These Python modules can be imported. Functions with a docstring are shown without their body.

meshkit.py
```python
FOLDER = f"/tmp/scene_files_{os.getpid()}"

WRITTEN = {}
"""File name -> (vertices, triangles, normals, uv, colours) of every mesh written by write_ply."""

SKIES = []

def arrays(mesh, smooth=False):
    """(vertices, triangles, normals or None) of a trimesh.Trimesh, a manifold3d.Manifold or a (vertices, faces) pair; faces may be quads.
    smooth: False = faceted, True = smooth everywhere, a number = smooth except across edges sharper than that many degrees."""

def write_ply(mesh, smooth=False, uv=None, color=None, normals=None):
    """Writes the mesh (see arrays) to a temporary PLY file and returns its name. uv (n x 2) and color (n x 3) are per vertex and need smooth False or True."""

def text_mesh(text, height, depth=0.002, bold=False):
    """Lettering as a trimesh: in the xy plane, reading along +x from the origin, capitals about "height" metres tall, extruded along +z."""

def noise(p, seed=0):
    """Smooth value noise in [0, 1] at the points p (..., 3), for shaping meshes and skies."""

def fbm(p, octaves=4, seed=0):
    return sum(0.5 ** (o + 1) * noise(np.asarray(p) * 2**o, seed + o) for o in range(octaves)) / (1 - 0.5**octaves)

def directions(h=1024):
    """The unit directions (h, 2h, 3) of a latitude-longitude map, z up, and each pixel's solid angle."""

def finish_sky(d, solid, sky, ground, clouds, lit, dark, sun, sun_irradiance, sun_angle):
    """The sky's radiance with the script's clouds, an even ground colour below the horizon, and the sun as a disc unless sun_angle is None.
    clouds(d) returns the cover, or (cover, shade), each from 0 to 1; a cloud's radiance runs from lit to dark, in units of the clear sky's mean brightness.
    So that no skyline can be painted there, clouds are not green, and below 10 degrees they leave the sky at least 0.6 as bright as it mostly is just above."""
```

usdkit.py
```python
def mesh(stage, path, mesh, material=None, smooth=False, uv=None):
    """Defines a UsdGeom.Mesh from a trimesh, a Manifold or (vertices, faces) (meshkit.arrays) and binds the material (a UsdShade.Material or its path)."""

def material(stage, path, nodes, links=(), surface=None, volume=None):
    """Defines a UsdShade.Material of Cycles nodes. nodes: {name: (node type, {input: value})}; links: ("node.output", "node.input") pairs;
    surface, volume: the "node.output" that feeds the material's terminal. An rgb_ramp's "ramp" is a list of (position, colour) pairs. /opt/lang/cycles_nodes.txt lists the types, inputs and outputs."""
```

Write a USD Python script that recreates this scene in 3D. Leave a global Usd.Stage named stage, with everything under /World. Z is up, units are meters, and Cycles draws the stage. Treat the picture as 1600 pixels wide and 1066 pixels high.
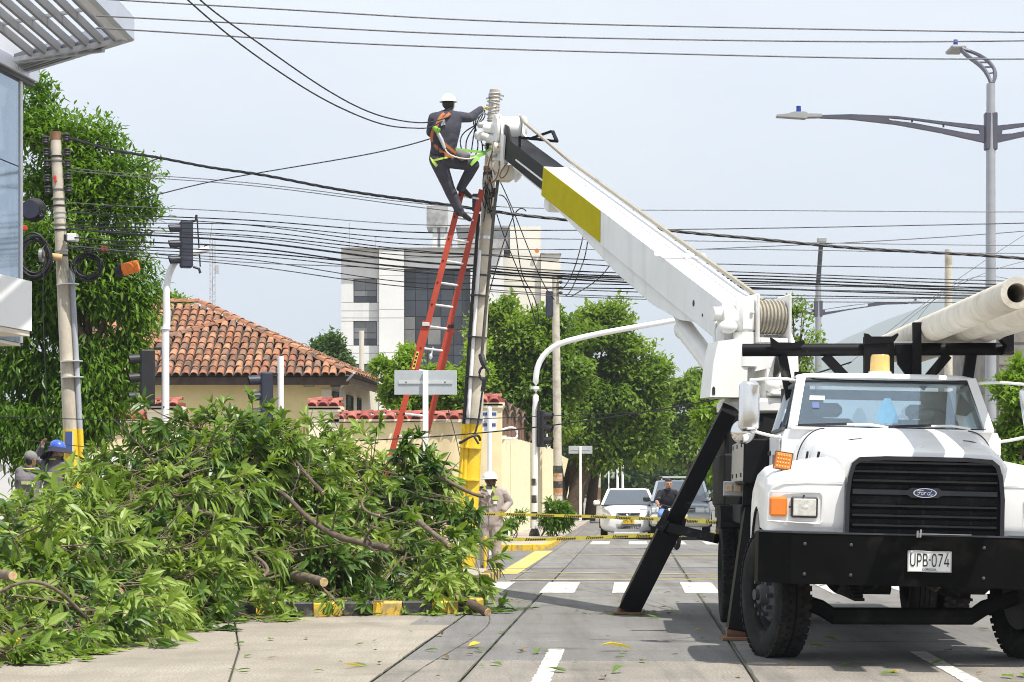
import math, random
import numpy as np, trimesh, usdkit, meshkit
import manifold3d as m3
from shapely.geometry import Polygon, Point, box as sbox
from shapely.ops import triangulate
from pxr import Usd, UsdGeom, UsdLux, UsdShade, Gf, Sdf, Vt

stage = Usd.Stage.CreateInMemory()
UsdGeom.SetStageUpAxis(stage, 'Z'); UsdGeom.SetStageMetersPerUnit(stage, 1.0)
UsdGeom.Xform.Define(stage, '/World'); UsdGeom.Scope.Define(stage, '/World/Looks')
PI = math.pi
# ---------------------------------------------------------------- camera, sky, sun
FOC, EYE, HZ = 3150.0, 1.33, 772.0        # focal length in photo pixels, eye height, row of the horizon
cam = UsdGeom.Camera.Define(stage, '/World/camera')
cam.AddTranslateOp().Set((0, 0, EYE)); cam.AddRotateXYZOp().Set((90, 0, 0))
cam.CreateHorizontalApertureAttr(36.0); cam.CreateVerticalApertureAttr(36.0 * 682 / 1024)
cam.CreateFocalLengthAttr(36.0 * FOC / 1600)
cam.CreateVerticalApertureOffsetAttr(36.0 * (HZ - 533) / 1600)
cam.CreateClippingRangeAttr((0.1, 20000.0)); cam.CreateExposureAttr(0.36)
SUN_EL, SUN_AZ = math.radians(62), math.atan2(0.67, -0.74)     # azimuth = atan2(x, y) of the direction towards the sun
sd = np.array([math.sin(SUN_AZ) * math.cos(SUN_EL), math.cos(SUN_AZ) * math.cos(SUN_EL), math.sin(SUN_EL)])
sky_mat = usdkit.material(stage, '/World/Looks/sky_look', {
    'tc': ('texture_coordinate', {}), 'mp': ('mapping', {'scale': (1.0, 1.0, 2.6)}),
    'n': ('noise_texture', {'scale': 2.1, 'detail': 6, 'roughness': 0.55}),
    'r': ('rgb_ramp', {'ramp': [(0.30, (0.74, 0.74, 0.74)), (0.62, (1, 1, 1))]}),
    'n2': ('noise_texture', {'scale': 3.3, 'detail': 5, 'roughness': 0.5}),
    'c': ('rgb_ramp', {'ramp': [(0.32, (7.6, 8.3, 9.5)), (0.68, (9.0, 9.4, 9.9))]}),
    'sky': ('sky_texture', {'sky_type': 'single_scattering', 'sun_disc': False, 'sun_elevation': SUN_EL, 'sun_rotation': SUN_AZ}),
    'mx': ('mix_color', {'use_clamp': False}), 'bg': ('background_shader', {'strength': 0.09})},
    [('tc.generated', 'mp.vector'), ('mp.vector', 'n.vector'), ('mp.vector', 'n2.vector'), ('n.fac', 'r.fac'), ('n2.fac', 'c.fac'),
     ('sky.color', 'mx.a'), ('c.color', 'mx.b'), ('r.color', 'mx.fac'), ('mx.result', 'bg.color')], surface='bg.background')
dome = UsdLux.DomeLight.Define(stage, '/World/sky'); dome.CreateIntensityAttr(1.0)
UsdShade.MaterialBindingAPI.Apply(dome.GetPrim()).Bind(sky_mat)
dome.GetPrim().SetCustomDataByKey('kind', 'structure')
sun = UsdLux.DistantLight.Define(stage, '/World/sun')
sun.CreateIntensityAttr(1.25); sun.CreateNormalizeAttr(True); sun.CreateAngleAttr(0.53); sun.CreateColorAttr((1.0, 0.955, 0.88))
sun.AddRotateXYZOp().Set((0, math.degrees(PI / 2 - SUN_EL), math.degrees(math.atan2(sd[1], sd[0]))))

rng = np.random.default_rng(7); rnd = random.Random(11)
# ---------------------------------------------------------------- helpers
def at(px, py, d):
    return np.array([(px - 800) * d / FOC, d, EYE + (HZ - py) * d / FOC])
def gy(py, z=0.0):                       # distance of a point at height z seen on row py
    return (EYE - z) * FOC / (py - HZ)
USED, BASE = {}, {}
def numbered(parent, name):
    k = USED.get((parent, name), 0); USED[(parent, name)] = k + 1
    return parent + '/' + (name if k == 0 else f'{name}_{k:03d}')
def tags(path, label=None, cat=None, group=None, kind=None):
    p = stage.GetPrimAtPath(path)
    for k, v in (('label', label), ('category', cat), ('group', group), ('kind', kind)):
        if v: p.SetCustomDataByKey(k, v)
def thing(name, label=None, cat=None, loc=(0, 0, 0), group=None, kind=None, rot=None, local=False):
    path = numbered('/World', name); x = UsdGeom.Xform.Define(stage, path)
    x.AddTranslateOp().Set(tuple(map(float, loc)))
    if rot: x.AddRotateZOp().Set(math.degrees(rot))
    tags(path, label, cat, group, kind); BASE[path] = np.zeros(3) if (local or rot) else np.array(loc, float)
    return path
def part(parent, name, mesh, mat, smooth=False, label=None, kind=None):
    if isinstance(mesh, list):
        return [part(parent, name, m, mat, smooth, label, kind) for m in mesh][0]
    path = numbered(parent, name); base = BASE[parent]
    v, f = arr(mesh)
    usdkit.mesh(stage, path, (v - base, f), M[mat] if isinstance(mat, str) else mat, smooth)
    BASE[path] = base; tags(path, label, kind=kind)
    return path
def top(name, mesh, mat, label=None, cat=None, group=None, kind=None, smooth=False, base=None):
    path = numbered('/World', name); v, f = arr(mesh)
    b = np.array(base if base is not None else (0, 0, 0), float)
    m = usdkit.mesh(stage, path, (v - b, f), M[mat] if isinstance(mat, str) else mat, smooth)
    if base is not None: UsdGeom.Xformable(m).AddTranslateOp().Set(tuple(b))
    BASE[path] = b; tags(path, label, cat, group, kind)
    return path
def copy_of(src, name, loc, rotz=0, label=None, cat=None, group=None, scale=None, rotx=0, roty=0):
    path = numbered('/World', name); x = UsdGeom.Xform.Define(stage, path)
    x.AddTranslateOp().Set(tuple(map(float, loc))); x.AddRotateXYZOp().Set((rotx, roty, math.degrees(rotz)))
    if scale: x.AddScaleOp().Set((scale,) * 3)
    p = x.GetPrim(); p.GetReferences().AddInternalReference(src); p.SetInstanceable(True)
    tags(path, label, cat, group); return path
def arr(m):
    if hasattr(m, 'to_mesh'):
        q = m.to_mesh(); return np.array(q.vert_properties[:, :3]), np.array(q.tri_verts)
    if isinstance(m, trimesh.Trimesh): return np.array(m.vertices), np.array(m.faces)
    if isinstance(m, list): return join(m)
    v, f = m; f = np.asarray(f)
    if f.shape[1] == 4: f = np.vstack([f[:, [0, 1, 2]], f[:, [0, 2, 3]]])
    return np.asarray(v, float), f
def join(ms):
    vs, fs, n = [], [], 0
    for m in ms:
        v, f = arr(m); vs.append(v); fs.append(f + n); n += len(v)
    return np.vstack(vs), np.vstack(fs)
def xf(m, R=None, t=(0, 0, 0)):
    v, f = arr(m)
    if R is not None: v = v @ np.asarray(R).T
    return v + np.asarray(t, float), f
def rotm(ax, a): return trimesh.transformations.rotation_matrix(a, ax)[:3, :3]
RX = lambda a: rotm([1, 0, 0], a)
RY = lambda a: rotm([0, 1, 0], a)
RZ = lambda a: rotm([0, 0, 1], a)
def nrm(v): v = np.asarray(v, float); return v / (np.linalg.norm(v) + 1e-12)
BF = np.array([[0, 2, 3, 1], [4, 5, 7, 6], [0, 1, 5, 4], [2, 6, 7, 3], [0, 4, 6, 2], [1, 3, 7, 5]])[:, ::-1]
def bx(x0, x1, y0, y1, z0, z1, bev=0.0):
    x0, x1 = sorted((x0, x1)); y0, y1 = sorted((y0, y1)); z0, z1 = sorted((z0, z1))
    if bev:
        b = min(bev, (x1 - x0) * .45, (y1 - y0) * .45, (z1 - z0) * .45); pts = []
        for sx, X in ((1, x0), (-1, x1)):
            for sy, Y in ((1, y0), (-1, y1)):
                for sz, Z in ((1, z0), (-1, z1)):
                    pts += [(X, Y + sy * b, Z + sz * b), (X + sx * b, Y, Z + sz * b), (X + sx * b, Y + sy * b, Z)]
        return hull(pts)
    v = np.array([(x, y, z) for x in (x0, x1) for y in (y0, y1) for z in (z0, z1)], float)
    return v, BF.copy()
def hull(pts):
    return arr(m3.Manifold.hull_points(np.asarray(pts, float)))
def frame(d, up=(0, 0, 1)):
    d = nrm(d); u = np.asarray(up, float)
    if abs(d @ nrm(u)) > .98: u = np.array([0, 1.0, 0]) if abs(d[1]) < .9 else np.array([0, 0, 1.0])
    s = nrm(np.cross(d, u)); return d, s, np.cross(s, d)
def bar(p, q, w, h=None, up=(0, 0, 1), w2=None, h2=None):
    p, q = np.asarray(p, float), np.asarray(q, float); h = h or w; w2 = w2 or w; h2 = h2 or h
    d, s, u = frame(q - p, up); v = []
    for c, ww, hh in ((p, w, h), (q, w2, h2)):
        for a in (-.5, .5):
            for b in (-.5, .5): v.append(c + s * a * ww + u * b * hh)
    v = np.array(v); return v, np.array([[0, 2, 3, 1], [4, 5, 7, 6], [0, 1, 5, 4], [2, 6, 7, 3], [0, 4, 6, 2], [1, 3, 7, 5]])
def tube(pts, r, n=8, caps=True):
    p = np.asarray(pts, float); t = np.gradient(p, axis=0) if len(p) > 2 else np.repeat([p[1] - p[0]], 2, 0)
    t /= np.linalg.norm(t, axis=1, keepdims=True) + 1e-12
    ref = np.array([0, 0, 1.0]) if abs(t[:, 2]).mean() < .8 else np.array([1.0, 0, 0])
    a = np.cross(t, ref); a /= np.linalg.norm(a, axis=1, keepdims=True) + 1e-12; b = np.cross(t, a)
    ang = np.arange(n) * 2 * PI / n; rr = np.broadcast_to(np.asarray(r, float), (len(p),))
    v = (p[:, None] + rr[:, None, None] * (np.cos(ang)[None, :, None] * a[:, None] + np.sin(ang)[None, :, None] * b[:, None])).reshape(-1, 3)
    i, j = np.meshgrid(np.arange(len(p) - 1), np.arange(n), indexing='ij')
    f = np.stack([i * n + j, i * n + (j + 1) % n, (i + 1) * n + (j + 1) % n, (i + 1) * n + j], -1).reshape(-1, 4)
    f = np.vstack([f[:, [0, 1, 2]], f[:, [0, 2, 3]]])
    if caps:
        k = len(v); v = np.vstack([v, p[:1], p[-1:]]); j = np.arange(n)
        f = np.vstack([f, np.stack([np.full(n, k), (j + 1) % n, j], 1), np.stack([np.full(n, k + 1), (len(p) - 1) * n + j, (len(p) - 1) * n + (j + 1) % n], 1)])
    return v, f
def cyl(p, q, r0, r1=None, n=16): return tube([p, q], [r0, r1 if r1 is not None else r0], n)
def lathe(prof, n=24, close=False):
    prof = np.asarray(prof, float); k = len(prof); ang = np.arange(n) * 2 * PI / n
    if np.sum(np.cross(prof, np.roll(prof, -1, 0))) < 0: prof = prof[::-1]
    v = np.stack([np.outer(np.cos(ang), prof[:, 0]), np.outer(np.sin(ang), prof[:, 0]), np.tile(prof[:, 1], (n, 1))], -1).reshape(-1, 3)
    i, j = np.meshgrid(np.arange(n), np.arange(k - (0 if close else 1)), indexing='ij'); i2, j2 = (i + 1) % n, (j + 1) % k
    f = np.stack([i * k + j, i2 * k + j, i2 * k + j2, i * k + j2], -1).reshape(-1, 4)
    return v, np.vstack([f[:, [0, 1, 2]], f[:, [0, 2, 3]]])
def prism(poly, depth, o=(0, 0, 0), ax=(1, 0, 0), ay=(0, 0, 1)):
    """polygon (points or shapely) in the plane o + x*ax + y*ay, extruded by depth along ax x ay."""
    g = poly if hasattr(poly, 'geom_type') else Polygon(poly)
    v, f = arr(trimesh.creation.extrude_polygon(g.buffer(0), depth, engine='earcut'))
    ax, ay = nrm(ax), nrm(ay); az = np.cross(ax, ay)
    return np.asarray(o, float) + v[:, :1] * ax + v[:, 1:2] * ay + v[:, 2:] * az, f
ICO = {k: trimesh.creation.icosphere(k) for k in (1, 2, 3)}
def ball(c, r, k=2, R=None):
    v = np.array(ICO[k].vertices) * np.broadcast_to(r, 3)
    if R is not None: v = v @ np.asarray(R).T
    return v + np.asarray(c, float), np.array(ICO[k].faces)
def loft(secs, cap=True):
    """rings (each n x 3, same n) joined one after the other."""
    s = np.asarray(secs, float); k, n = s.shape[:2]; v = s.reshape(-1, 3)
    i, j = np.meshgrid(np.arange(k - 1), np.arange(n), indexing='ij'); j2 = (j + 1) % n
    f = np.stack([i * n + j, i * n + j2, (i + 1) * n + j2, (i + 1) * n + j], -1).reshape(-1, 4)
    f = np.vstack([f[:, [0, 1, 2]], f[:, [0, 2, 3]]])
    if cap:
        c0, c1 = len(v), len(v) + 1; v = np.vstack([v, s[0].mean(0), s[-1].mean(0)]); j = np.arange(n)
        f = np.vstack([f, np.stack([np.full(n, c0), (j + 1) % n, j], 1), np.stack([np.full(n, c1), (k - 1) * n + j, (k - 1) * n + (j + 1) % n], 1)])
    m = trimesh.Trimesh(v, f, process=False); trimesh.repair.fix_normals(m)
    return np.array(m.vertices), np.array(m.faces)
def grid(fn, us, vs):
    U, V = np.meshgrid(us, vs, indexing='ij'); p = np.array([[fn(u, v) for v in vs] for u in us], float)
    a, b = len(us), len(vs); i, j = np.meshgrid(np.arange(a - 1), np.arange(b - 1), indexing='ij')
    f = np.stack([i * b + j, (i + 1) * b + j, (i + 1) * b + j + 1, i * b + j + 1], -1).reshape(-1, 4)
    return p.reshape(-1, 3), f
def smooth_path(pts, n=40):
    from scipy.interpolate import PchipInterpolator, CubicSpline
    p = np.asarray(pts, float); t = np.r_[0, np.cumsum(np.linalg.norm(np.diff(p, axis=0), axis=1))]
    if len(p) < 3: return np.linspace(p[0], p[-1], n)
    return CubicSpline(t, p)(np.linspace(0, t[-1], n))
def text(s, h, o, ax, ay, depth=.003, bold=False, width=None):
    v, f = arr(meshkit.text_mesh(s, h, depth, bold)); v = v.copy()
    w = v[:, 0].max() - v[:, 0].min(); v[:, 0] -= (v[:, 0].max() + v[:, 0].min()) / 2
    if width: v[:, 0] *= width / w
    ax, ay = nrm(ax), nrm(ay); az = np.cross(ax, ay)
    return np.asarray(o, float) + v[:, :1] * ax + v[:, 1:2] * ay + v[:, 2:] * az, f
# ---------------------------------------------------------------- materials
M = {}
def mat(name, col, rough=.6, var=.15, scale=3.0, dirt=None, dscale=1.2, dlo=.5, dhi=.75, damt=1.0, metal=0, bump=0, bscale=60, spec=.5, coat=0, island=0, stretch=None, streak=False, stain=None, bdist=.01):
    c = np.array(col, float)
    nodes = {'g': ('geometry', {}), 'n': ('noise_texture', {'scale': scale, 'detail': 5, 'roughness': .6}),
             'r': ('rgb_ramp', {'ramp': [(.3, tuple(c * (1 - var))), (.7, tuple(np.minimum(c * (1 + var), .92)))]}),
             'p': ('principled_bsdf', {'roughness': rough, 'metallic': metal, 'specular_ior_level': spec, 'coat_weight': coat})}
    links, vec, out = [('n.fac', 'r.fac')], 'g.position', 'r.color'
    if stretch:
        nodes['m'] = ('mapping', {'scale': stretch}); links.append(('g.position', 'm.vector')); vec = 'm.vector'
    links.append((vec, 'n.vector'))
    if island:
        nodes['ir'] = ('map_range', {'from_min': 0, 'from_max': 1, 'to_min': 1 - island, 'to_max': 1 + island})
        nodes['im'] = ('vector_math', {'math_type': 'scale'})
        links += [('g.random_per_island', 'ir.value'), (out, 'im.vector1'), ('ir.result', 'im.scale')]; out = 'im.vector'
    if dirt is not None:
        nodes['dn'] = ('noise_texture', {'scale': dscale, 'detail': 7, 'roughness': .65})
        nodes['dr'] = ('rgb_ramp', {'ramp': [(dlo, (0, 0, 0)), (dhi, (damt,) * 3)]}); nodes['dm'] = ('mix_color', {'b': tuple(dirt)})
        if streak:
            nodes['sm'] = ('mapping', {'scale': (1, 1, .12)}); links += [('g.position', 'sm.vector'), ('sm.vector', 'dn.vector')]
        else: links.append(('g.position', 'dn.vector'))
        links += [('dn.fac', 'dr.fac'), (out, 'dm.a'), ('dr.color', 'dm.fac')]; out = 'dm.result'
    if stain is not None:                            # long tyre and oil marks drawn out along the street
        nodes.update({'xm': ('mapping', {'scale': (2.6, .16, 1), 'rotation': (0, 0, .06)}), 'xn': ('noise_texture', {'scale': 1.0, 'detail': 6, 'roughness': .7}), 'xr': ('rgb_ramp', {'ramp': [(.46, (0, 0, 0)), (.70, (.75,) * 3)]}), 'xx': ('mix_color', {'b': tuple(stain)}),
                      'yn': ('noise_texture', {'scale': .9, 'detail': 4}), 'yr': ('rgb_ramp', {'ramp': [(.63, (0, 0, 0)), (.72, (.6,) * 3)]}), 'yx': ('mix_color', {'b': tuple(np.array(stain) * .75)})})
        links += [('g.position', 'xm.vector'), ('xm.vector', 'xn.vector'), ('xn.fac', 'xr.fac'), (out, 'xx.a'), ('xr.color', 'xx.fac'), ('g.position', 'yn.vector'), ('yn.fac', 'yr.fac'), ('xx.result', 'yx.a'), ('yr.color', 'yx.fac')]; out = 'yx.result'
    links.append((out, 'p.base_color'))
    if bump:
        nodes['bn'] = ('noise_texture', {'scale': bscale, 'detail': 4 if bscale > 20 else 1.5, 'distortion': 0 if bscale > 20 else .8}); nodes['b'] = ('bump', {'strength': bump, 'distance': bdist})
        links += [('g.position', 'bn.vector'), ('bn.fac', 'b.height'), ('b.normal', 'p.normal')]
    M[name] = usdkit.material(stage, '/World/Looks/' + name, nodes, links, surface='p.BSDF'); return M[name]
def leafmat(name, dark, light, trans=.35, rough=.4, clump=.6, spec=.35):
    """leaf colour varies from leaf to leaf and from clump to clump; the leaf lets light through."""
    d, l = np.array(dark, float), np.array(light, float)
    M[name] = usdkit.material(stage, '/World/Looks/' + name, {
        'g': ('geometry', {}), 'n': ('noise_texture', {'scale': clump, 'detail': 3}), 'a': ('math', {'math_type': 'multiply_add', 'value2': .80, 'value3': -.12}),
        'a2': ('math', {'math_type': 'multiply_add', 'value2': .42}),
        'r': ('rgb_ramp', {'ramp': [(.08, tuple(d)), (.55, tuple(d * .45 + l * .55)), (.9, tuple(l))]}),
        'tl': ('vector_math', {'math_type': 'multiply', 'vector2': (1.5, 1.55, .7)}),
        'p': ('principled_bsdf', {'roughness': rough, 'specular_ior_level': spec}), 't': ('translucent_bsdf', {}), 'mx': ('mix_closure', {'fac': trans})},
        [('g.position', 'n.vector'), ('n.fac', 'a.value1'), ('g.random_per_island', 'a2.value1'), ('a.value', 'a2.value3'), ('a2.value', 'r.fac'),
         ('r.color', 'p.base_color'), ('r.color', 'tl.vector1'), ('tl.vector', 't.color'), ('p.BSDF', 'mx.closure1'), ('t.BSDF', 'mx.closure2')], surface='mx.closure')
def paneglass(name, tint, ref=1.5, rough=.02, base=.0):
    M[name] = usdkit.material(stage, '/World/Looks/' + name, {
        'lw': ('layer_weight', {'blend': .5}), 'pw': ('math', {'math_type': 'power', 'value2': 4.0}), 'f': ('math', {'math_type': 'add', 'value2': base, 'use_clamp': True}), 't': ('transparent_bsdf', {'color': tuple(tint)}), 'g': ('glossy_bsdf', {'color': (.78, .9, 1.0), 'roughness': rough}), 'm': ('mix_closure', {})},
        [('lw.facing', 'pw.value1'), ('pw.value', 'f.value1'), ('f.value', 'm.fac'), ('t.BSDF', 'm.closure1'), ('g.BSDF', 'm.closure2')], surface='m.closure')

mat('ground_look', (.22, .20, .16), .95, .25, .5, dirt=(.10, .12, .05), dscale=.3)
for i, c in enumerate([(.195, .187, .178), (.215, .206, .194), (.178, .172, .166), (.265, .238, .20)]):
    mat(f'slab_look_{"abcd"[i]}', c, .9, .55, 60, dirt=(.125, .115, .10), dscale=.9, dlo=.40, dhi=.76, damt=.75, bump=.8, bscale=110, stain=(.105, .098, .09))
mat('slab_tan_look', (.33, .295, .24), .92, .60, 55, dirt=(.21, .18, .14), dscale=.6, dlo=.40, dhi=.66, damt=.8, bump=1.0, bscale=75, stain=(.24, .21, .17))
mat('joint_look', (.06, .055, .045), 1, .3, 20, dirt=(.05, .09, .02), dscale=3, dlo=.55, dhi=.6)
mat('crack_look', (.075, .066, .05), 1, .4, 20, dirt=(.06, .09, .03), dscale=4, dlo=.55, dhi=.6)
mat('road_paint_white', (.52, .51, .48), .85, .14, 30, dirt=(.30, .28, .25), dscale=9, dlo=.49, dhi=.62, damt=.85)
mat('road_paint_yellow', (.52, .40, .10), .8, .2, 14, dirt=(.30, .27, .22), dscale=6, dlo=.46, dhi=.62, damt=.85)
mat('kerb_yellow', (.68, .43, .03), .6, .15, 9, dirt=(.26, .21, .13), dscale=6, dlo=.48, dhi=.64, damt=.85, bump=.3)
mat('kerb_black', (.028, .027, .028), .6, .3, 9, dirt=(.17, .15, .12), dscale=6, dlo=.48, dhi=.66, damt=.8, bump=.3)
mat('sidewalk_look', (.36, .32, .28), .9, .2, 8, dirt=(.22, .18, .14), dscale=.8, bump=.3)
mat('soil_look', (.10, .075, .05), 1, .3, 8)
mat('white_paint', (.78, .78, .775), .38, .05, 2.5, dirt=(.44, .39, .31), dscale=2.6, dlo=.52, dhi=.82, damt=.5, streak=True, coat=.2, spec=.4)
mat('white_worn', (.76, .75, .72), .45, .05, 3, dirt=(.42, .36, .25), dscale=3, dlo=.58, dhi=.76, damt=.5, streak=True)
mat('black_paint', (.005, .005, .006), .5, .3, 4, dirt=(.11, .10, .09), dscale=5, dlo=.62, dhi=.72, damt=.6, spec=.16)
mat('black_dull', (.008, .008, .008), .75, .3, 5, dirt=(.05, .045, .04), dscale=3, dlo=.55, dhi=.8, spec=.3)
mat('black_bumper', (.003, .003, .003), .6, .3, 4, dirt=(.022, .019, .016), dscale=2.5, dlo=.55, dhi=.8, spec=.07)
mat('yellow_paint', (.42, .36, .0), .6, .06, 3, dirt=(.30, .26, .03), dscale=4, dlo=.55, dhi=.8, damt=.5, spec=.05)
mat('yellow_worn', (.74, .50, .02), .6, .1, 4, dirt=(.45, .33, .08), dscale=4, dlo=.55, dhi=.75)
mat('rubber', (.012, .0115, .011), .85, .3, 12, dirt=(.04, .035, .03), dscale=7, dlo=.50, dhi=.75, spec=.25)
mat('chrome', (.75, .74, .72), .12, .05, 3, metal=1)
mat('faded_orange', (.42, .19, .08), .85, .3, 6, dirt=(.45, .40, .32), dscale=5, dlo=.48, dhi=.6)
mat('steel', (.42, .42, .42), .4, .15, 5, metal=.8)
mat('galvanised', (.45, .46, .48), .5, .12, 6, metal=.35)
mat('dark_steel', (.05, .05, .055), .5, .25, 6, metal=.3)
mat('rust_steel', (.19, .10, .055), .8, .3, 6)
mat('rope_look', (.34, .31, .25), .9, .2, 40)
mat('rope_dark', (.085, .08, .07), .9, .25, 30)
mat('cable_black', (.013, .013, .015), .6, .1, 4)
mat('cable_grey', (.12, .12, .125), .6, .15, 4)
mat('concrete_pole', (.50, .45, .36), .9, .15, 5, dirt=(.17, .14, .10), dscale=2.4, dlo=.52, dhi=.74, damt=.8, streak=True, bump=.3, bscale=50)
mat('concrete_pole_pale', (.52, .48, .40), .9, .12, 6, dirt=(.30, .26, .19), dscale=2.5, dlo=.5, dhi=.74, bump=.3, bscale=50)
mat('new_pole', (.60, .56, .48), .85, .10, 5, dirt=(.34, .29, .20), dscale=4, dlo=.52, dhi=.72, damt=.7, bump=.25, bscale=60)
mat('orange_lens', (.72, .19, .01), .25, .05, 20, coat=.5)
mat('amber_lens', (.72, .48, .16), .22, .1, 6, coat=.5)
mat('lamp_lens', (.55, .54, .48), .12, .25, 22, coat=1)
mat('red_lens', (.35, .02, .015), .3, .1, 6)
mat('amber_block', (.55, .40, .25), .3, .3, 25)
mat('blue_badge', (.01, .02, .10), .25, .05, 5, coat=.6)
mat('plate_white', (.74, .74, .72), .5, .05, 10)
mat('plate_yellow', (.78, .50, .02), .5, .05, 10)
mat('ink', (.015, .015, .02), .6, .05, 5)
mat('ladder_red', (.40, .045, .018), .5, .12, 5)
mat('ladder_sticker', (.75, .58, .05), .5, .05, 10)
mat('aluminium', (.66, .66, .65), .35, .06, 6, metal=.6)
mat('skin_dark', (.10, .05, .03), .5, .1, 20)
mat('skin_mid', (.38, .21, .14), .5, .08, 20)
mat('hair_black', (.012, .010, .009), .6, .2, 30)
mat('helmet_white', (.80, .80, .80), .25, .02, 5, coat=.4)
mat('helmet_blue', (.05, .12, .55), .25, .05, 5, coat=.4)
mat('cloth_navy', (.042, .042, .058), .9, .25, 9, bump=.7, bscale=5, bdist=.05)
mat('cloth_navy_trousers', (.052, .050, .068), .9, .22, 9, bump=.7, bscale=5, bdist=.05)
mat('cloth_khaki', (.36, .305, .275), .9, .12, 9, bump=.7, bscale=5, bdist=.05)
mat('cloth_grey', (.16, .15, .165), .9, .15, 9, bump=.7, bscale=5, bdist=.05)
mat('cloth_dark', (.012, .012, .017), .9, .2, 9, bump=.6, bscale=5, bdist=.05)
mat('cloth_navyhat', (.02, .02, .045), .9, .2, 12)
mat('denim', (.14, .24, .50), .9, .15, 12)
mat('cloth_white', (.72, .72, .70), .9, .05, 9)
mat('cap_grey', (.20, .20, .19), .9, .15, 9)
mat('edge_yellow', (.60, .44, .06), .8, .2, 14, dirt=(.36, .32, .24), dscale=3, dlo=.44, dhi=.62, damt=.9)
mat('cut_rings', (.42, .28, .13), .9, .3, 30)
mat('hi_vis', (.42, .53, .09), .7, .08, 9)
mat('hi_green', (.20, .44, .05), .7, .08, 9)
mat('strap_orange', (.42, .13, .04), .8, .15, 9)
mat('glove_yellow', (.52, .36, .03), .8, .2, 12)
mat('boot_black', (.015, .014, .014), .5, .2, 9)
mat('wall_cream', (.72, .61, .37), .9, .06, 2.5, dirt=(.42, .34, .20), dscale=1.4, dlo=.48, dhi=.72, damt=.6, streak=True)
mat('wall_ribbed', (.74, .66, .38), .9, .05, 3, dirt=(.36, .29, .14), dscale=1.0, dlo=.60, dhi=.74, damt=.6, streak=True)
mat('wall_cream_trim', (.78, .72, .54), .9, .05, 3)
mat('wall_base_flaked', (.80, .77, .68), .9, .08, 5, dirt=(.62, .50, .20), dscale=3, dlo=.45, dhi=.6)
mat('house_wall', (.68, .58, .30), .9, .06, 2, dirt=(.36, .29, .12), dscale=1, dlo=.6, dhi=.85, damt=.4)
mat('house_wall_white', (.72, .67, .55), .9, .06, 3)
for i, c in enumerate([(.33, .15, .078), (.28, .115, .062), (.40, .20, .11), (.23, .13, .085)]):
    mat(f'roof_tile_look_{"abcd"[i]}', c, .9, .22, 7, dirt=(.06, .05, .042), dscale=2.1, dlo=.46, dhi=.66, damt=.85)
mat('tile_red', (.30, .058, .045), .7, .25, 7, dirt=(.10, .05, .045), dscale=5, dlo=.5, dhi=.7)
mat('tile_red_pale', (.40, .12, .085), .7, .25, 7, dirt=(.12, .06, .05), dscale=5, dlo=.5, dhi=.7)
mat('dark_wood', (.07, .05, .04), .9, .25, 5)
mat('under_tile', (.05, .04, .035), .9, .3, 6)
mat('rusty_sheet', (.175, .095, .065), .85, .25, 3, dirt=(.10, .06, .045), dscale=3, streak=True)
mat('tower_white', (.66, .66, .645), .85, .04, .5, dirt=(.42, .41, .39), dscale=.35, dlo=.52, dhi=.75, damt=.45, streak=True)
mat('tower_cream', (.70, .67, .58), .85, .04, .5, dirt=(.50, .47, .40), dscale=.35, dlo=.55, dhi=.8, damt=.5, streak=True)
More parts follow.
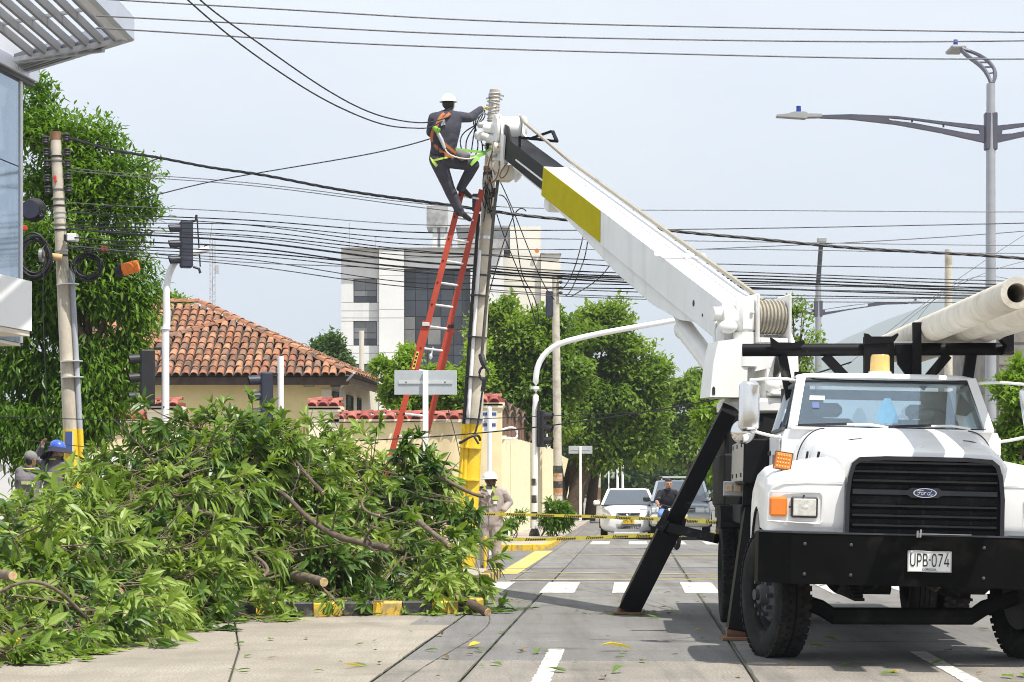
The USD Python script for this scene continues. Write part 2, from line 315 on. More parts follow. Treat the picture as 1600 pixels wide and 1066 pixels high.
mat('tower_grey', (.36, .36, .355), .9, .25, 1.2, dirt=(.16, .16, .155), dscale=1.1, dlo=.45, dhi=.7)
mat('groove', (.40, .40, .39), .9, .1, 3)
mat('tower_glass', (.035, .04, .052), .12, .25, .6, spec=.6)
mat('tower_glass_lit', (.16, .16, .15), .2, .25, .6, spec=.6)
mat('window_dark', (.028, .03, .036), .15, .3, 1, spec=.5)
mat('window_blind', (.17, .175, .18), .4, .15, 2)
mat('frame_dark', (.05, .05, .05), .5, .2, 5)
mat('cladding', (.50, .53, .60), .35, .06, 2, metal=.35)
mat('cladding_pale', (.62, .63, .66), .4, .05, 2, metal=.1)
mat('balcony_white', (.80, .80, .80), .8, .02, 2)
mat('soffit_cream', (.62, .58, .48), .8, .04, 2)
mat('facade_glass', (.36, .44, .53), .08, .05, .4, metal=.75)
mat('signal_black', (.012, .012, .014), .5, .2, 8)
mat('signal_navy', (.022, .026, .045), .5, .2, 8)
mat('mast_white', (.78, .78, .78), .45, .03, 4, dirt=(.5, .48, .44), dscale=3, dlo=.6, dhi=.8, damt=.4, streak=True)
mat('sign_back', (.45, .48, .50), .5, .08, 4, metal=.3)
mat('sign_blue', (.05, .09, .25), .5, .05, 5)
mat('lamp_post', (.33, .34, .36), .5, .08, 4, metal=.25)
mat('lamp_arm', (.075, .075, .10), .5, .15, 5)
mat('lamp_head', (.30, .31, .31), .5, .1, 5)
mat('blue_cap', (.01, .03, .25), .4, .1, 5)
mat('orange_plastic', (.78, .20, .02), .5, .06, 6)
mat('wood_arm', (.48, .34, .16), .8, .15, 9)
mat('red_plastic', (.55, .04, .02), .5, .06, 6)
mat('pvc_grey', (.36, .38, .42), .5, .06, 6)
mat('bark', (.085, .06, .04), .95, .35, 12, bump=.8, bscale=40)
mat('bark_pale', (.16, .12, .085), .95, .3, 10, dirt=(.06, .05, .035), dscale=9, bump=.8, bscale=45)
mat('cut_wood', (.60, .44, .24), .9, .2, 25)
mat('car_white', (.80, .80, .80), .3, .02, 3, coat=.6)
mat('car_grey', (.20, .235, .28), .3, .06, 3, coat=.6)
mat('car_beige', (.42, .39, .32), .4, .06, 3, coat=.3)
mat('car_dark', (.03, .032, .035), .35, .1, 3, coat=.5)
mat('car_glass', (.05, .065, .085), .05, .15, .8, spec=.9, coat=1)
mat('headlamp', (.60, .62, .63), .12, .2, 30, coat=1)
mat('grey_render', (.20, .185, .165), .95, .25, 1.5, dirt=(.10, .09, .08), dscale=1.4)
mat('hill_green', (.07, .10, .055), .95, .3, .004)
mat('dusty_white_wall', (.66, .65, .66), .9, .05, 2)
mat('leaf_litter', (.20, .17, .04), .8, .3, 20)
mat('cab_dark', (.10, .10, .105), .7, .2, 5)
mat('tape_yellow', (.80, .66, .03), .45, .05, 9)
mat('cloth_blue', (.22, .52, .72), .8, .1, 14)
leafmat('mango_leaf', (.085, .17, .016), (.42, .50, .10), .32, .42, 1.4, .45)
leafmat('mango_leaf_pale', (.18, .28, .04), (.56, .62, .20), .32, .45, 1.4, .45)
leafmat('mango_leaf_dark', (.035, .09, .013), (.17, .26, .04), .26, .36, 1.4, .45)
mat('grille_black', (.007, .007, .011), .30, .2, 4, spec=.6)
mat('louvre_grey', (.20, .20, .21), .5, .08, 2, metal=.2)
mat('hi_vis_faded', (.40, .46, .20), .8, .15, 9)
mat('bark_dark', (.085, .062, .045), .95, .35, 10, dirt=(.20, .16, .12), dscale=9, bump=.8, bscale=45)
leafmat('mango_tree_leaf', (.045, .125, .006), (.30, .46, .030), .38, .4, .55, .35)
leafmat('street_tree_leaf', (.085, .165, .016), (.38, .49, .075), .42, .45, .30)
leafmat('pale_tree_leaf', (.12, .22, .02), (.40, .54, .07), .42, .45, .4)
leafmat('far_tree_leaf', (.04, .09, .014), (.14, .22, .04), .3, .5, .18)
leafmat('shrub_leaf', (.06, .14, .015), (.24, .38, .05), .3, .4, 1.5)
leafmat('fallen_green', (.07, .14, .02), (.22, .32, .06), .2, .4, 2)
leafmat('fallen_yellow', (.55, .40, .02), (.75, .62, .05), .2, .5, 2)
leafmat('fallen_brown', (.16, .10, .04), (.30, .20, .08), .15, .6, 2)
paneglass('windscreen_glass', (.90, .95, .97), 1.5, .01, .15)
# ================================================================ GROUND, ROAD, ISLAND
AR = math.atan2(190, FOC)                                  # the street runs 3.45 degrees to the right of the view axis
ru, rv = np.array([math.sin(AR), math.cos(AR), 0]), np.array([math.cos(AR), -math.sin(AR), 0])
def rd(u, v, z=0.0): return ru * u + rv * v + np.array([0, 0, z])
def sheet(poly, z, mt, name, parent=None, thick=.0, **k):
    g = poly if hasattr(poly, 'geom_type') else Polygon(poly)
    tr = arr(trimesh.creation.extrude_polygon(g.buffer(0), max(thick, .002), engine='earcut'))
    return xf(tr, None, (0, 0, z - max(thick, .002)))
g = sheet([(-2550, -40), (2550, -40), (2550, 4850), (-2550, 4850)], -.06, '', '')
top('ground', g, 'ground_look', kind='structure')
road = thing('road', kind='structure')
def rquad(u0, u1, v0, v1): return [tuple(rd(u0, v0)[:2]), tuple(rd(u0, v1)[:2]), tuple(rd(u1, v1)[:2]), tuple(rd(u1, v0)[:2])]
part(road, 'road_bed', [sheet(rquad(-4, 330, -2.6, 13), -.022, '', '', thick=.03), sheet([(-40, 6), (-2.0, 6), (-.2, 30), (.8, 47.4), (-60, 47.4)], -.026, '', '', thick=.03)], 'joint_look')
VS, US = [-1.235, .86, 3.95, 7.0, 10.0], [4.5, 9.2, 13.0, 16.1, 17.22, 18.3, 20.4, 24.0, 27.5, 32.2, 36.4, 40.6, 45, 49.5, 54, 59, 64, 69, 74]
srng = np.random.default_rng(3)
def slab(poly, z=0.0, gap=.009, mt=None):
    g = Polygon(poly).buffer(-gap, join_style=2); inner = g.buffer(-.012, join_style=2)
    a = np.array(g.exterior.coords)[:-1]; b = np.array(inner.exterior.coords)[:-1]
    if len(a) != len(b): return sheet(g, z, '', '', thick=.02)
    n = len(a); top_, mid, bot = [np.c_[p, np.full(n, h)] for p, h in ((b, z), (a, z - .006), (a, z - .02))]
    v = np.vstack([top_, mid, bot]); f = []
    for i in range(n):
        j = (i + 1) % n; f += [[i, j, n + j], [i, n + j, n + i], [n + i, n + j, 2 * n + j], [n + i, 2 * n + j, 2 * n + i]]
    tv, tf = trimesh.creation.triangulate_polygon(inner, engine='earcut')
    k = len(v); return np.vstack([v, np.c_[tv, np.full(len(tv), z)]]), np.vstack([np.array(f)[:, ::-1], np.array(tf) + k])
for i in range(len(US) - 1):
    for j in range(len(VS) - 1):
        part(road, 'concrete_slab', slab(rquad(US[i], US[i + 1], VS[j], VS[j + 1]), float(srng.uniform(-.002, .0015))), f'slab_look_{"abc"[srng.integers(3)] if i > 2 else "d"}')
    part(road, 'gutter_slab', slab(rquad(US[i], US[i + 1], -1.86, -1.235), float(srng.uniform(-.002, .001))), f'slab_look_{"abc"[srng.integers(3)] if i > 2 else "d"}')
    if 4 <= i: part(road, 'gutter_slab', slab(rquad(US[i], US[i + 1], -2.3, -1.86), float(srng.uniform(-.003, .001))), f'slab_look_{"abc"[srng.integers(3)]}')
part(road, 'far_slab', sheet(rquad(74, 330, -2.5, 13), -.004, '', '', thick=.012), 'slab_look_a')
# the side street in front of the island, of pale coarse concrete
E = lambda u: tuple(rd(u, -1.86)[:2])
J0, J1 = (-1.55, 10.2), (-2.98, 21.6)
part(road, 'tan_slab', slab([J0, E(10.2), E(17.2), (-2.35, 17.35)], .0005), 'slab_tan_look')
part(road, 'tan_slab', slab([(-2.35, 17.35), E(17.2), E(22.4), J1], -.001), 'slab_tan_look')
part(road, 'tan_slab', slab([(-7.5, 9.5), J0, (-2.35, 17.35), (-8.5, 17.6)], .0), 'slab_tan_look')
part(road, 'tan_slab', slab([(-8.5, 17.6), (-2.35, 17.35), J1, (-9, 21.6)], .001), 'slab_tan_look')
part(road, 'side_street_slab', slab([(-14, 33.6), (-.05, 33.2), E(47.2), (-14, 47.4)], -.002), 'slab_look_c')
part(road, 'side_street_slab', slab([(-40, 33.6), (-14, 33.6), (-14, 47.4), (-40, 47.4)], -.001), 'slab_look_a')
def paint(poly, mt, name, z=.005, hole=.0, label=None):
    """thin worn paint: a sheet 4 mm over the slabs with an uneven outline."""
    g = Polygon(poly); c = np.array(g.exterior.coords)[:-1]; out = []
    for i in range(len(c)):
        a, b = c[i], c[(i + 1) % len(c)]; n = max(2, int(np.linalg.norm(b - a) / .07))
        for t in np.linspace(0, 1, n, endpoint=False): out.append(a + (b - a) * t + srng.normal(0, .004, 2))
    g = Polygon(out).buffer(0)
    part(road, name, sheet(g, z, '', '', thick=.003), mt, label=label)
def line(u0, u1, v, w=.12, mt='road_paint_white', name='lane_dash', v1=None):
    a, b = rd(u0, v), rd(u1, v if v1 is None else v1); s = rv * w / 2
    paint([tuple((a - s)[:2]), tuple((a + s)[:2]), tuple((b + s)[:2]), tuple((b - s)[:2])], mt, name)
line(12.6, 17.25, -.655, .135); line(12.2, 17.15, 2.39, .135)
for k in range(9):                                        # near crossing, then the far one
    v = -2.0 + k * .98 - .25
    paint(rquad(27.05, 30.35, v, v + .47), 'road_paint_white', 'crossing_bar')
for k in range(10):
    v = -1.15 + k * 1.02
    paint(rquad(53.2, 56.6, v, v + .5), 'road_paint_white', 'crossing_bar')
for u0, u1, v0, v1 in ((31.0, 31.9, -1.9, 5), (34.2, 31.3, -2.2, 9), (44.0, 44.3, -1.7, 8), (42.0, 43.7, 0, 9)):
    a, b = rd(u0, v0), rd(u1, v1); s = ru * .075
    paint([tuple((a - s)[:2]), tuple((b - s)[:2]), tuple((b + s)[:2]), tuple((a + s)[:2])], 'road_paint_yellow', 'yellow_line', z=.009)
paint([tuple(rd(u, v)[:2]) for u, v in ((33.4, -2.26), (33.4, -1.92), (46.9, -1.88), (46.9, -2.28))], 'edge_yellow', 'yellow_edge_band', z=.006)
# cracks: narrow uneven strips sealed with dirt
def crack(pts, w, name='crack', z=.0042):
    p = smooth_path([(*q, 0) for q in pts], 70)[:, :2]; p = p + np.cumsum(srng.normal(0, .0016, p.shape), 0) * np.sin(np.linspace(0, PI, len(p)))[:, None]
    t = np.gradient(p, axis=0); n = np.c_[-t[:, 1], t[:, 0]]; n /= np.linalg.norm(n, axis=1, keepdims=True)
    ww = w * .7 * srng.uniform(.25, 1.4, (len(p), 1)); L, R = p + n * ww / 2, p - n * ww / 2; k = len(p)
    i = np.arange(k - 1); f = np.vstack([np.c_[i, i + k, i + k + 1], np.c_[i, i + k + 1, i + 1]])
    part(road, name, (np.c_[np.vstack([L, R]), np.full(2 * k, z)], f), 'crack_look')
crack([rd(9, .86)[:2], rd(17, .87)[:2], rd(26, .85)[:2], rd(45, .86)[:2]], .04)
crack([rd(12, -1.55)[:2], rd(15, -1.62)[:2], rd(18, -1.5)[:2], rd(22, -1.58)[:2]], .02)
crack([rd(12, -1.235)[:2], rd(22, -1.235)[:2], rd(36, -1.235)[:2]], .022)
crack([rd(13, -1.86)[:2], rd(18, -1.86)[:2], rd(24, -1.86)[:2]], .026)
crack([rd(28.5, -.2)[:2], rd(28.2, .2)[:2], rd(28.4, .5)[:2], rd(27.9, .9)[:2]], .02)
crack([rd(18.4, -.4)[:2], rd(18.3, .8)[:2], rd(18.35, 2.4)[:2]], .03)
crack([rd(32.2, -2.3)[:2], rd(32.25, -.5)[:2], rd(32.2, 1)[:2]], .05)
# island (the pavement corner under the heap) with its kerb stones
isl = thing('traffic_island', kind='structure')
pts = [(-4.35, 10), (-4.12, 14), (-4.06, 16.1), (-3.94, 17.75), (-3.66, 19.4), (-3.32, 20.8), (-3.02, 21.7), (-2.5, 22.0), (-1.7, 22.1), (-1.0, 22.15)]
cx, cy, R = -1.02, 22.85, .7
pts += [(cx + R * math.sin(a), cy - R * math.cos(a)) for a in np.linspace(.2, PI / 2, 6)]
pts += [tuple(rd(u, -2.12)[:2]) for u in (24.5, 27, 30, 32.2)] + [(-.75, 33.1), (-1.6, 33.4), (-20, 33.4), (-20, 10)]
ip = Polygon(pts).buffer(0)
kp = Polygon(ip.buffer(-.16).exterior)
part(isl, 'pavement', sheet(kp.buffer(-.004), .135, '', '', thick=.16), 'sidewalk_look')
ring = np.array(ip.exterior.coords)[::1]
if Polygon(ring).exterior.is_ccw: pass
ln = ip.exterior; start = ln.project(Point(-4.06, 16.1)); total = ln.length
def kerb(parent, ext, s0, s1, step, mats, h=.15, w=.15, name='kerb_stone'):
    s, k = s0, 0; sgn = 1 if s1 > s0 else -1
    while (s1 - s) * sgn > .05:
        a, b = [np.array(ext.interpolate(x % ext.length).coords[0]) for x in (s + sgn * .006, s + sgn * (step - .006))]
        t = (b - a) / np.linalg.norm(b - a); n = np.array([-t[1], t[0]])
        if not Polygon(ext).contains(Point(*((a + b) / 2 + n * .1))): n = -n
        q = [a, b, b + n * w, a + n * w]; q2 = [a + n * .018, b + n * .018, b + n * w, a + n * w]
        z0, z1 = -.02, h + float(srng.uniform(-.006, .006))
        v = [(*p, z0) for p in q] + [(*p, z1 - .02) for p in q] + [(*p, z1) for p in q2]
        part(parent, name, hull(v), mats[k % len(mats)]); s += sgn * step; k += 1
sA = ln.project(Point(-4.2, 13)); sB = ln.project(Point(*rd(32.2, -2.12)[:2]))
d1 = (sB - sA) % total
if d1 < total - d1: kerb(isl, ln, sA, sA + d1, .325, ['kerb_yellow', 'kerb_black'])
else: kerb(isl, ln, sA, sA - (total - d1), .325, ['kerb_yellow', 'kerb_black'])
# the raised bed at the back of the island that the two men stand on
top('raised_bed', bx(-12.5, -6.5, 32.2, 35.4, -.01, .62, .05), 'soil_look', kind='structure')
# far pavement with yellow kerb
sw = thing('pavement', kind='structure')
fp = Polygon([(-40, 47.7), (-.2, 47.7), (.55, 47.8), (.85, 48.1)] + [tuple(rd(u, -2.0)[:2]) for u in (49.5, 60, 80, 110, 160, 260)] + [(-40, 260)]).buffer(0)
part(sw, 'walkway', sheet(fp.buffer(-.155), .125, '', '', thick=.15), 'sidewalk_look')
fl = fp.exterior; a, b = fl.project(Point(-6, 47.7)), fl.project(Point(*rd(56, -2.0)[:2])); dd = (b - a) % fl.length; c = fl.project(Point(*rd(120, -2.0)[:2]))
if dd < fl.length / 2: kerb(sw, fl, a, a + dd, .5, ['kerb_yellow'], .14); kerb(sw, fl, b, b + (c - b) % fl.length, 1.0, ['sidewalk_look'], .14)
else: kerb(sw, fl, a, a - (fl.length - dd), .5, ['kerb_yellow'], .14); kerb(sw, fl, b, b - (b - c) % fl.length, 1.0, ['sidewalk_look'], .14)
sw2 = thing('pavement', kind='structure')
part(sw2, 'walkway', sheet([tuple(rd(u, v)[:2]) for u, v in ((14, 10.2), (14, 18), (260, 18), (260, 10.2))], .125, '', '', thick=.15), 'sidewalk_look')
# far hills
def hill(x, y):
    return 500 * math.exp(-((x - 1350) / 1000) ** 2) + 170 * math.exp(-((x + 1800) / 900) ** 2) + 70 * meshkit.fbm(np.array([x / 300, y / 300, 3.3]), 5) - 30
hv, hf = grid(lambda u, v: (u, 4200 + v * 600, max(-.5, (hill(u, v * 900)) * math.sin(min(1, max(0, v)) * PI / 2))), np.linspace(-2500, 2500, 160), np.linspace(0, 1.0, 14))
top('hills', (hv, hf), 'hill_green', kind='structure', smooth=True)
# ================================================================ CRANE TRUCK
TO, TA, ROLL = np.array([3.12, 15.3, 0]), math.radians(3.1), math.radians(1.25)
TR = RZ(-TA)
def tl(px, py, d): return TR.T @ (at(px, py, d) - TO)
def w2l(m): v, f = arr(m); return (v - TO) @ TR, f
def rolled(m):
    v, f = arr(m); v = v - [0, 0, .55]; return v @ RY(ROLL).T + [0, 0, .55], f
truck = thing('crane_truck', 'white bonneted crane truck with raised boom and black bumper, parked on the right', 'truck', TO, rot=-TA)
def tp(name, mesh, mt, smooth=False, parent=None, roll=True, label=None):
    return part(parent or truck, name, [rolled(m) for m in mesh] if isinstance(mesh, list) and roll else rolled(mesh) if roll else mesh, mt, smooth, label)
def cap_loft(secs):
    """loft of non-convex sections (k x n x 3); the two caps are cut with earcut in the plane of their first two varying axes."""
    s = np.asarray(secs, float); k, n = s.shape[:2]; v = s.reshape(-1, 3)
    i, j = np.meshgrid(np.arange(k - 1), np.arange(n), indexing='ij'); j2 = (j + 1) % n
    f = np.stack([i * n + j, i * n + j2, (i + 1) * n + j2, (i + 1) * n + j], -1).reshape(-1, 4); f = np.vstack([f[:, [0, 1, 2]], f[:, [0, 2, 3]]])
    from scipy.spatial import cKDTree
    for q in (0, k - 1):
        p2 = s[q][:, 1:]; tv, tf = trimesh.creation.triangulate_polygon(Polygon(p2), engine='earcut')
        f = np.vstack([f, cKDTree(p2).query(tv)[1][tf] + q * n])
    m = trimesh.Trimesh(v, f, process=False); trimesh.repair.fix_normals(m)
    return np.array(m.vertices), np.array(m.faces)
# --- bumper with its plate
bp = [(-1.235, .62), (-1.235, .24), (-1.0, 0), (1.0, 0), (1.235, .24), (1.235, .62), (1.15, .62), (1.15, .28), (.97, .09), (-.97, .09), (-1.15, .28), (-1.15, .62)]
bump = tp('bumper', prism(bp, .385, (0, 0, .625), (1, 0, 0), (0, 1, 0)), 'black_bumper')
tp('bumper_lip', prism([(-1.24, .3), (-1.24, .235), (-1.0, -.006), (1.0, -.006), (1.24, .235), (1.24, .3), (1.0, .07), (-1.0, .07)], .012, (0, 0, 1.011), (1, 0, 0), (0, 1, 0)), 'dark_steel', parent=bump)
tp('tow_hook', list([tube([(-.055, -.02, 1.0), (-.055, -.03, 1.05)], .008, 6), tube([(-.035, -.02, 1.0), (-.03, -.02, 1.06)], .008, 6), bx(-.06, .35, -.02, .03, 1.0235, 1.03)]), 'steel', parent=bump)
pl = tp('number_plate', bx(-.125, .205, -.018, -.004, .738, .898, .006), 'plate_white')
X, Z = (1, 0, 0), (0, 0, 1)
tp('plate_rim', join([bx(-.125, .205, -.023, -.0185, z, z + .006) for z in (.739, .891)] + [bx(x, x + .006, -.023, -.0185, .7455, .8905) for x in (-.1245, .1985)]), 'steel', parent=pl)
tp('plate_lettering', join([text('UPB', .098, (-.040, -.0185, .780), X, Z, .003, width=.132), text('074', .098, (.122, -.0185, .780), X, Z, .003, width=.132), bx(.036, .048, -.0215, -.0185, .826, .836), text('COROZAL', .017, (.04, -.0185, .750), X, Z, .003)]), 'ink', parent=pl)
tp('plate_screw', list([ball((x, -.019, z), .009, 1) for x in (-.095, .175) for z in (.884,)]), 'steel', parent=pl)
# --- bonnet: centre bulge and two wings
def rsec(y, hw, z0, z1, r, n=7, tumble=.03):
    p = [(-hw - tumble, z0), (-hw - .0, z1 - r - .05)]
    p += [(-hw + r - r * math.cos(t), z1 - r + r * math.sin(t) - .02 * math.cos(t)) for t in np.linspace(.15, PI / 2, n)]
    p += [(x * (hw - r), z1 + .014 * (1 - x * x)) for x in (-.5, 0, .5)]
    p += [(hw - r + r * math.sin(t), z1 - r + r * math.cos(t) - .02 * math.sin(t)) for t in np.linspace(0, PI / 2 - .15, n)]
    p += [(hw, z1 - r - .05), (hw + tumble, z0)]
    return [(x, y, z) for x, z in p]
hood = tp('bonnet', loft([rsec(.128, .605, 1.0, 1.60, .10), rsec(.14, .625, 1.0, 1.635, .12), rsec(.22, .645, 1.02, 1.665, .13), rsec(.45, .67, 1.05, 1.70, .15), rsec(.9, .72, 1.1, 1.765, .19), rsec(1.4, .77, 1.15, 1.83, .21), rsec(1.9, .82, 1.2, 1.875, .22), rsec(2.02, .83, 1.2, 1.878, .22)]), 'white_paint', 42)
tp('bonnet_seam', list([tube(smooth_path([(s * .40, .75, 1.762), (s * .52, .80, 1.745), (s * .655, .95, 1.64), (s * .705, 1.0, 1.52)], 24), .005, 5) for s in (-1, 1)] + [tube(smooth_path([(s * .60, 1.72, 1.873), (s * .70, 1.72, 1.84), (s * .795, 1.74, 1.72), (s * .815, 1.76, 1.50)], 24), .006, 5) for s in (-1, 1)]), 'dark_steel', parent=hood)
for s in (-1, 1):
    tp('side_vent', list([bar((s * .742, .86, 1.555), (s * .725, .86, 1.655), .02, .022), bar((s * .790, 1.30, 1.565), (s * .775, 1.30, 1.665), .018, .02)]), 'black_dull', parent=hood)
    tp('bonnet_catch', join([bx(s * .655, s * .672, .30, .34, 1.44, 1.50, .004)]), 'galvanised', parent=hood)
arch = [(1.15 + .60 * math.cos(t), .56 + .60 * math.sin(t)) for t in np.linspace(.05, PI - .75, 14)]
def wing_sec(x, dz, df, da, in_=0):
    o = [(.13 + df, 1.025), (.095 + df, 1.10), (.09 + df, 1.38), (.11 + df, 1.435 + dz * .6), (.18 + df, 1.475 + dz), (.34, 1.515 + dz), (.65, 1.555 + dz), (1.05, 1.57 + dz), (1.4, 1.545 + dz), (1.68, 1.475 + dz), (1.86 - df, 1.34 + dz * .6), (1.94 - df, 1.15), (1.95 - df, .86)]
    a = [(1.15 + (.64 + da) * math.cos(t), .54 + (.64 + da) * math.sin(t)) for t in np.linspace(.52, PI - .86, 16)]
    return [(x, y, z) for y, z in o + a]
for s in (-1, 1):
    w = tp('wing', cap_loft([wing_sec(s * x, dz, df, da) for x, dz, df, da in ((.60, .075, 0, 0), (.70, .05, 0, 0), (.9, .012, 0, 0), (1.05, -.012, .005, 0), (1.14, -.045, .02, .0), (1.178, -.085, .05, .01), (1.196, -.15, .10, .02))]), 'white_paint', 50)
    tp('wheel_arch', join([tube([(s * 1.188, 1.15 + .655 * math.cos(t), .54 + .655 * math.sin(t)) for t in np.linspace(.5, PI - .84, 20)], .012, 6)]), 'black_dull', parent=w)
    tp('lamp_panel', join([tube([(s * x, .083, z) for x, z in ((.765, 1.10), (.765, 1.30), (.785, 1.325), (1.165, 1.325), (1.18, 1.30), (1.18, 1.10), (.785, 1.085), (.765, 1.10))], .006, 5)]), 'white_worn', parent=w)
    tp('wing_fold', tube([(s * .61, .085, 1.405), (s * 1.12, .085, 1.405)], .005, 5), 'white_worn', parent=w)
    ind = tp('indicator', bx(s * 1.035, s * 1.17, .066, .10, 1.135, 1.285, .02), 'orange_lens')
    hl = tp('headlight', bx(s * .80, s * 1.005, .070, .11, 1.128, 1.288, .012), 'dark_steel')
    tp('headlight_lens', bx(s * .815, s * .990, .060, .072, 1.142, 1.274, .012), 'lamp_lens', parent=hl)
    tp('headlight_bulb', ball((s * .90, .064, 1.21), (.035, .008, .022), 2), 'lamp_lens', parent=hl)
    tp('adjuster_screw', list([ball((s * .91, .066, 1.296), .009, 1), ball((s * 1.015, .066, 1.21), .009, 1)]), 'ink', parent=hl)
    ml = tp('marker_lamp', xf(bx(-.062, .062, -.018, .03, -.062, .062, .008), RY(math.radians(8) * -s), (s * 1.055, .30, 1.565)), 'orange_lens')
    tp('marker_lamp_frame', xf(join([bx(-.068, .068, -.012, .032, z, z + .008) for z in (-.0705, .0625)] + [bx(x, x + .008, -.012, .032, -.062, .062) for x in (-.0705, .0625)]), RY(math.radians(8) * -s), (s * 1.055, .30, 1.565)), 'rust_steel', parent=ml)
    tp('marker_lamp_ribs', xf(join([ball((-.042 + i * .021, -.018, -.042 + j * .028), .0075, 1) for i in range(5) for j in range(4)]), RY(math.radians(8) * -s), (s * 1.055, .30, 1.565)), 'amber_lens', parent=ml)
# --- grille
from shapely.geometry import LineString
go = Polygon([(-.60, .985), (-.60, 1.30), (-.585, 1.45), (-.555, 1.555), (-.50, 1.60), (-.3, 1.612), (.3, 1.612), (.50, 1.60), (.555, 1.555), (.585, 1.45), (.60, 1.30), (.60, .985)])
gr = tp('grille', prism(go.difference(go.buffer(-.032)), .075, (0, .085, 0), X, Z), 'grille_black')
tp('grille_back', prism(go.buffer(-.02), .02, (0, .105, 0), X, Z), 'black_dull', parent=gr)
for z in (1.565, 1.495, 1.425, 1.235, 1.16, 1.085):
    hw = .545 if z < 1.5 else .52
    tp('grille_slat', loft([[(x, .026, z + .006), (x, .030, z - .008), (x, .095, z - .034), (x, .095, z + .018)] for x in (-hw, hw)]), 'grille_black', parent=gr)
tp('grille_slat', loft([[(x, .028, z0), (x, .028, z1), (x, .09, z1 + .015), (x, .09, z0 - .015)] for x, z0, z1 in ((-.545, 1.32, 1.355), (-.13, 1.32, 1.355), (-.10, 1.30, 1.375), (.10, 1.30, 1.375), (.13, 1.32, 1.355), (.545, 1.32, 1.355))]), 'grille_black', parent=gr)
for x in (-.36, -.18, 0, .18, .36): tp('grille_rib', bx(x - .004, x + .004, .085, .10, 1.03, 1.58), 'grille_black', parent=gr)
ov = [(.088 * math.cos(t), .036 * math.sin(t)) for t in np.linspace(0, 2 * PI, 40, endpoint=False)]
bd = tp('badge', prism([(x * 1.0, z + 1.337) for x, z in ov], .012, (0, .028, 0), X, Z), 'chrome')
tp('badge_field', prism([(x * .91, z * .86 + 1.337) for x, z in ov], .004, (0, .0155, 0), X, Z), 'blue_badge', parent=bd)
# flowing lettering of the badge, built from strokes
def stroke(pts, r=.0028): return tube(smooth_path([(x, .0105, 1.337 + z) for x, z in pts], 22), r, 5)
tp('badge_lettering', join([stroke([(-.058, .012), (-.05, .021), (-.03, .018), (-.012, .022)]), stroke([(-.036, .018), (-.044, -.002), (-.054, -.017), (-.062, -.012)]), stroke([(-.056, .002), (-.042, .005), (-.028, .004)]),
    stroke([(-.022, .003), (-.030, -.008), (-.024, -.015), (-.014, -.008), (-.018, .002), (-.022, .003)]), stroke([(-.012, .0), (-.004, .004), (-.008, -.014)]), stroke([(-.007, -.004), (.002, .004), (.010, .003)]),
    stroke([(.034, .002), (.022, .003), (.016, -.010), (.024, -.015), (.034, -.004)]), stroke([(.048, .022), (.040, .004), (.034, -.010), (.040, -.015), (.054, -.008)])]), 'chrome', parent=bd)
# --- cab
def quad_pane(p, th=.006):
    p = np.array(p, float); n = nrm(np.cross(p[1] - p[0], p[2] - p[0])) * th; return hull(np.vstack([p, p + n]))
cb = tp('cab', loft([[(sx * hw, y, z) for sx, y, z in ((-1, 2.02, z0), (-1, 3.48, z0), (1, 3.48, z0), (1, 2.02, z0))] for z0, hw in ((.78, .88), (1.0, .925), (1.5, .94), (1.80, .93), (1.872, .90))]), 'white_paint', 30)
roofs = [[(sx * hw, y, z) for sx, y in ((-1, yf + .1), (-1, yb), (1, yb), (1, yf + .1), (.8, yf), (.4, yf - .03), (0, yf - .04), (-.4, yf - .03), (-.8, yf))] for z, hw, yf, yb in ((2.328, .755, 2.445, 3.48), (2.345, .785, 2.41, 3.50), (2.368, .775, 2.43, 3.48), (2.39, .70, 2.52, 3.4), (2.403, .5, 2.7, 3.2))]
rf = tp('cab_roof', loft(roofs), 'white_paint', 40)
A0, A1 = (.845, 2.07, 1.872), (.745, 2.455, 2.335)
for s in (-1, 1):
    m_ = lambda p: np.array(p) * [s, 1, 1]
    tp('windscreen_pillar', bar(m_(A0), m_(A1), .075, .07, up=(0, 1, 0)), 'white_paint')
    tp('rear_pillar', bar(m_((.87, 3.40, 1.872)), m_((.745, 3.42, 2.30)), .10, .14, up=(0, 1, 0)), 'white_paint')
    d = tp('door', bx(s * .936, s * .950, 2.12, 3.25, .95, 1.83, .012), 'white_paint')
    tp('door_handle', bx(s * .945, s * .972, 3.02, 3.16, 1.66, 1.70, .008), 'dark_steel', parent=d)
    tp('door_emblem', bx(s * .9505, s * .954, 2.62, 2.80, 1.52, 1.66), 'window_blind', parent=d)
    tp('step', bx(s * .72, s * .98, 2.2, 2.9, .62, .66, .01), 'dark_steel', parent=d)
    sw_ = tp('side_window', quad_pane([m_(p) for p in ((.895, 2.22, 1.885), (.895, 3.30, 1.885), (.770, 3.33, 2.285), (.770, 2.52, 2.285))]), 'windscreen_glass')
    tp('quarter_window_frame', bar(m_((.90, 2.50, 1.88)), m_((.775, 2.66, 2.29)), .022, .03, up=(0, 1, 0)), 'cab_dark', parent=sw_)
    tp('window_frame', list([bar(m_((.905, 2.18, 1.878)), m_((.905, 3.36, 1.878)), .03, .03), bar(m_((.780, 2.46, 2.288)), m_((.780, 3.36, 2.288)), .03, .03)]), 'cab_dark', parent=sw_)
W = [(-.825, 2.065, 1.885), (.825, 2.065, 1.885), (.72, 2.445, 2.322), (-.72, 2.445, 2.322)]
ws = tp('windscreen', quad_pane(W), 'windscreen_glass')
loop = [np.array(p) + [0, -.012, 0] for p in W]
tp('windscreen_seal', join([bar(loop[i], loop[(i + 1) % 4], .034, .02, up=(0, -.7, .7)) for i in range(4)]), 'ink', parent=ws)
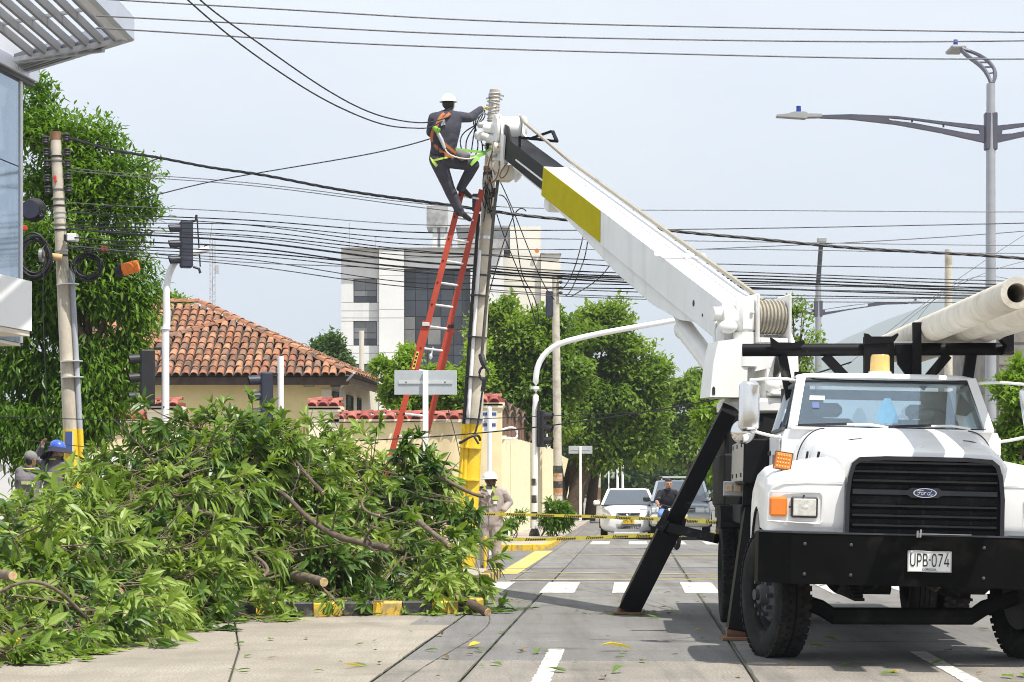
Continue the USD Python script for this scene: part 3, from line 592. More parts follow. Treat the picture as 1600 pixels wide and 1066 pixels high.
tp('windscreen_sticker', join([quad_pane([np.array(p) + [0, -.014, 0] for p in q], .002) for q in ([(-.68, 2.29, 2.137), (-.55, 2.29, 2.137), (-.545, 2.325, 2.175), (-.675, 2.325, 2.175)],)]), 'plate_white', parent=ws)
tp('windscreen_permit', quad_pane([np.array(p) + [0, -.014, 0] for p in [(-.66, 2.225, 2.065), (-.60, 2.225, 2.065), (-.60, 2.27, 2.115), (-.66, 2.27, 2.115)]], .002), 'sign_blue', parent=ws)
for s, (x0, x1) in ((-1, (-.08, -.60)), (1, (.62, .12))):
    wp = tp('wiper', tube([(x0 + (.05 if s < 0 else .05), 2.00, 1.90), (x0 - .1, 2.04, 1.925), (x1, 2.035, 1.915)], .011, 6), 'white_worn')
    tp('wiper_blade', bar((x1 - .2, 2.030, 1.905), (x1 + .22, 2.028, 1.925), .012, .022), 'ink', parent=wp)
tp('bonnet_ornament', ball((0, .30, 1.69), (.03, .02, .012), 2), 'chrome', parent=hood)
tp('bumper_bolt', list([ball((x, -.002, z), (.014, .008, .014), 1) for x in (-.9, -.55, .45, .8) for z in (.70, .93)]), 'dark_steel', parent=bump)
tp('cowl', join([bx(-.86, .86, 1.985, 2.10, 1.868, 1.892, .008)]), 'white_paint')
intr = tp('cab_interior', list([bx(-.85, .85, 2.06, 2.35, 1.60, 1.855), bx(-.84, .84, 3.40, 3.44, 1.0, 1.93), bx(-.84, -.45, 3.38, 3.43, 1.93, 2.29), bx(.45, .84, 3.38, 3.43, 1.93, 2.29), bx(-.45, .45, 3.38, 3.43, 2.20, 2.29)]), 'cab_dark')
tp('rear_window', bx(-.45, .45, 3.395, 3.405, 1.93, 2.20), 'windscreen_glass')
for x in (-.42, .42):
    st = tp('seat', [bx(x - .26, x + .26, 2.95, 3.35, 1.35, 1.5, .04), bx(x - .25, x + .25, 3.22, 3.34, 1.5, 2.02, .05)], 'cab_dark')
    tp('headrest', bx(x - .13, x + .13, 3.22, 3.33, 2.03, 2.16, .04), 'cab_dark', parent=st)
tp('steering_wheel', xf(join([tube([(.21 * math.cos(t), .21 * math.sin(t), 0) for t in np.linspace(0, 2 * PI, 30)], .015, 8, False), bar((-.2, 0, 0), (.2, 0, 0), .03, .015), ball((0, 0, 0), (.06, .06, .03), 2)]), RX(math.radians(50)), (.42, 2.42, 1.93)), 'ink')
tp('hanging_cloth', loft([[(x + .08 * 0, 2.37 + .02 * math.sin(3 * i), z) for i, x in enumerate(q)] for q, z in (((-.02, .0, .03, .005), 2.17), ((-.06, 0, .07, .01), 2.09), ((-.085, 0, .10, .02), 2.0), ((-.05, .02, .10, .04), 1.95))]), 'cloth_blue', 40)
bc = tp('beacon', xf(lathe([(0, .175), (.075, .172), (.083, .16), (.09, .02), (.0, .02)], 24), None, (-.02, 2.72, 2.40)), 'amber_lens', 40)
tp('beacon_base', xf(lathe([(0, .03), (.10, .03), (.105, 0), (0, 0)], 24), None, (-.02, 2.72, 2.392)), 'white_worn', parent=bc)
# --- mirrors
for s in (-1, 1):
    mx_, yy = (-1.22, 2.0) if s < 0 else (1.19, 2.0)
    mm = tp('mirror', xf(bx(-.09, .09, -.045, .05, -.215, .215, .035), RZ(-.12 * s) @ RY(0 if s < 0 else -.16), (mx_, yy, 2.06)), 'chrome', 50)
    tp('mirror_arm', list([tube(smooth_path([(mx_, yy + .03, 2.285), (mx_ - s * .12, yy + .08, 2.30), (s * .80, 2.45, 2.315)], 14), .013, 8), tube(smooth_path([(mx_, yy + .02, 1.86), (mx_ - s * .1, yy, 1.83), (s * .94, 2.1, 1.80)], 14), .014, 8)]), 'white_worn', parent=mm)
    tp('round_mirror', xf(ball((0, 0, 0), (.105, .05, .105), 3), None, (mx_ - .045 if s < 0 else mx_ + .06, yy + .10, 1.84)), 'chrome', True, parent=mm)
tp('air_cap', cyl((-.62, 3.75, 2.1), (-.62, 3.75, 2.47), .075, n=18), 'black_dull')
# --- wheels
def tyre(R=.515, w=.28, rim=.29):
    h = w / 2
    prof = [(rim, -h * .62), (rim + .02, -h * .80), (rim + .09, -h * .98), (R * .86, -h), (R - .045, -h * .93), (R - .012, -h * .82), (R, -h * .70), (R, -h * .40), (R - .012, -h * .37), (R - .012, -h * .32), (R, -h * .29), (R, -h * .04), (R - .012, -h * .02), (R - .012, h * .02), (R, h * .04), (R, h * .29), (R - .012, h * .32), (R - .012, h * .37), (R, h * .40), (R, h * .70), (R - .012, h * .82), (R - .045, h * .93), (R * .86, h), (rim + .09, h * .98), (rim + .02, h * .80), (rim, h * .62)]
    return xf(lathe(prof, 56, True), RY(PI / 2))
def blocks(R=.515, w=.28, n=46):
    out = []
    for k in range(n):
        a = 2 * PI * k / n
        for xx, o in ((-.36, 0), (-.13, .5), (.13, 0), (.36, .5)):
            b = a + o * 2 * PI / n
            out.append(xf(bx(xx * w - .027, xx * w + .027, -.022, .022, R - .012, R + .007), RX(b)))
    return join(out)
def wheel(c, steer=0, name='front_wheel', out=-1, dual=False):
    Rr = RZ(steer); c = np.array(c)
    hub = [xf(lathe([(0, .13), (.075, .125), (.085, .10), (.10, .06), (.135, .045), (.20, .04), (.225, .02), (.255, -.06), (.275, -.08), (.292, -.02), (.300, .03), (.288, .04), (.275, -.10), (.28, -.13), (0, -.13)], 40), RY(-PI / 2 if out < 0 else PI / 2))]
    w = tp(name, xf(tyre(), Rr, c), 'rubber', 40, roll=False)
    if dual: tp('inner_tyre', xf(tyre(), None, c - [out * .33, 0, 0]), 'rubber', 40, parent=w, roll=False)
    tp('tread', xf(blocks(), Rr, c), 'rubber', parent=w, roll=False)
    tp('rim', xf(join(hub), Rr, c + Rr @ np.array([out * (.02 if not dual else -.05), 0, 0])), 'dark_steel', 35, parent=w, roll=False)
    nuts = []
    for k in range(10):
        a = 2 * PI * k / 10; o = np.array([out * .06, .165 * math.cos(a), .165 * math.sin(a)])
        nuts.append(cyl(o, o + [out * .05, 0, 0], .022, .018, 6))
    tp('wheel_nuts', xf(join(nuts + [cyl((out * .04, 0, 0), (out * .16, 0, 0), .055, .045, 12)]), Rr, c + Rr @ np.array([out * (.02 if not dual else -.05), 0, 0])), 'dark_steel', parent=w, roll=False)
wheel((-1.03, 1.15, .508), math.radians(15), out=-1); wheel((1.03, 1.15, .508), math.radians(15), out=1)
wheel((-1.12, 5.68, .508), 0, 'rear_wheel', -1, True); wheel((1.12, 5.68, .508), 0, 'rear_wheel', 1, True)
# --- chassis and underside
ch = tp('chassis', list([bar((s * .42, .15, .80), (s * .42, 8.6, .86), .09, .25) for s in (-1, 1)] + [bar((-.45, y, .8), (.45, y, .8), .12, .2) for y in (.4, 2.6, 4.2, 6.6, 8.4)]), 'black_dull')
tp('front_axle', tube([(-.95, 1.15, .50), (-.66, 1.15, .40), (-.56, 1.13, .335), (.56, 1.13, .335), (.66, 1.15, .40), (.95, 1.15, .50)], [.06, .065, .07, .07, .065, .06], 8), 'black_dull', roll=False)
tp('leaf_spring', list([bar((s * .42, .5 + .1 * k, .50 + .025 * k), (s * .42, 1.8 - .1 * k, .50 + .025 * k), .08, .022) for s in (-1, 1) for k in range(5)]), 'black_dull', roll=False)
tp('engine_sump', [bx(-.30, .26, .5, 1.9, .62, 1.05, .08), bx(-.72, -.34, 1.0, 1.5, .62, .9, .1), xf(ball((0, 0, 0), (.13, .3, .12), 2), None, (-.12, 2.6, .58)), bx(.30, .62, .5, 1.2, .55, .85, .06)], 'black_dull')
tp('radiator', bx(-.55, .55, .16, .3, .66, 1.2), 'black_dull')
tp('rear_axle', [cyl((-.95, 5.68, .51), (.95, 5.68, .51), .09, n=12), ball((.05, 5.68, .51), (.24, .2, .24), 2)], 'black_dull', roll=False)
tp('exhaust_pipe', tube(smooth_path([(.3, 1.6, .6), (.5, 2.6, .55), (.55, 3.6, .62), (.5, 4.4, .7)], 20), .06, 8), 'rust_steel')
tp('fuel_tank', [xf(cyl((0, 0, 0), (0, 1.1, 0), .27, n=20), None, (.78, 3.0, .78))], 'dark_steel', 40)
tp('air_tank', [cyl((-.15, 3.4, .52), (.2, 3.4, .52), .12, n=14)], 'black_dull')
dk = tp('deck', [bx(-1.18, 1.22, 3.62, 8.8, 1.02, 1.20, .015), bx(-1.16, 1.2, 3.6, 3.68, 1.2, 1.55), bx(-1.1, 1.15, 4.7, 8.7, .86, 1.02)], 'black_dull')
tp('mudguard', [bar((-1.30, 5.0, 1.02), (-.85, 5.0, 1.02), .04, .5, up=(0, 1, 0)), bx(-1.29, -.86, 4.98, 6.4, 1.19, 1.215), bx(-1.285, -.87, 4.96, 4.985, .98, 1.19)], 'black_dull', parent=dk, roll=False)
bxo = tp('tool_box', bx(-1.18, -.80, 3.22, 5.15, 1.40, 1.815, .012), 'black_paint')
tp('box_door', bx(-1.192, -1.181, 3.25, 5.1, 1.425, 1.80, .004), 'steel', parent=bxo)
tp('box_hinge', list([bx(-1.202, -1.1925, y, y + .05, z, z + .04) for y in (3.4, 4.1, 4.8) for z in (1.46, 1.74)]), 'dark_steel', parent=bxo)
ls = tp('marker_lamp_bar', bx(-1.30, -1.02, 4.55, 4.58, 1.28, 1.43, .01), 'steel')
for k in range(3): tp('small_lamp', bx(-1.275 + k * .085, -1.205 + k * .085, 4.535, 4.552, 1.325, 1.395, .01), 'amber_block', parent=ls)
# --- rack over the cab
Y0 = 3.25
q = lambda px, py: tl(px, py, 18.6)
ztb = q(1300, 547)[2]
rk = tp('headache_rack', [cyl((q(1160, 547)[0], Y0, ztb), (q(1570, 547)[0], Y0, ztb), .058, n=20)], 'black_paint', 40, roll=False)
def rb(p0, p1, w=.07, dy=0): a, b = q(*p0), q(*p1); return bar((a[0], Y0 + dy, a[2]), (b[0], Y0 + dy, b[2]), w, .07, up=(0, 1, 0))
tp('rack_leg', [rb((1222, 556), (1238, 640), .085)], 'black_paint', parent=rk, roll=False)
tp('rack_leg', [rb((1288, 556), (1322, 592), .085)], 'black_paint', parent=rk, roll=False)
tp('rack_leg', [rb((1478, 556), (1436, 606), .085)], 'black_paint', parent=rk, roll=False)
tp('rack_leg', [rb((1514, 556), (1500, 650), .10)], 'black_paint', parent=rk, roll=False)
def rpoly(pts, dy, th=.03): 
    p = [(q(*a)[0], q(*a)[2]) for a in pts]; return prism(p, th, (0, Y0 + dy, 0), X, Z)
tp('rack_bracket', [rpoly([(1347, 528), (1393, 528), (1393, 600), (1347, 600)], -.02, .09), rpoly([(1347, 529), (1347, 523), (1353, 524), (1362, 531), (1384, 531), (1398, 523), (1400, 526), (1392, 538), (1347, 540)], -.075, .05)], 'black_paint', parent=rk, roll=False)
tp('rack_bracket', [rpoly([(1396, 540), (1436, 540), (1436, 600), (1422, 600), (1400, 570)], .0, .06)], 'black_paint', parent=rk, roll=False)
tp('rack_post', [rpoly([(1421, 507), (1434, 507), (1434, 600), (1421, 600)], -.09, .07)], 'black_paint', parent=rk, roll=False)
tp('rack_post', [rpoly([(1572, 523), (1572, 558), (1556, 558), (1562, 545), (1553, 535)], -.09, .16)], 'black_paint', parent=rk, roll=False)
tp('rack_fin', [rpoly([(1202, 529), (1206, 530), (1215, 537), (1238, 537), (1254, 533), (1256, 538), (1247, 545), (1203, 545)], -.08, .03)], 'black_paint', parent=rk, roll=False)
tp('rack_plate', [rpoly([(1392, 536), (1420, 536), (1420, 539), (1392, 539)], -.10, .06)], 'steel', parent=rk, roll=False)
# --- turret (world coordinates, turned towards the boom)
T = np.array([2.50, 21.5, -.05]); F = nrm([-2.4, 10.9, 0]); Rg = np.array([F[1], -F[0], 0])
def tq(r, f, z): return T + Rg * r + F * f + np.array([0, 0, z])
def tbox(r0, r1, f0, f1, z0, z1, b=.015):
    v, fc = bx(r0, r1, f0, f1, z0, z1, b); return w2l((T + v[:, :1] * Rg + v[:, 1:2] * F + v[:, 2:] * np.array([0, 0, 1.0]), fc))
def tm(name, mesh, mt, smooth=False, parent=None): return part(parent or truck, name, mesh, mt, smooth)
pd = tm('pedestal', [w2l(bx(2.24, 3.15, 21.0, 22.1, .95, 2.17, .02)), w2l(bx(2.20, 3.2, 20.95, 22.15, 1.2, 1.75, .02)), w2l(bar((2.5, 20.9, 1.3), (2.72, 20.9, 2.1), .22, .05, up=(0, 1, 0)))], 'black_dull')
tt = tm('turret', [w2l(xf(lathe([(0, .16), (.44, .16), (.48, .12), (.48, .03), (.42, 0), (0, 0)], 40), None, tq(.14, -.1, 2.22)))], 'white_worn', 40)
def tpoly(pts, r0, w):   # plate in the plane of the boom, pts (f, z)
    v, fc = prism(pts, w, (0, 0, 0), (1, 0, 0), (0, 1, 0)); P = T + Rg * r0 + v[:, :1] * F + v[:, 1:2] * np.array([0, 0, 1.0]) + v[:, 2:] * Rg; return w2l((P, fc))
def rzpoly(pts, f0, w):
    v, fc = prism(pts, w, (0, 0, 0), (1, 0, 0), (0, 1, 0)); P = T + Rg * v[:, :1] + F * (f0 + v[:, 2:]) + v[:, 1:2] * np.array([0, 0, 1.0]); return w2l((P, fc[:, ::-1]))
lb = tm('turret_box', [rzpoly([(-.57, 2.385), (-.17, 2.385), (-.15, 2.97), (-.24, 3.0), (-.48, 2.965), (-.53, 2.75)], -.5, .34)], 'white_worn', 40, parent=tt)
tm('turret_slot', [rzpoly([(-.545, 2.41), (-.515, 2.41), (-.515, 2.48), (-.53, 2.495), (-.545, 2.48)], -.506, .02)], 'ink', parent=tt)
tm('turret_plate', [tpoly([(-.45, 2.385), (.5, 2.385), (.45, 2.8), (.25, 3.2), (-.1, 3.2), (-.40, 2.9)], .06, .05), tpoly([(-.45, 2.385), (.5, 2.385), (.45, 2.8), (.25, 3.2), (-.1, 3.2), (-.40, 2.9)], .38, .05), rzpoly([(.07, 2.385), (.40, 2.385), (.40, 2.95), (.33, 2.95), (.18, 2.55), (.07, 2.75)], -.44, .06)], 'white_worn', parent=tt)
tm('turret_motor', [w2l(cyl(tq(.12, -.52, 2.52), tq(.40, -.52, 2.52), .075, n=18)), w2l(ball(tq(.11, -.53, 2.51), (.09, .07, .08), 2)), tbox(.06, .50, -.62, -.45, 2.40, 2.45)], 'white_worn', 40, parent=tt)
tm('hose', [w2l(tube(smooth_path([tq(.30 - .02 * k, -.46, 2.95), tq(.22 - .02 * k, -.52, 2.75), tq(.10 + .01 * k, -.48, 2.55)], 14), .014, 6)) for k in range(5)], 'cable_black', parent=tt)
# --- boom
B0, B1 = np.array([2.42, 21.3, 3.13]), np.array([-.02, 32.35, 6.92]); BL = np.linalg.norm(B1 - B0); bu = (B1 - B0) / BL
br = nrm(np.cross(bu, [0, 0, 1])); bw = np.cross(br, bu)
def bpt(u, r=0, w=0): return B0 + bu * u + br * r + bw * w
def bprof(pts, r0, wd):   # side profile (u, w), thickness wd to the right from r0
    v, fc = prism(pts, wd, (0, 0, 0), (1, 0, 0), (0, 1, 0)); v[:, 2] = -v[:, 2] if False else v[:, 2]
    P = B0 + v[:, :1] * bu + v[:, 1:2] * bw + (r0 + v[:, 2:]) * br; return w2l((P, fc))
uY = .722 * BL
bo = tm('boom', [bprof([(-.14, -.15), (-.02, -.21), (uY, -.21), (uY, .21), (.05, .21), (-.12, .16)], -.22, .44)], 'white_paint')
tm('boom_web', [bprof([(.9, -.209), (1.5, -.33), (2.6, -.42), (4.4, -.41), (6.4, -.30), (uY - .25, -.212), (uY - .3, -.209)], r, .03) for r in (-.20, .16)] + [bprof([(2.6, -.412), (4.4, -.402), (4.4, -.392), (2.6, -.40)], -.169, .33)], 'white_paint', parent=bo)
tm('boom_side_panel', [bprof([(.435 * BL - .06, -.19), (uY - .01, -.205), (uY - .01, .205), (.435 * BL + .06, .205)], -.228, .006)], 'yellow_paint', parent=bo)
tm('boom_collar', [bprof([(uY - .28, -.40), (uY + .02, -.40), (uY + .02, -.215), (uY - .28, -.215)], -.17, .34), bprof([(uY - .03, -.235), (uY + .01, -.235), (uY + .01, .235), (uY - .03, .235)], .221, .012)], 'white_worn', parent=bo)
tm('boom_cable_tray', [bprof([(.3, .214), (uY - .1, .214), (uY - .1, .222), (.3, .222)], .03, .025), bprof([(2.25, .25), (2.32, .25), (2.30, .272), (2.27, .272)], -.34, .62)], 'white_worn', parent=bo)
tm('pivot_hole', [w2l(cyl(bpt(.02, -.222, .02), bpt(.02, -.20, .02), .065, n=20)), w2l(cyl(bpt(1.0, -.224, -.02), bpt(1.0, -.20, -.02), .035, n=14)), w2l(cyl(bpt(.65, -.224, -.07), bpt(.65, -.20, -.07), .018, n=12))], 'ink', parent=bo)
tm('hydraulic_hose', [w2l(tube(smooth_path([bpt(.05, -.23, 0), bpt(-.02, -.29, -.02 - .02 * k), bpt(-.15, -.30, -.22), bpt(-.25 - .05 * k, -.27, -.42)], 16), .017, 7)) for k in range(2)], 'white_paint', parent=bo)
bi = tm('inner_boom', [bprof([(uY - .3, -.17), (.985 * BL, -.17), (.985 * BL, .17), (uY - .3, .17)], -.16, .32)], 'black_paint')
tm('inner_boom_rail', [bprof([(uY, -.04), (.90 * BL, -.05), (.90 * BL, -.025), (uY, -.015)], -.172, .011), bprof([(uY, -.20), (.92 * BL, -.20), (.92 * BL, -.172), (uY, -.172)], -.15, .3)], 'white_worn', parent=bi)
tm('boom_guard', [w2l(bar(bpt(.90 * BL, -.12, .18), bpt(.905 * BL, -.12, .30), .04, .04)), w2l(bar(bpt(.905 * BL, -.12, .30), bpt(.86 * BL, .35, .34), .05, .04)), w2l(bar(bpt(.86 * BL, .35, .34), bpt(.885 * BL, .34, .45), .05, .03)), w2l(bar(bpt(.885 * BL, .33, .45), bpt(.90 * BL, .05, .30), .05, .03)), bprof([(.94 * BL, .171), (.985 * BL, .171), (.985 * BL, .36), (.965 * BL, .36)], -.165, .03)], 'black_paint', parent=bi)
# head: sheave plates, sheaves, pole claws
hdp = [(-.32, -.28), (-.05, -.50), (.25, -.62), (.42, -.50), (.40, -.1), (.45, .28), (.30, .47), (.10, .47), (-.1, .22), (-.32, .20)]
hd = tm('boom_head', [bprof([(BL - .05 + u, w) for u, w in hdp], r, .03) for r in (-.20, .15)], 'white_paint', 40)
tm('sheave', [w2l(cyl(bpt(BL + .14, -.155, .26), bpt(BL + .14, .14, .26), .185, n=28))], 'white_worn', 40, parent=hd)
tm('sheave', [w2l(cyl(bpt(BL + .14, .19, .26), bpt(BL + .14, .24, .26), .20, n=28))], 'white_worn', 40, parent=hd)
tm('sheave_disc', [w2l(cyl(bpt(BL + .17, -.25, .20), bpt(BL + .17, -.21, .20), .26, n=32)), w2l(cyl(bpt(BL + .17, -.262, .20), bpt(BL + .17, -.25, .20), .03, n=10))], 'white_worn', 40, parent=hd)
tm('head_motor', [w2l(cyl(bpt(BL - .28, -.24, -.30), bpt(BL + .02, -.24, -.33), .09, n=16)), w2l(cyl(bpt(BL - .1, -.30, -.02), bpt(BL - .1, -.2, -.02), .075, n=16)), w2l(bar(bpt(BL - .3, -.1, -.37), bpt(BL + .1, -.1, -.5), .26, .22))], 'soffit_cream', 40, parent=hd)
tm('head_bolts', [w2l(cyl(bpt(BL - .05 + .09 * math.cos(a), -.235, .0 + .09 * math.sin(a)), bpt(BL - .05 + .09 * math.cos(a), -.20, .09 * math.sin(a)), .016, n=6)) for a in np.linspace(0, 2 * PI, 7)[:-1]], 'steel', parent=hd)
tm('head_hose', [w2l(tube(smooth_path([bpt(BL - .2, -.24, .0), bpt(BL + .05, -.33, -.3), bpt(BL + .0, -.34, -.55), bpt(BL - .25, -.3, -.55), bpt(BL - .32, -.24, -.2)], 26), .011, 6)), w2l(tube(smooth_path([bpt(BL + .1, -.25, .05), bpt(BL - .1, -.32, -.2), bpt(BL - .35, -.3, -.42)], 20), .011, 6)), w2l(tube(smooth_path([bpt(BL - .6, -.18, -.2), bpt(BL - .5, -.25, -.42), bpt(BL - .75, -.22, -.36), bpt(BL - .8, -.18, -.2)], 20), .011, 6))], 'rust_steel', parent=hd)
# claws round the pole
PC = at(757, 255, 33.0)
for s in (-1, 1):
    pts = [at(800, 214 + 12 * s, 32.6 + .25 * s), at(782, 208 + 8 * s, 32.85 + .30 * s), at(765, 204 + 7 * s, 33.0 + .34 * s), at(748, 205 + 10 * s, 33.02 + .26 * s)]
    tm('pole_claw', [w2l(tube(smooth_path(pts, 18), np.linspace(.09, .05, 18), 10))], 'white_worn', 40, parent=hd)
tm('claw_ram', [w2l(cyl(at(790, 205, 32.4), at(757, 201, 32.55), .07, n=14)), w2l(cyl(at(787, 225, 32.35), at(753, 212, 32.55), .065, n=14)), w2l(bar(at(792, 226, 32.4), at(764, 244, 32.5), .12, .1)), w2l(cyl(at(752, 213, 32.5), at(748, 211, 32.55), .085, n=14)), w2l(bar(at(778, 197, 32.7), at(757, 200, 32.75), .12, .08))], 'white_worn', 40, parent=hd)
tm('pole_guide', [w2l(hull([at(770, 238, 32.5), at(798, 240, 32.5), at(794, 256, 32.6), at(778, 258, 32.6), at(770, 238, 32.8), at(798, 240, 32.8), at(794, 256, 32.8), at(778, 258, 32.8)]))], 'white_paint', parent=hd)
# ram, winch, ropes
lr = tm('lift_ram', [w2l(cyl(tq(-.30, -.05, 2.62), bpt(1.75, -.05, -.50), .105, .115, 20))], 'white_worn', 40)
tm('ram_rod', [w2l(cyl(bpt(1.7, -.05, -.50), bpt(2.15, -.05, -.38), .06, n=14)), w2l(ball(bpt(1.78, -.05, -.51), .12, 2)), w2l(ball(tq(-.30, -.05, 2.64), .13, 2))], 'white_worn', 40, parent=lr)
tw_q = lambda r, f, z: tq(r - .16, f - .10, z - .03)
tw_b = lambda r0, r1, f0, f1, z0, z1, b=.015: tbox(r0 - .16, r1 - .16, f0 - .10, f1 - .10, z0 - .03, z1 - .03, b)
wn = tm('winch', [tw_b(.10, .13, -.42, -.02, 2.98, 3.50), tw_b(.455, .48, -.42, -.02, 2.98, 3.50), tw_b(.13, .455, -.40, -.05, 2.98, 3.04), tw_b(.10, .48, -.10, -.04, 3.03, 3.10)], 'white_worn')
tm('winch_drum', [w2l(xf(lathe([(.0, 0)] + [(r_, z_) for k in range(8) for r_, z_ in ((.155, .005 + k * .04), (.178, .015 + k * .04), (.178, .028 + k * .04), (.155, .038 + k * .04))] + [(0, .325)], 36), np.array([Rg * 0 + F, np.array([0, 0, 1.0]), Rg]).T, tw_q(.13, -.22, 3.27)))], 'rope_look', 35, parent=wn)
tm('winch_gearbox', [tw_b(-.10, .10, -.40, -.06, 3.08, 3.47, .05), w2l(cyl(tw_q(-.24, -.24, 3.25), tw_q(-.08, -.24, 3.25), .13, n=20)), w2l(cyl(tw_q(-.33, -.25, 3.29), tw_q(-.22, -.25, 3.29), .075, n=16)), w2l(cyl(tw_q(0, -.28, 2.86), tw_q(0, -.28, 3.1), .115, n=20)), w2l(cyl(tw_q(0, -.28, 2.74), tw_q(0, -.28, 2.88), .14, n=20)), w2l(ball(tw_q(.05, -.41, 3.30), .022, 1)), w2l(ball(tw_q(-.2, -.36, 3.15), (.1, .05, .07), 2))], 'white_worn', 40, parent=wn)
tm('winch_frame', [rzpoly([(-.06, 2.92), (.34, 2.92), (.26, 2.74), (-.06, 2.66)], -.44, .35)], 'white_paint', parent=wn)
tm('winch_rope', [w2l(tube([tq(.10, -.25, 3.42), bpt(.6, .17, .29), bpt(3, .17, .285), bpt(uY, .17, .30), bpt(BL - .2, .16, .40), bpt(BL + .12, .16, .46), bpt(BL + .30, .16, .36)], .026, 8))], 'rope_look', 40)
r0 = at(782, 250, 32.35)
hr = tm('hanging_rope', [w2l(tube([r0, at(772, 330, 32.4), at(752, 565, 32.55)], .026, 8))], 'rope_dark', 40)
tm('hook_block', [w2l(tube(smooth_path([at(752, 555, 32.55), at(755, 566, 32.5), at(758, 572, 32.5)], 8), .05, 8)), w2l(tube([at(756 + 7 * math.sin(t), 584 - 10 * math.cos(t), 32.5) for t in np.linspace(0, 2 * PI, 18)], .022, 7)), w2l(bar(at(757, 594, 32.5), at(754, 612, 32.52), .07, .05))], 'cable_black', parent=hr)
tm('chain', [w2l(tube(smooth_path([at(754, 610, 32.5), at(750, 640, 32.45), at(745, 668, 32.4), at(740, 682, 32.35)], 14), .018, 6)), w2l(tube(smooth_path([at(719, 691, 32.4), at(728, 687, 32.2), at(740, 681, 32.2), at(750, 688, 32.35)], 14), .022, 6)), w2l(tube(smooth_path([at(740, 681, 32.2), at(748, 694, 32.2)], 5), .02, 6))], 'cable_black', parent=hr)
# --- outriggers
o0, o1 = at(1140, 640, 21.0), at(985, 948, 22.3)
ou = tm('outrigger', [w2l(bar(o0, o0 + (o1 - o0) * .60, .165, .2, up=(0, 1, 0)))], 'black_paint')
tm('outrigger_leg', [w2l(bar(o0 + (o1 - o0) * .55, o1, .235, .24, up=(0, 1, 0)))], 'black_paint', parent=ou)
tm('outrigger_collar', [w2l(bar(o0 + (o1 - o0) * .545, o0 + (o1 - o0) * .575, .265, .27, up=(0, 1, 0)))], 'black_dull', parent=ou)
tm('outrigger_brace', [w2l(bar(at(1036, 822, 21.6), at(1120, 842, 21.2), .10, .1, up=(0, 1, 0))), w2l(bar(at(1032, 818, 21.62), at(1044, 826, 21.58), .13, .18, up=(0, 1, 0)))], 'black_paint', parent=ou)
tm('outrigger_foot', [w2l(hull([at(958, 962, 22.15) * [1, 1, 0] + [0, 0, z] for z in (.006, .03)] + [at(1005, 962, 22.1) * [1, 1, 0] + [0, 0, z] for z in (.006, .03)] + [at(962, 962, 22.75) * [1, 1, 0] + [0, 0, z] for z in (.006, .03)] + [at(1008, 962, 22.75) * [1, 1, 0] + [0, 0, z] for z in (.006, .03)])), w2l(cyl(at(966, 955, 22.3), at(1000, 955, 22.35), .05, n=12))], 'rust_steel', parent=ou)
p0, p1 = at(1176, 800, 18.9), at(1150, 988, 18.45)
ou = tm('outrigger', [w2l(bar(p0, p1, .17, .18, up=(0, 1, 0)))], 'black_paint')
tm('outrigger_foot', [w2l(bx(p1[0] - .14, p1[0] + .28, 18.25, 18.6, .006, .028)), w2l(cyl(p1 + [-.09, 0, 0], p1 + [.09, 0, 0], .05, n=10))], 'rust_steel', parent=ou)
# --- new poles carried on the rack
for k, (pa, pb, lab) in enumerate([((1460, 517, 18.4), (1589, 459, 14.05), 'pale concrete pole with dark hollow end, leftmost of those lying on the truck rack'), ((1512, 520, 18.4), (1668, 470, 14.3), 'pale concrete pole lying on the truck rack between two others'), ((1545, 521, 18.4), (1712, 475, 14.0), 'pale concrete pole lying on the truck rack nearest its right end post')]):
    a, b = at(*pa), at(*pb); a[2] = ztb + .058 + .135; b[2] = a[2] - .12; dr = nrm(a - b); e = b + dr * 9.3; b2 = b + [0, 0, -.0]
    cp = thing('concrete_pole', lab, 'pole', b, 'new poles carried by the truck')
    ts = np.linspace(0, 1, 6); P = [b + (e - b) * t for t in ts]
    d_, s_, u_ = frame(dr); rr = .112 + .028 * ts; n = 28
    ringo = [[p + r * (math.cos(x) * s_ + math.sin(x) * u_) for x in np.linspace(0, 2 * PI, n, endpoint=False)] for p, r in zip(P, rr)]
    inner = [[p + .068 * (math.cos(x) * s_ + math.sin(x) * u_) for x in np.linspace(0, 2 * PI, n, endpoint=False)] for p in (b, b + dr * .8)]
    part(cp, 'pole_shaft', loft([inner[1], inner[0]] + ringo), 'new_pole', 40)
# ================================================================ POLES, LADDER, SIGNALS, LAMPS, SIGNS, WIRES
def gz(p, z): q = np.array(p, float); q[2] = z; return q
def axis_pole(pa, pb, d, z0, z1):
    """axis of a leaning pole given by two photo points at distance d, taken to the heights z0 and z1."""
    a, b = at(*pa, d), at(*pb, d); t = lambda z: a + (b - a) * (z - a[2]) / (b[2] - a[2]); return t(z0), t(z1), t
def shaft(a, b, r0, r1, n=28, k=9):
    ts = np.linspace(0, 1, k); return tube([a + (b - a) * t for t in ts], r0 + (r1 - r0) * ts, n)
def band(t, z, r, h=.03, n=20): return cyl(t(z - h / 2), t(z + h / 2), r, n=n)
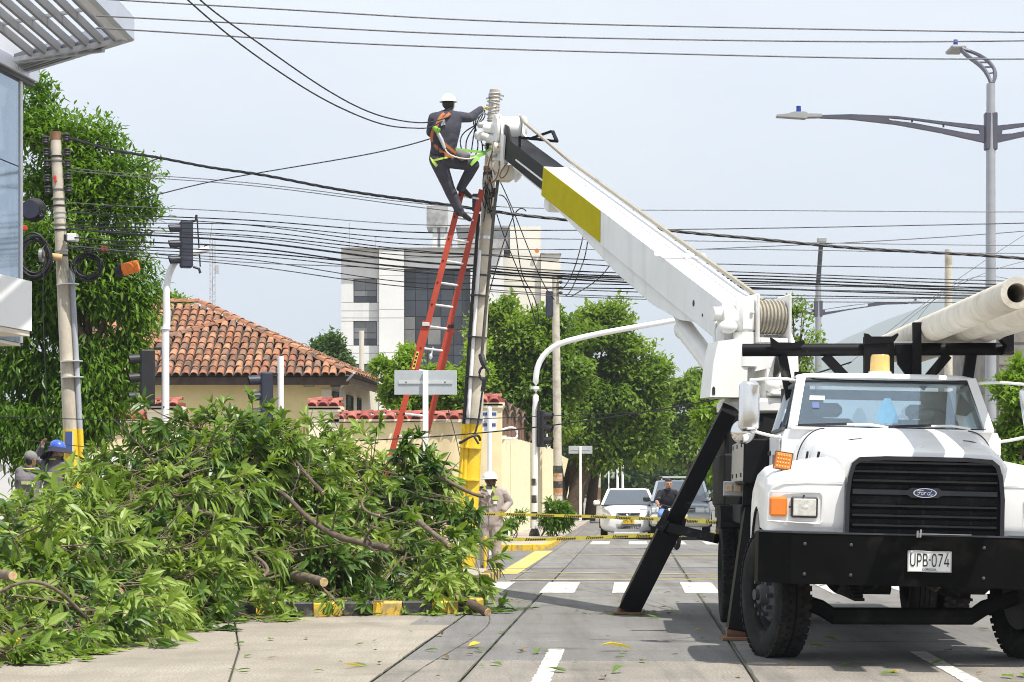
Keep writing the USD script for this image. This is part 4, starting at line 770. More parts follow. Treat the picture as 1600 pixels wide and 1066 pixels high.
# --- the pole being worked on
D = 33.0; a, b, tp_ = axis_pole((745, 600), (773, 143), D, .12, 1.33 + (772 - 141) * D / FOC)
HP = b[2]; rz = lambda z: .150 + (.085 - .150) * (z - .12) / (HP - .12)
wp = thing('utility_pole', 'weathered leaning concrete pole with yellow painted foot that the ladder leans on', 'utility pole', a)
part(wp, 'pole_shaft', shaft(a, b, .150, .085), 'concrete_pole', 40)
zy = EYE + (772 - 663) * D / FOC
part(wp, 'yellow_foot', shaft(a, tp_(zy), .157, .137), 'yellow_worn', 40)
for k, (dx, r, mt, z1) in enumerate(((-.170, .030, 'cable_black', 5.9), (-.105, .032, 'mast_white', 5.3))):
    off = np.array([dx, -.13, 0]); cpath = [tp_(zy) + off, tp_((zy + z1) / 2) + off * .92, tp_(z1) + off * .8]
    part(wp, 'conduit', tube(cpath, r, 10), mt, 40)
    part(wp, 'painted_conduit', tube([a + off, tp_(zy) + off], r + .006, 10), 'yellow_worn', 40)
for px in (463, 528, 590, 655, 700, 750): z = EYE + (772 - px) * D / FOC; part(wp, 'pole_band', band(lambda q: tp_(q) + [-.05 if q < 5.5 else 0, -.05 if q < 5.5 else 0, 0], z, rz(z) + .055, .022), 'dark_steel' if px < 660 else 'yellow_worn')
for px, h, mt in ((372, .05, 'aluminium'), (400, .02, 'dark_steel'), (431, .03, 'dark_steel'), (272, .05, 'dark_steel'), (264, .06, 'rust_steel')):
    z = EYE + (772 - px) * D / FOC; part(wp, 'pole_band', band(tp_, z, rz(z) + .014, h), mt)
top_bits = []
for k in range(16):
    z = HP - .06 - k * .055 + rnd.uniform(-.015, .015); r = rz(z) + .006
    th = [(math.cos(x), math.sin(x)) for x in np.linspace(0, 2 * PI, 18)]; tilt = rnd.uniform(-.03, .03)
    top_bits.append(tube([tp_(z) + [r * c, r * s, tilt * c] for c, s in th], rnd.uniform(.005, .012), 5))
part(wp, 'wire_wrap', join(top_bits[:9]), 'galvanised', 40); part(wp, 'wire_wrap', join(top_bits[9:]), 'cable_grey', 40)
hw = []
for k in range(26):
    z = HP - rnd.uniform(.05, 1.0); an = rnd.uniform(0, 2 * PI); r = rz(z); o = tp_(z) + [r * math.cos(an), r * math.sin(an), 0]
    hw.append(bar(o, o + np.array([math.cos(an), math.sin(an), rnd.uniform(-.5, .5)]) * rnd.uniform(.03, .09), .018, .025))
part(wp, 'pole_hardware', join(hw), 'steel')
jb = at(745, 317, D - .17); part(wp, 'junction_box', bx(jb[0] - .075, jb[0] + .075, jb[1] - .07, jb[1] + .06, jb[2] - .14, jb[2] + .14, .015), 'signal_navy')
for k, (px, py) in enumerate(((766, 272), (768, 302), (767, 330), (757, 232))):
    c = at(px, py, D - .05); br_ = part(wp, 'insulator_bracket', bar(tp_(c[2]), c + [.02, -.05, 0], .05, .03), 'dark_steel')
    part(br_, 'insulator', xf(lathe([(0, .07), (.03, .07), (.035, .04), (.02, .02), (.038, 0), (.02, -.02), (.035, -.04), (.03, -.07), (0, -.07)], 14), None, c + [.05, -.06, 0]), 'cable_black', 40)
for k in range(9):
    x0, y0 = 757 + rnd.uniform(0, 10), rnd.uniform(262, 300); pts = [at(x0, y0, D - .12), at(x0 + rnd.uniform(-4, 8), y0 + rnd.uniform(12, 30), D - .2), at(x0 + rnd.uniform(-6, 8), y0 + rnd.uniform(30, 60), D - .15)]
    part(wp, 'loose_lead', tube(smooth_path(pts, 10), .009, 5), 'cable_black')
for k in range(5):
    pts = [at(757 - 2 * k, 172 + 3 * k, D - .1), at(752 - 3 * k, 190, D - .2), at(728 + 6 * k, 205 + 4 * k, D - .3), at(722 + 7 * k, 236 + 2 * k, D - .3)]
    part(wp, 'loose_lead', tube(smooth_path(pts, 16), .011, 5), 'cable_black')
# --- the ladder
def rail(pa, pb, da, db, y0, y1, w=.045, dp=.085, off=0):
    A, Bq = at(*pa, da), at(*pb, db); f = lambda py: A + (Bq - A) * ((EYE + (HZ - py) * D / FOC) - A[2]) / (Bq[2] - A[2])
    return f
LA = rail((724, 290), (650, 578), 32.62, 32.5, 0, 0); RA = rail((752, 300), (686, 578), 32.78, 32.66, 0, 0)
ld = thing('extension_ladder', 'red two-part extension ladder with pale rungs leaning on the old pole', 'ladder', gz(LA(895), .13))
nrm_ = np.array([.0, -1, 0.0])
def railm(f, y0, y1, side, shift):
    p, q = f(y0) + np.array([side * shift, 0, 0]), f(y1) + np.array([side * shift, 0, 0]); return [bar(p, q, .014, .085, up=(0, 1, 0)), bar(p + [side * -.016, -.036, 0], q + [side * -.016, -.036, 0], .034, .012, up=(0, 1, 0)), bar(p + [side * -.016, .036, 0], q + [side * -.016, .036, 0], .034, .012, up=(0, 1, 0))]
def railbar(f, y0, y1, side, shift): p, q = f(y0) + np.array([side * shift, 0, 0]), f(y1) + np.array([side * shift, 0, 0]); return bar(p, q, .092, .05, up=(0, 1, 0))
part(ld, 'fly_rail', railbar(LA, 291, 590, -1, 0), 'ladder_red'); part(ld, 'fly_rail', railbar(RA, 300, 590, 1, 0), 'ladder_red')
part(ld, 'base_rail', railbar(LA, 506, 897, -1, .045), 'ladder_red'); part(ld, 'base_rail', railbar(RA, 514, 897, 1, .045), 'ladder_red')
for py in np.arange(311, 890, 33.8):
    rg = part(ld, 'rung', cyl(LA(py) + [0, -.0, 0], RA(py + 3), .02, n=10), 'aluminium', 40)
    part(ld, 'rung_end', [cyl(LA(py) + [-.012, -.024, 0], LA(py) + [-.012, -.034, 0], .016, n=10)], 'cable_black')
p = LA(510); part(ld, 'guide_clip', bx(p[0] - .09, p[0] + .03, p[1] - .06, p[1] - .026, p[2] - .04, p[2] + .02, .006), 'aluminium')
p = RA(512); part(ld, 'guide_clip', bx(p[0] - .02, p[0] + .08, p[1] - .06, p[1] - .026, p[2] - .03, p[2] + .02, .006), 'cable_black')
part(ld, 'sticker', bar(LA(553) + [-.045, -.028, 0], LA(580) + [-.045, -.028, 0], .045, .004, up=(0, 1, 0)), 'ladder_sticker')
part(ld, 'sticker_print', [bar(LA(y) + [-.045, -.032, 0], LA(y + 4) + [-.045, -.032, 0], .03, .003, up=(0, 1, 0)) for y in (555, 561, 567, 573)], 'ink')
part(ld, 'pulley', [ball((LA(560) + RA(560)) / 2 + [0, -.03, 0], (.03, .03, .05), 2), bar((LA(545) + RA(545)) / 2, (LA(560) + RA(560)) / 2, .03, .02)], 'aluminium', 40)
# --- the left pole with its fittings
D2 = 38.0; a, b, tl_ = axis_pole((109, 650), (87, 210), D2, .13, EYE + (772 - 208) * D2 / FOC); r2 = lambda z: .155 + (.098 - .155) * z / b[2]
lp = thing('utility_pole', 'concrete pole at left hung with black cable coils, blue notice on its yellow foot', 'utility pole', a)
part(lp, 'pole_shaft', shaft(a, b, .155, .098), 'concrete_pole', 40)
part(lp, 'pole_cap', cyl(tl_(b[2] - .14), tl_(b[2] + .02), .102, n=24), 'rust_steel', 40)
zy = EYE + (772 - 671) * D2 / FOC; part(lp, 'yellow_foot', shaft(a, tl_(zy), .162, .143), 'yellow_worn', 40)
off = np.array([.19, -.03, 0]); part(lp, 'grey_conduit', tube([tl_(zy) + off, tl_(EYE + (772 - 422) * D2 / FOC) + off * .95], .05, 12), 'pvc_grey', 40)
part(lp, 'painted_conduit', tube([a + off, tl_(zy) + off], .055, 12), 'yellow_worn', 40)
for py in (445, 565, 590): z = EYE + (772 - py) * D2 / FOC; part(lp, 'conduit_strap', band(lambda q: tl_(q) + [.09, -.01, 0], z, .21, .02), 'aluminium')
for s, x0 in ((-1, 71), (1, 104)):
    for k, py in enumerate((219, 238, 256, 279, 297) if s < 0 else (215, 238, 256, 276, 295)):
        c = at(x0 + k * (1.0 if s < 0 else .8), py, D2 - .05); ib = part(lp, 'insulator', xf(lathe([(0, .08), (.04, .08), (.07, .05), (.05, .02), (.06, 0), (.05, -.02), (.07, -.05), (.04, -.08), (0, -.08)], 16), None, c), 'cable_black', 40)
        part(ib, 'insulator_bracket', bar(tl_(c[2]), c, .03, .03), 'dark_steel')
for py in (245, 252, 297, 312, 322, 332, 340, 352, 360, 392, 400): z = EYE + (772 - py) * D2 / FOC; part(lp, 'pole_band', band(tl_, z, r2(z) + .012, .03), rnd.choice(['steel', 'cable_grey', 'cable_black', 'galvanised']))
c0, c1 = at(97, 403, D2 - .2), at(69, 399, D2 - .25); wa = part(lp, 'wooden_arm', cyl(c0, c1, .065, n=14), 'wood_arm', 40)
part(wa, 'arm_plate', cyl(c1 + [-.02, 0, 0], c1 + [-.08, 0, 0], .13, n=18), 'steel')
c = at(114, 372, D2 - .2); part(lp, 'white_box', bx(c[0] - .10, c[0] + .09, c[1] - .1, c[1] + .1, c[2] - .07, c[2] + .08, .02), 'plate_white')
part(lp, 'white_box_back', bx(c[0] - .16, c[0] - .105, c[1] - .08, c[1] + .08, c[2] - .06, c[2] + .06, .01), 'cable_black')
c = at(108, 690, D2 - .17); nt = part(lp, 'notice', bx(c[0] - .075, c[0] + .06, c[1] - .008, c[1] + .008, c[2] - .2, c[2] + .19, .004), 'sign_blue')
part(nt, 'notice_edge', bx(c[0] + .0605, c[0] + .075, c[1] - .008, c[1] + .008, c[2] - .2, c[2] + .19), 'plate_white')
part(lp, 'red_mark', [ball(at(86, 180 + 390 / 3.99, D2 - .125), (.03, .01, .05), 1), ball(at(87, 180 + 410 / 3.99, D2 - .125), (.025, .01, .035), 1)], 'red_plastic')
def coil(name, label, px, py, d, rx, rz_, r, n, seed):
    g_ = np.random.default_rng(seed); c = at(px, py, d); t = thing(name, label, 'cable coil', c)
    for k in range(n):
        ax, az = rx + g_.normal(0, .03), rz_ + g_.normal(0, .03); o = g_.normal(0, .018, 3)
        part(t, 'turn', tube([c + o + [ax * math.cos(x), g_.normal(0, .004) + .05 * math.sin(x + k), az * math.sin(x)] for x in np.linspace(0, 2 * PI, 36)], r, 6, False), 'cable_black', 40)
    return t
coil('cable_coil', 'large oval coil of black cable left of the left pole, below the wooden arm', 54, 402, D2 - .3, .27, .36, .022, 8, 1)
coil('cable_coil', 'round coil of black cable hanging just right of the left pole', 138, 417, D2 - .3, .24, .24, .016, 9, 2)
t = thing('cable_reel', 'dark flat cable reel hanging left of the left pole under its lowest insulator', 'cable reel', at(50, 326, D2 - .2))
c = at(49, 328, D2 - .2); part(t, 'reel_face', cyl(c, c + [0, -.1, 0], .17, n=28), 'signal_navy', 40); part(t, 'reel_turns', [tube([c + [(.18 + .012 * k) * math.cos(x) + .01 * k, -.05 + .02 * k, (.17 + .012 * k) * math.sin(x)] for x in np.linspace(0, 2 * PI, 32)], .012, 6, False) for k in range(5)], 'cable_black', 40)
c0, c1 = at(191, 422, D2 - .6), at(217, 415, D2 - .6); t = thing('splice_closure', 'orange cylinder with black end hanging from a cable in front of the tree', 'cable closure', c0)
part(t, 'orange_cover', [tube([c0 + (c1 - c0) * u for u in (0, .04, .3, .33, .36, .66, .69, .72, .95, 1)], [.10, .115, .115, .105, .115, .112, .102, .112, .108, .085], 18)], 'orange_plastic', 35)
cm = (c0 + c1) / 2; part(t, 'rib', [bar(c0 + np.array([0, -.105 * math.cos(q_), .105 * math.sin(q_)]), c1 + np.array([0, -.10 * math.cos(q_), .10 * math.sin(q_)]), .02, .02) for q_ in (-.9, 0, .9)], 'orange_plastic')
dr = nrm(c0 - c1); part(t, 'black_end', [cyl(c0 + dr * .005, c0 + dr * .05, .13, n=18), cyl(c0 + dr * .05, c0 + dr * .14, .085, n=14)], 'cable_black', 40)
for px, py, lab in ((37, 356, 'small red cable tag hanging at the edge of the glass building'), (163, 389, 'small red cable tag on a cable right of the left pole')):
    c = at(px, py, D2 - .4); top('cable_tag', bx(c[0] - .065, c[0] + .065, c[1] - .02, c[1] + .02, c[2] - .05, c[2] + .04, .012), 'red_plastic', lab, 'cable tag', base=c)
# --- signals
def hood(o, ln, r, dr):
    """open half-tube visor."""
    d_, s_, u_ = frame(dr); ang = np.linspace(-.25 * PI, 1.25 * PI, 14); n = len(ang)
    A = np.array([o + r * (math.cos(x) * s_ + math.sin(x) * u_) for x in ang]); Bq = np.array([o + d_ * ln * (1 - .25 * (1 - math.sin(x)) / 2) + r * (math.cos(x) * s_ + math.sin(x) * u_) + u_ * -.02 for x in ang])
    v = np.vstack([A, Bq]); i = np.arange(n - 1); f = np.vstack([np.c_[i, i + 1, n + i + 1], np.c_[i, n + i + 1, n + i]]); return join([(v, f), (v * 1.0 + u_ * .004, f[:, ::-1])])
def signal(c, h, w, dp, dr, mt='signal_black', parent=None, lamps=3):
    """signal head centred on c, lamps towards dr."""
    d_, s_, u_ = frame(dr); Rm = np.array([s_, d_, u_]).T
    hd_ = part(parent, 'signal_head', xf(bx(-w / 2, w / 2, -dp / 2, dp / 2, -h / 2, h / 2, .03), Rm, c), mt)
    for k in range(lamps):
        o = c + d_ * (dp / 2 + .003) + u_ * (h / 2 - (k + .5) * h / lamps)
        part(hd_, 'visor', hood(o + d_ * .0, .24, w * .40, dr), mt)
        part(hd_, 'lens', cyl(o, o + d_ * .015, w * .36, n=18), ['red_lens', 'amber_lens', 'tower_glass'][k % 3])
    return hd_
DM = 42.0
base = gz(at(258, 700, DM), .13); sm = thing('traffic_signal', 'white bent signal mast with two black signal heads in front of the tiled house', 'traffic light', base)
pts = [gz(at(258, 700, DM), .13), at(258.5, 520, DM), at(260, 460, DM), at(266, 424, DM), at(280, 404, DM), at(303, 395, DM), at(326, 388, DM)]
part(sm, 'mast', tube(np.vstack([np.linspace(pts[0], pts[1], 8)[:-1], smooth_path(pts[1:], 26)]), np.r_[np.linspace(.085, .078, 8)[:-1], np.linspace(.078, .062, 26)], 18), 'mast_white', 40)
part(sm, 'mast_collar', [cyl(at(258.5, 515, DM), at(258.5, 511, DM), .105, n=20)], 'mast_white', 40); part(sm, 'arm_cap', [bar(at(320, 390, DM), at(323, 382, DM), .06, .06)], 'signal_black')
signal(at(291, 382, DM - .1), .98, .22, .26, (-.94, -.30, .0), 'signal_navy', sm)
part(sm, 'signal_bracket', [tube([at(298, 346, DM), at(306, 345, DM), at(307, 336, DM)], .03, 6), tube([at(308, 342, DM), at(313, 417, DM)], .016, 6), tube([at(302, 417, DM), at(311, 420, DM), at(313, 427, DM)], .03, 6)], 'signal_black')
signal(at(230, 591, DM - .1), 1.17, .29, .30, (-.96, -.27, 0), 'signal_black', sm)
part(sm, 'head_arm', [bar(at(240, 545, DM), at(258, 545, DM), .05, .05), bar(at(240, 633, DM), at(258, 633, DM), .05, .05)], 'signal_black'); part(sm, 'hatch', [ball(at(256, 636, DM - .08), .018, 1)], 'ink')
DM2 = 39.0; base = gz(at(438, 700, DM2), .13); s2 = thing('traffic_signal', 'short white signal post with one dark signal head above the branch heap', 'traffic light', base)
part(s2, 'mast', [cyl(base, at(438.5, 557, DM2), .062, n=18)], 'mast_white', 40)
signal(at(416, 620, DM2), .95, .25, .24, (-.96, -.27, 0), 'signal_navy', s2); part(s2, 'head_arm', [bar(at(420, 585, DM2), at(438, 585, DM2), .05, .05), bar(at(420, 655, DM2), at(438, 655, DM2), .05, .05)], 'signal_black')
DM3 = 57.7; base = gz(at(835, 838, DM3), .125); s3 = thing('traffic_signal', 'tall white signal mast with black bands and long arm at the far pavement corner', 'traffic light', base)
pts = [at(836, 640, DM3), at(837, 600, DM3), at(843, 566, DM3), at(862, 544, DM3), at(895, 531, DM3), at(960, 517, DM3), at(1063, 499, DM3)]
part(s3, 'mast', tube(np.vstack([np.linspace(base, pts[0], 6)[:-1], smooth_path(pts, 30)]), np.r_[np.full(5, .085), np.linspace(.085, .075, 30)], 16), 'mast_white', 40)
for y0, y1 in ((748, 759), (774, 786), (800, 812)): part(s3, 'black_band', cyl(at(835, y0, DM3), at(835, y1, DM3), .089, n=18), 'kerb_black', 40)
part(s3, 'mast_foot', [tube([gz(base, .12), gz(base, .2), gz(base, .28), gz(base, .34)], [.16, .15, .12, .09], 16)], 'kerb_black', 40); part(s3, 'mast_collar', cyl(at(836, 608, DM3), at(836, 604, DM3), .12, n=16), 'mast_white', 40)
signal(at(846, 670, DM3), 1.05, .30, .22, (.93, -.30, 0), 'signal_black', s3); part(s3, 'back_board', bx(*(at(841, 0, DM3)[0] + np.array([0, .04])), DM3 - .2, DM3 + .25, at(0, 695, DM3)[2], at(0, 627, DM3)[2]), 'signal_black')
# --- signs seen from behind
def sign(label, px, w, y0, y1, d, z0, post_r, crossbar=True):
    c = at(px, (y0 + y1) / 2, d); hh = (y1 - y0) * d / FOC; t = thing('street_sign', label, 'sign', gz(c, z0))
    part(t, 'sign_panel', bx(c[0] - w * d / FOC / 2, c[0] + w * d / FOC / 2, d - .006, d + .006, c[2] - hh / 2, c[2] + hh / 2, .004), 'sign_back')
    part(t, 'post', bx(c[0] - post_r, c[0] + post_r, d - .075, d - .022, z0, c[2] + hh / 2 - .005, .006), 'mast_white')
    if crossbar:
        part(t, 'crossbar', bx(c[0] - w * d / FOC * .43, c[0] + w * d / FOC * .43, d - .0215, d - .0065, c[2] - .05 * hh, c[2] + .08 * hh), 'aluminium')
        part(t, 'bolt', [ball((c[0] + s * w * d / FOC * .31, d - .023, c[2] + .015 * hh), .012, 1) for s in (-1, 1)], 'cable_black')
    return t
sign('wide grey sign panel seen from behind on white post, in front of the ladder', 665, 98, 579, 617, 30.5, .13, .042)
sign('small grey rectangular sign seen from behind on thin white post by the far trees', 907, 37, 697, 709, 90, .12, .06)
d = 120; c = at(951, 727, d); t = thing('street_sign', 'round grey sign with a plate below it, seen from behind far down the street', 'sign', gz(c, .12))
part(t, 'sign_disc', cyl(c, c + [0, .02, 0], .34, n=24), 'sign_back'); part(t, 'sign_panel', bx(c[0] - .36, c[0] + .36, d, d + .02, c[2] - .72, c[2] - .42), 'sign_back'); part(t, 'post', cyl(gz(c, .12) + [0, -.05, 0], c + [0, -.05, .2], .04, n=8), 'mast_white')
d = 100; c = at(927, 736, d); t = thing('street_sign', 'small round sign on thin pole in the shade of the street trees', 'sign', gz(c, .12))
part(t, 'sign_disc', cyl(c, c + [0, .02, 0], .28, n=24), 'sign_back'); part(t, 'post', cyl(gz(c, .12) + [0, -.05, 0], c + [0, -.05, .1], .035, n=8), 'pvc_grey')
d = 44; c = at(765, 655, d); t = thing('street_name_sign', 'white post with two street name plates by the wall corner, behind the standing worker', 'sign', gz(c, .13))
part(t, 'post', cyl(gz(c, .0), at(765, 640, d), .052, n=14), 'mast_white', 40); part(t, 'finial', ball(at(765, 639, d), .05, 2), 'mast_white', True)
for k, (y0, y1, x0, x1) in enumerate(((643, 659, 750, 777), (660, 674, 751, 776))):
    p0, p1 = at(x0, y1, d + .07), at(x1, y0, d + .07); sp = part(t, 'name_plate', bx(p0[0], p1[0], d + .06, d + .075, p0[2], p1[2]), 'plate_white')
    part(sp, 'plate_band', bx(p0[0] + .02, p1[0] - .02, d + .052, d + .0595, p1[2] - .09, p1[2] - .02), 'sign_blue')
# --- other poles down the street
def old_pole(label, p0, ptop, d, r0, r1, bands=(), z0=.12, mt='concrete_pole_pale'):
    a, b, f = axis_pole(p0, ptop, d, z0, at(*ptop, d)[2]); t = thing('utility_pole', label, 'utility pole', a)
    part(t, 'pole_shaft', shaft(a, b, r0, r1, 16, 4), mt, 40)
    for y0, y1, m_ in bands: part(t, 'painted_band', cyl(f(at(0, y1, d)[2]), f(at(0, y0, d)[2]), r0 * 1.03, n=16), m_, 40)
    return t, f
t, f = old_pole('pale concrete pole with black and orange bands beside the ribbed wall', (871, 700), (868, 430), 70, .16, .12, ((728, 740, 'kerb_black'), (740, 752, 'faded_orange'), (752, 763, 'kerb_black'), (763, 774, 'faded_orange')))
for py in (433, 441, 450, 458): c = at(876, py, 69.8); part(t, 'insulator', ball(c, (.07, .07, .06), 2), 'cable_black', 40); part(t, 'insulator_bracket', bar(f(c[2]), c, .05, .04), 'dark_steel')
c = at(862, 470, 69.8); part(t, 'transformer_box', bx(c[0] - .2, c[0] + .05, c[1] + .1, c[1] + .5, c[2] - .55, c[2] + .35, .04), 'signal_navy')
old_pole('distant pole with orange lower half beside the white car', (933, 740), (936, 650), 98, .2, .16, ((762, 780, 'rust_steel'), (780, 790, 'faded_orange')))
old_pole('plain grey pole standing behind the crane truck, left of the big street lamp', (1482, 560), (1482, 390), 60, .14, .11)
for px, y0, d in ((965, 722, 130), (973, 727, 140)): old_pole(f'slim white post far down the street, {"left" if px < 970 else "right"} one of a pair', (px, 760), (px, y0), d, .09, .09, mt='mast_white')
# --- street lamps
def lamp(label, px, ytop, d, arms, top_arm=True, r=.095):
    b = at(px, ytop, d); a = gz(b, .12); t = thing('street_lamp', label, 'street lamp', a)
    part(t, 'post', tube([a, a + (b - a) * .5, b], [r * 1.25, r * 1.1, r * .9], 16), 'lamp_post', 40)
    part(t, 'post_collar', [bx(b[0] - r * 1.3, b[0] + r * 1.3, d - r * .9, d + r * .9, at(0, y0, d)[2], at(0, y1, d)[2], .02) for y0, y1 in arms[0][2]], 'lamp_arm')
    for pts_up, pts_lo, _, head in arms:
        P = [(x * 1.0, y) for x, y in pts_up] + [(x, y) for x, y in pts_lo[::-1]]; S = Polygon(P)
        if head.get('slot'): S = S.difference(Polygon(head['slot']).buffer(1.2))
        q = np.array([at(x, y, d) for x, y in P]); sc = d / FOC
        from shapely import affinity
        S2 = affinity.affine_transform(S, [sc, 0, 0, -sc, -800 * sc, EYE + HZ * sc]); ar_ = part(t, 'lamp_arm', prism(S2, .09, (0, d + .045, 0), X, Z), 'lamp_arm')
        for st_ in head.get('struts', ()): part(ar_, 'arm_strut', bar(at(*st_[0], d), at(*st_[1], d), .03, .05), 'lamp_arm')
        h = head['at']; s = head['dir']; c = at(*h, d)
        hp = [(-.27, .028), (0, .034), (.06, .07), (.28, .07), (.42, .03), (.62, .015), (.62, -.02), (.05, -.06), (0, -.034), (-.27, -.028)]
        lh = part(t, 'lamp_head', prism([(c[0] + s * x, c[2] + z) for x, z in hp][::1 if s > 0 else -1], .22, (0, d + .11, 0), X, Z), 'lamp_head')
        part(lh, 'photocell', [xf(lathe([(0, .13), (.045, .125), (.05, .02), (.03, 0), (0, 0)], 14), None, c + [s * .18, 0, .07])], 'blue_cap', 40); part(lh, 'clamp', bar(c + [-s * .16, 0, 0], c + [s * .06, 0, 0], .09, .09), 'lamp_head')
    return t, b
L = lambda m_, *p: [(m_(x), y) for x, y in p]
idn = lambda x: x; mir = lambda x: 2 * 1548 - x
DL = 40.0; arms = []
for mm in (idn, mir):
    arms.append((L(mm, (1282, 180.5), (1330, 179), (1400, 182), (1470, 190), (1541, 197)), L(mm, (1282, 185), (1330, 187), (1400, 195), (1470, 208), (1541, 224)), [(235, 176)],
        dict(slot=L(mm, (1390, 186), (1430, 189.5), (1480, 197), (1529, 204.5), (1530, 209), (1516, 208), (1470, 199.5), (1430, 192), (1390, 187)), struts=[L(mm, (1425, 187), (1425, 191)), L(mm, (1474, 192), (1474, 199))], at=(mm(1262), 181.5), dir=-1 if mm is idn else 1)))
t, b = lamp('tall grey street lamp with curved double arm right of the truck boom', 1548, 131, DL, arms)
ta = smooth_path([at(1549, 131, DL), at(1540, 112, DL + .3), at(1522, 95, DL + .9), at(1503, 79, DL + 1.5)], 12); tb_ = smooth_path([at(1551, 131, DL), at(1555, 115, DL + .3), at(1545, 97, DL + .9), at(1525, 84, DL + 1.4), at(1503, 76, DL + 1.5)], 14)
ua = part(t, 'upper_arm', tube(ta, .045, 6), 'lamp_arm'); part(ua, 'arm_rib', tube(tb_, .04, 6), 'lamp_arm'); part(ua, 'arm_strut', [bar(ta[k], tb_[k + 1], .03, .03) for k in (2, 4, 6, 8)], 'lamp_arm')
c = at(1497, 74, DL + 1.6); lh = part(t, 'lamp_head', bx(c[0] - .16, c[0] + .16, c[1] - .1, c[1] + .5, c[2] - .05, c[2] + .04, .03), 'lamp_head'); part(lh, 'photocell', xf(lathe([(0, .13), (.045, .125), (.05, .02), (.03, 0), (0, 0)], 14), None, c + [-.03, .1, .05]), 'blue_cap', 40)
m2 = lambda x: 2 * 1278.5 - x; arms = []
for mm in (idn, m2):
    arms.append((L(mm, (1418, 472), (1380, 472), (1330, 477), (1285, 484)), L(mm, (1418, 475), (1380, 476.5), (1330, 484), (1285, 493)), [(495, 470)], dict(slot=L(mm, (1355, 476), (1320, 480.5), (1290, 485), (1290, 486.5), (1320, 482.5), (1355, 477.5)), at=(mm(1424), 473), dir=1 if mm is idn else -1)))
t, b = lamp('distant street lamp with double arm and leaning floodlight pole above the truck cab', 1278.5, 445, 88, arms, r=.14)
part(t, 'floodlight_pole', cyl(at(1278, 447, 88), at(1283, 380, 88), .10, n=10), 'dark_steel'); c = at(1284, 375, 88); part(t, 'floodlight', bx(c[0] - .2, c[0] + .2, 87.85, 88.15, c[2] - .13, c[2] + .1, .04), 'lamp_head')
# --- lattice mast far away
d = 170; t = thing('lattice_tower', 'slim lattice radio mast rising behind the tiled roof', 'radio mast', gz(at(332, 0, d), 0))
cs = [gz(at(328, 0, d), 0), gz(at(336, 0, d), 0), gz(at(332, 0, d + .5), 0)]; zt = at(0, 374, d)[2]
for c in cs: part(t, 'leg', bar(c, gz(c, zt), .07, .07), 'galvanised')
z, k, br_ = 12.0, 0, []
while z < zt - .35:
    A, Bq = cs[k % 2], cs[1 - k % 2]; br_.append(bar(gz(A, z), gz(Bq, z + .33), .04, .04)); br_.append(bar(gz(cs[0], z), gz(cs[1], z), .03, .03)); z += .33; k += 1
part(t, 'lattice_bracing', join(br_), 'galvanised', kind='stuff'); part(t, 'antenna', [bar(gz(cs[0], zt), gz(cs[0], zt) + [.2, 0, 1.4], .05, .05), bx(cs[1][0] + .05, cs[1][0] + .3, d - .1, d + .1, zt - 2.9, zt - 2.2)], 'galvanised')
# --- caution tape
def tape(label, pts, w=.075):
    P = smooth_path([at(*p) for p in pts], 60); up = np.array([0, 0, w / 2]); n = len(P); tw = np.array([.012 * math.sin(i * .35) for i in range(n)])
    A, Bq = P + up + np.c_[tw * 0, tw, tw * 0], P - up - np.c_[tw * 0, tw, tw * 0]; v = np.vstack([A, Bq, A + [0, .003, 0], Bq + [0, .003, 0]]); i = np.arange(n - 1)
    f = np.vstack([np.c_[i, i + 1, n + i + 1, n + i], np.c_[2 * n + i, 3 * n + i, 3 * n + i + 1, 2 * n + i + 1], np.c_[i, 2 * n + i, 2 * n + i + 1, i + 1], np.c_[n + i, n + i + 1, 3 * n + i + 1, 3 * n + i]])
    t = thing('caution_tape', label, 'caution tape', P[0]); part(t, 'tape_band', (v, f), 'tape_yellow')
    s = np.r_[0, np.cumsum(np.linalg.norm(np.diff(P, axis=0), axis=1))]; mk, x = [], .25
    g_ = np.random.default_rng(4)
    while x < s[-1] - .5:
        for k in range(9):
            a_ = np.array([np.interp(x, s, P[:, j]) for j in range(3)]); b_ = np.array([np.interp(x + .055, s, P[:, j]) for j in range(3)])
            sl = .02 if k < 2 else 0; mk.append(bar(a_ + [0, -.014, -.012 - sl * .5], b_ + [0, -.014, .012 * 0 + sl], .003, .022 if k > 1 else .018, up=(0, 0, 1))); x += .085
        x += .42
    part(t, 'printed_marks', join(mk), 'ink', kind='stuff'); return t
tape('upper yellow caution tape stretched between the old pole and the truck', [(733, 803, 33.0), (800, 804, 31.5), (900, 806.5, 29), (1000, 810, 26), (1119, 816, 22.0)], .044)
tape('lower yellow caution tape stretched between the branch heap and the truck', [(757, 843, 32.9), (850, 842.5, 31), (950, 839, 28.5), (1040, 836, 25.5), (1119, 835, 22.0)], .050)
top('yellow_stake', cyl(gz(at(758, 840, 32.9), .1), at(758, 838, 32.9), .03, n=10), 'yellow_worn', 'thin yellow stake that ties the lower caution tape beside the worker', 'stake', base=gz(at(758, 840, 32.9), .1))
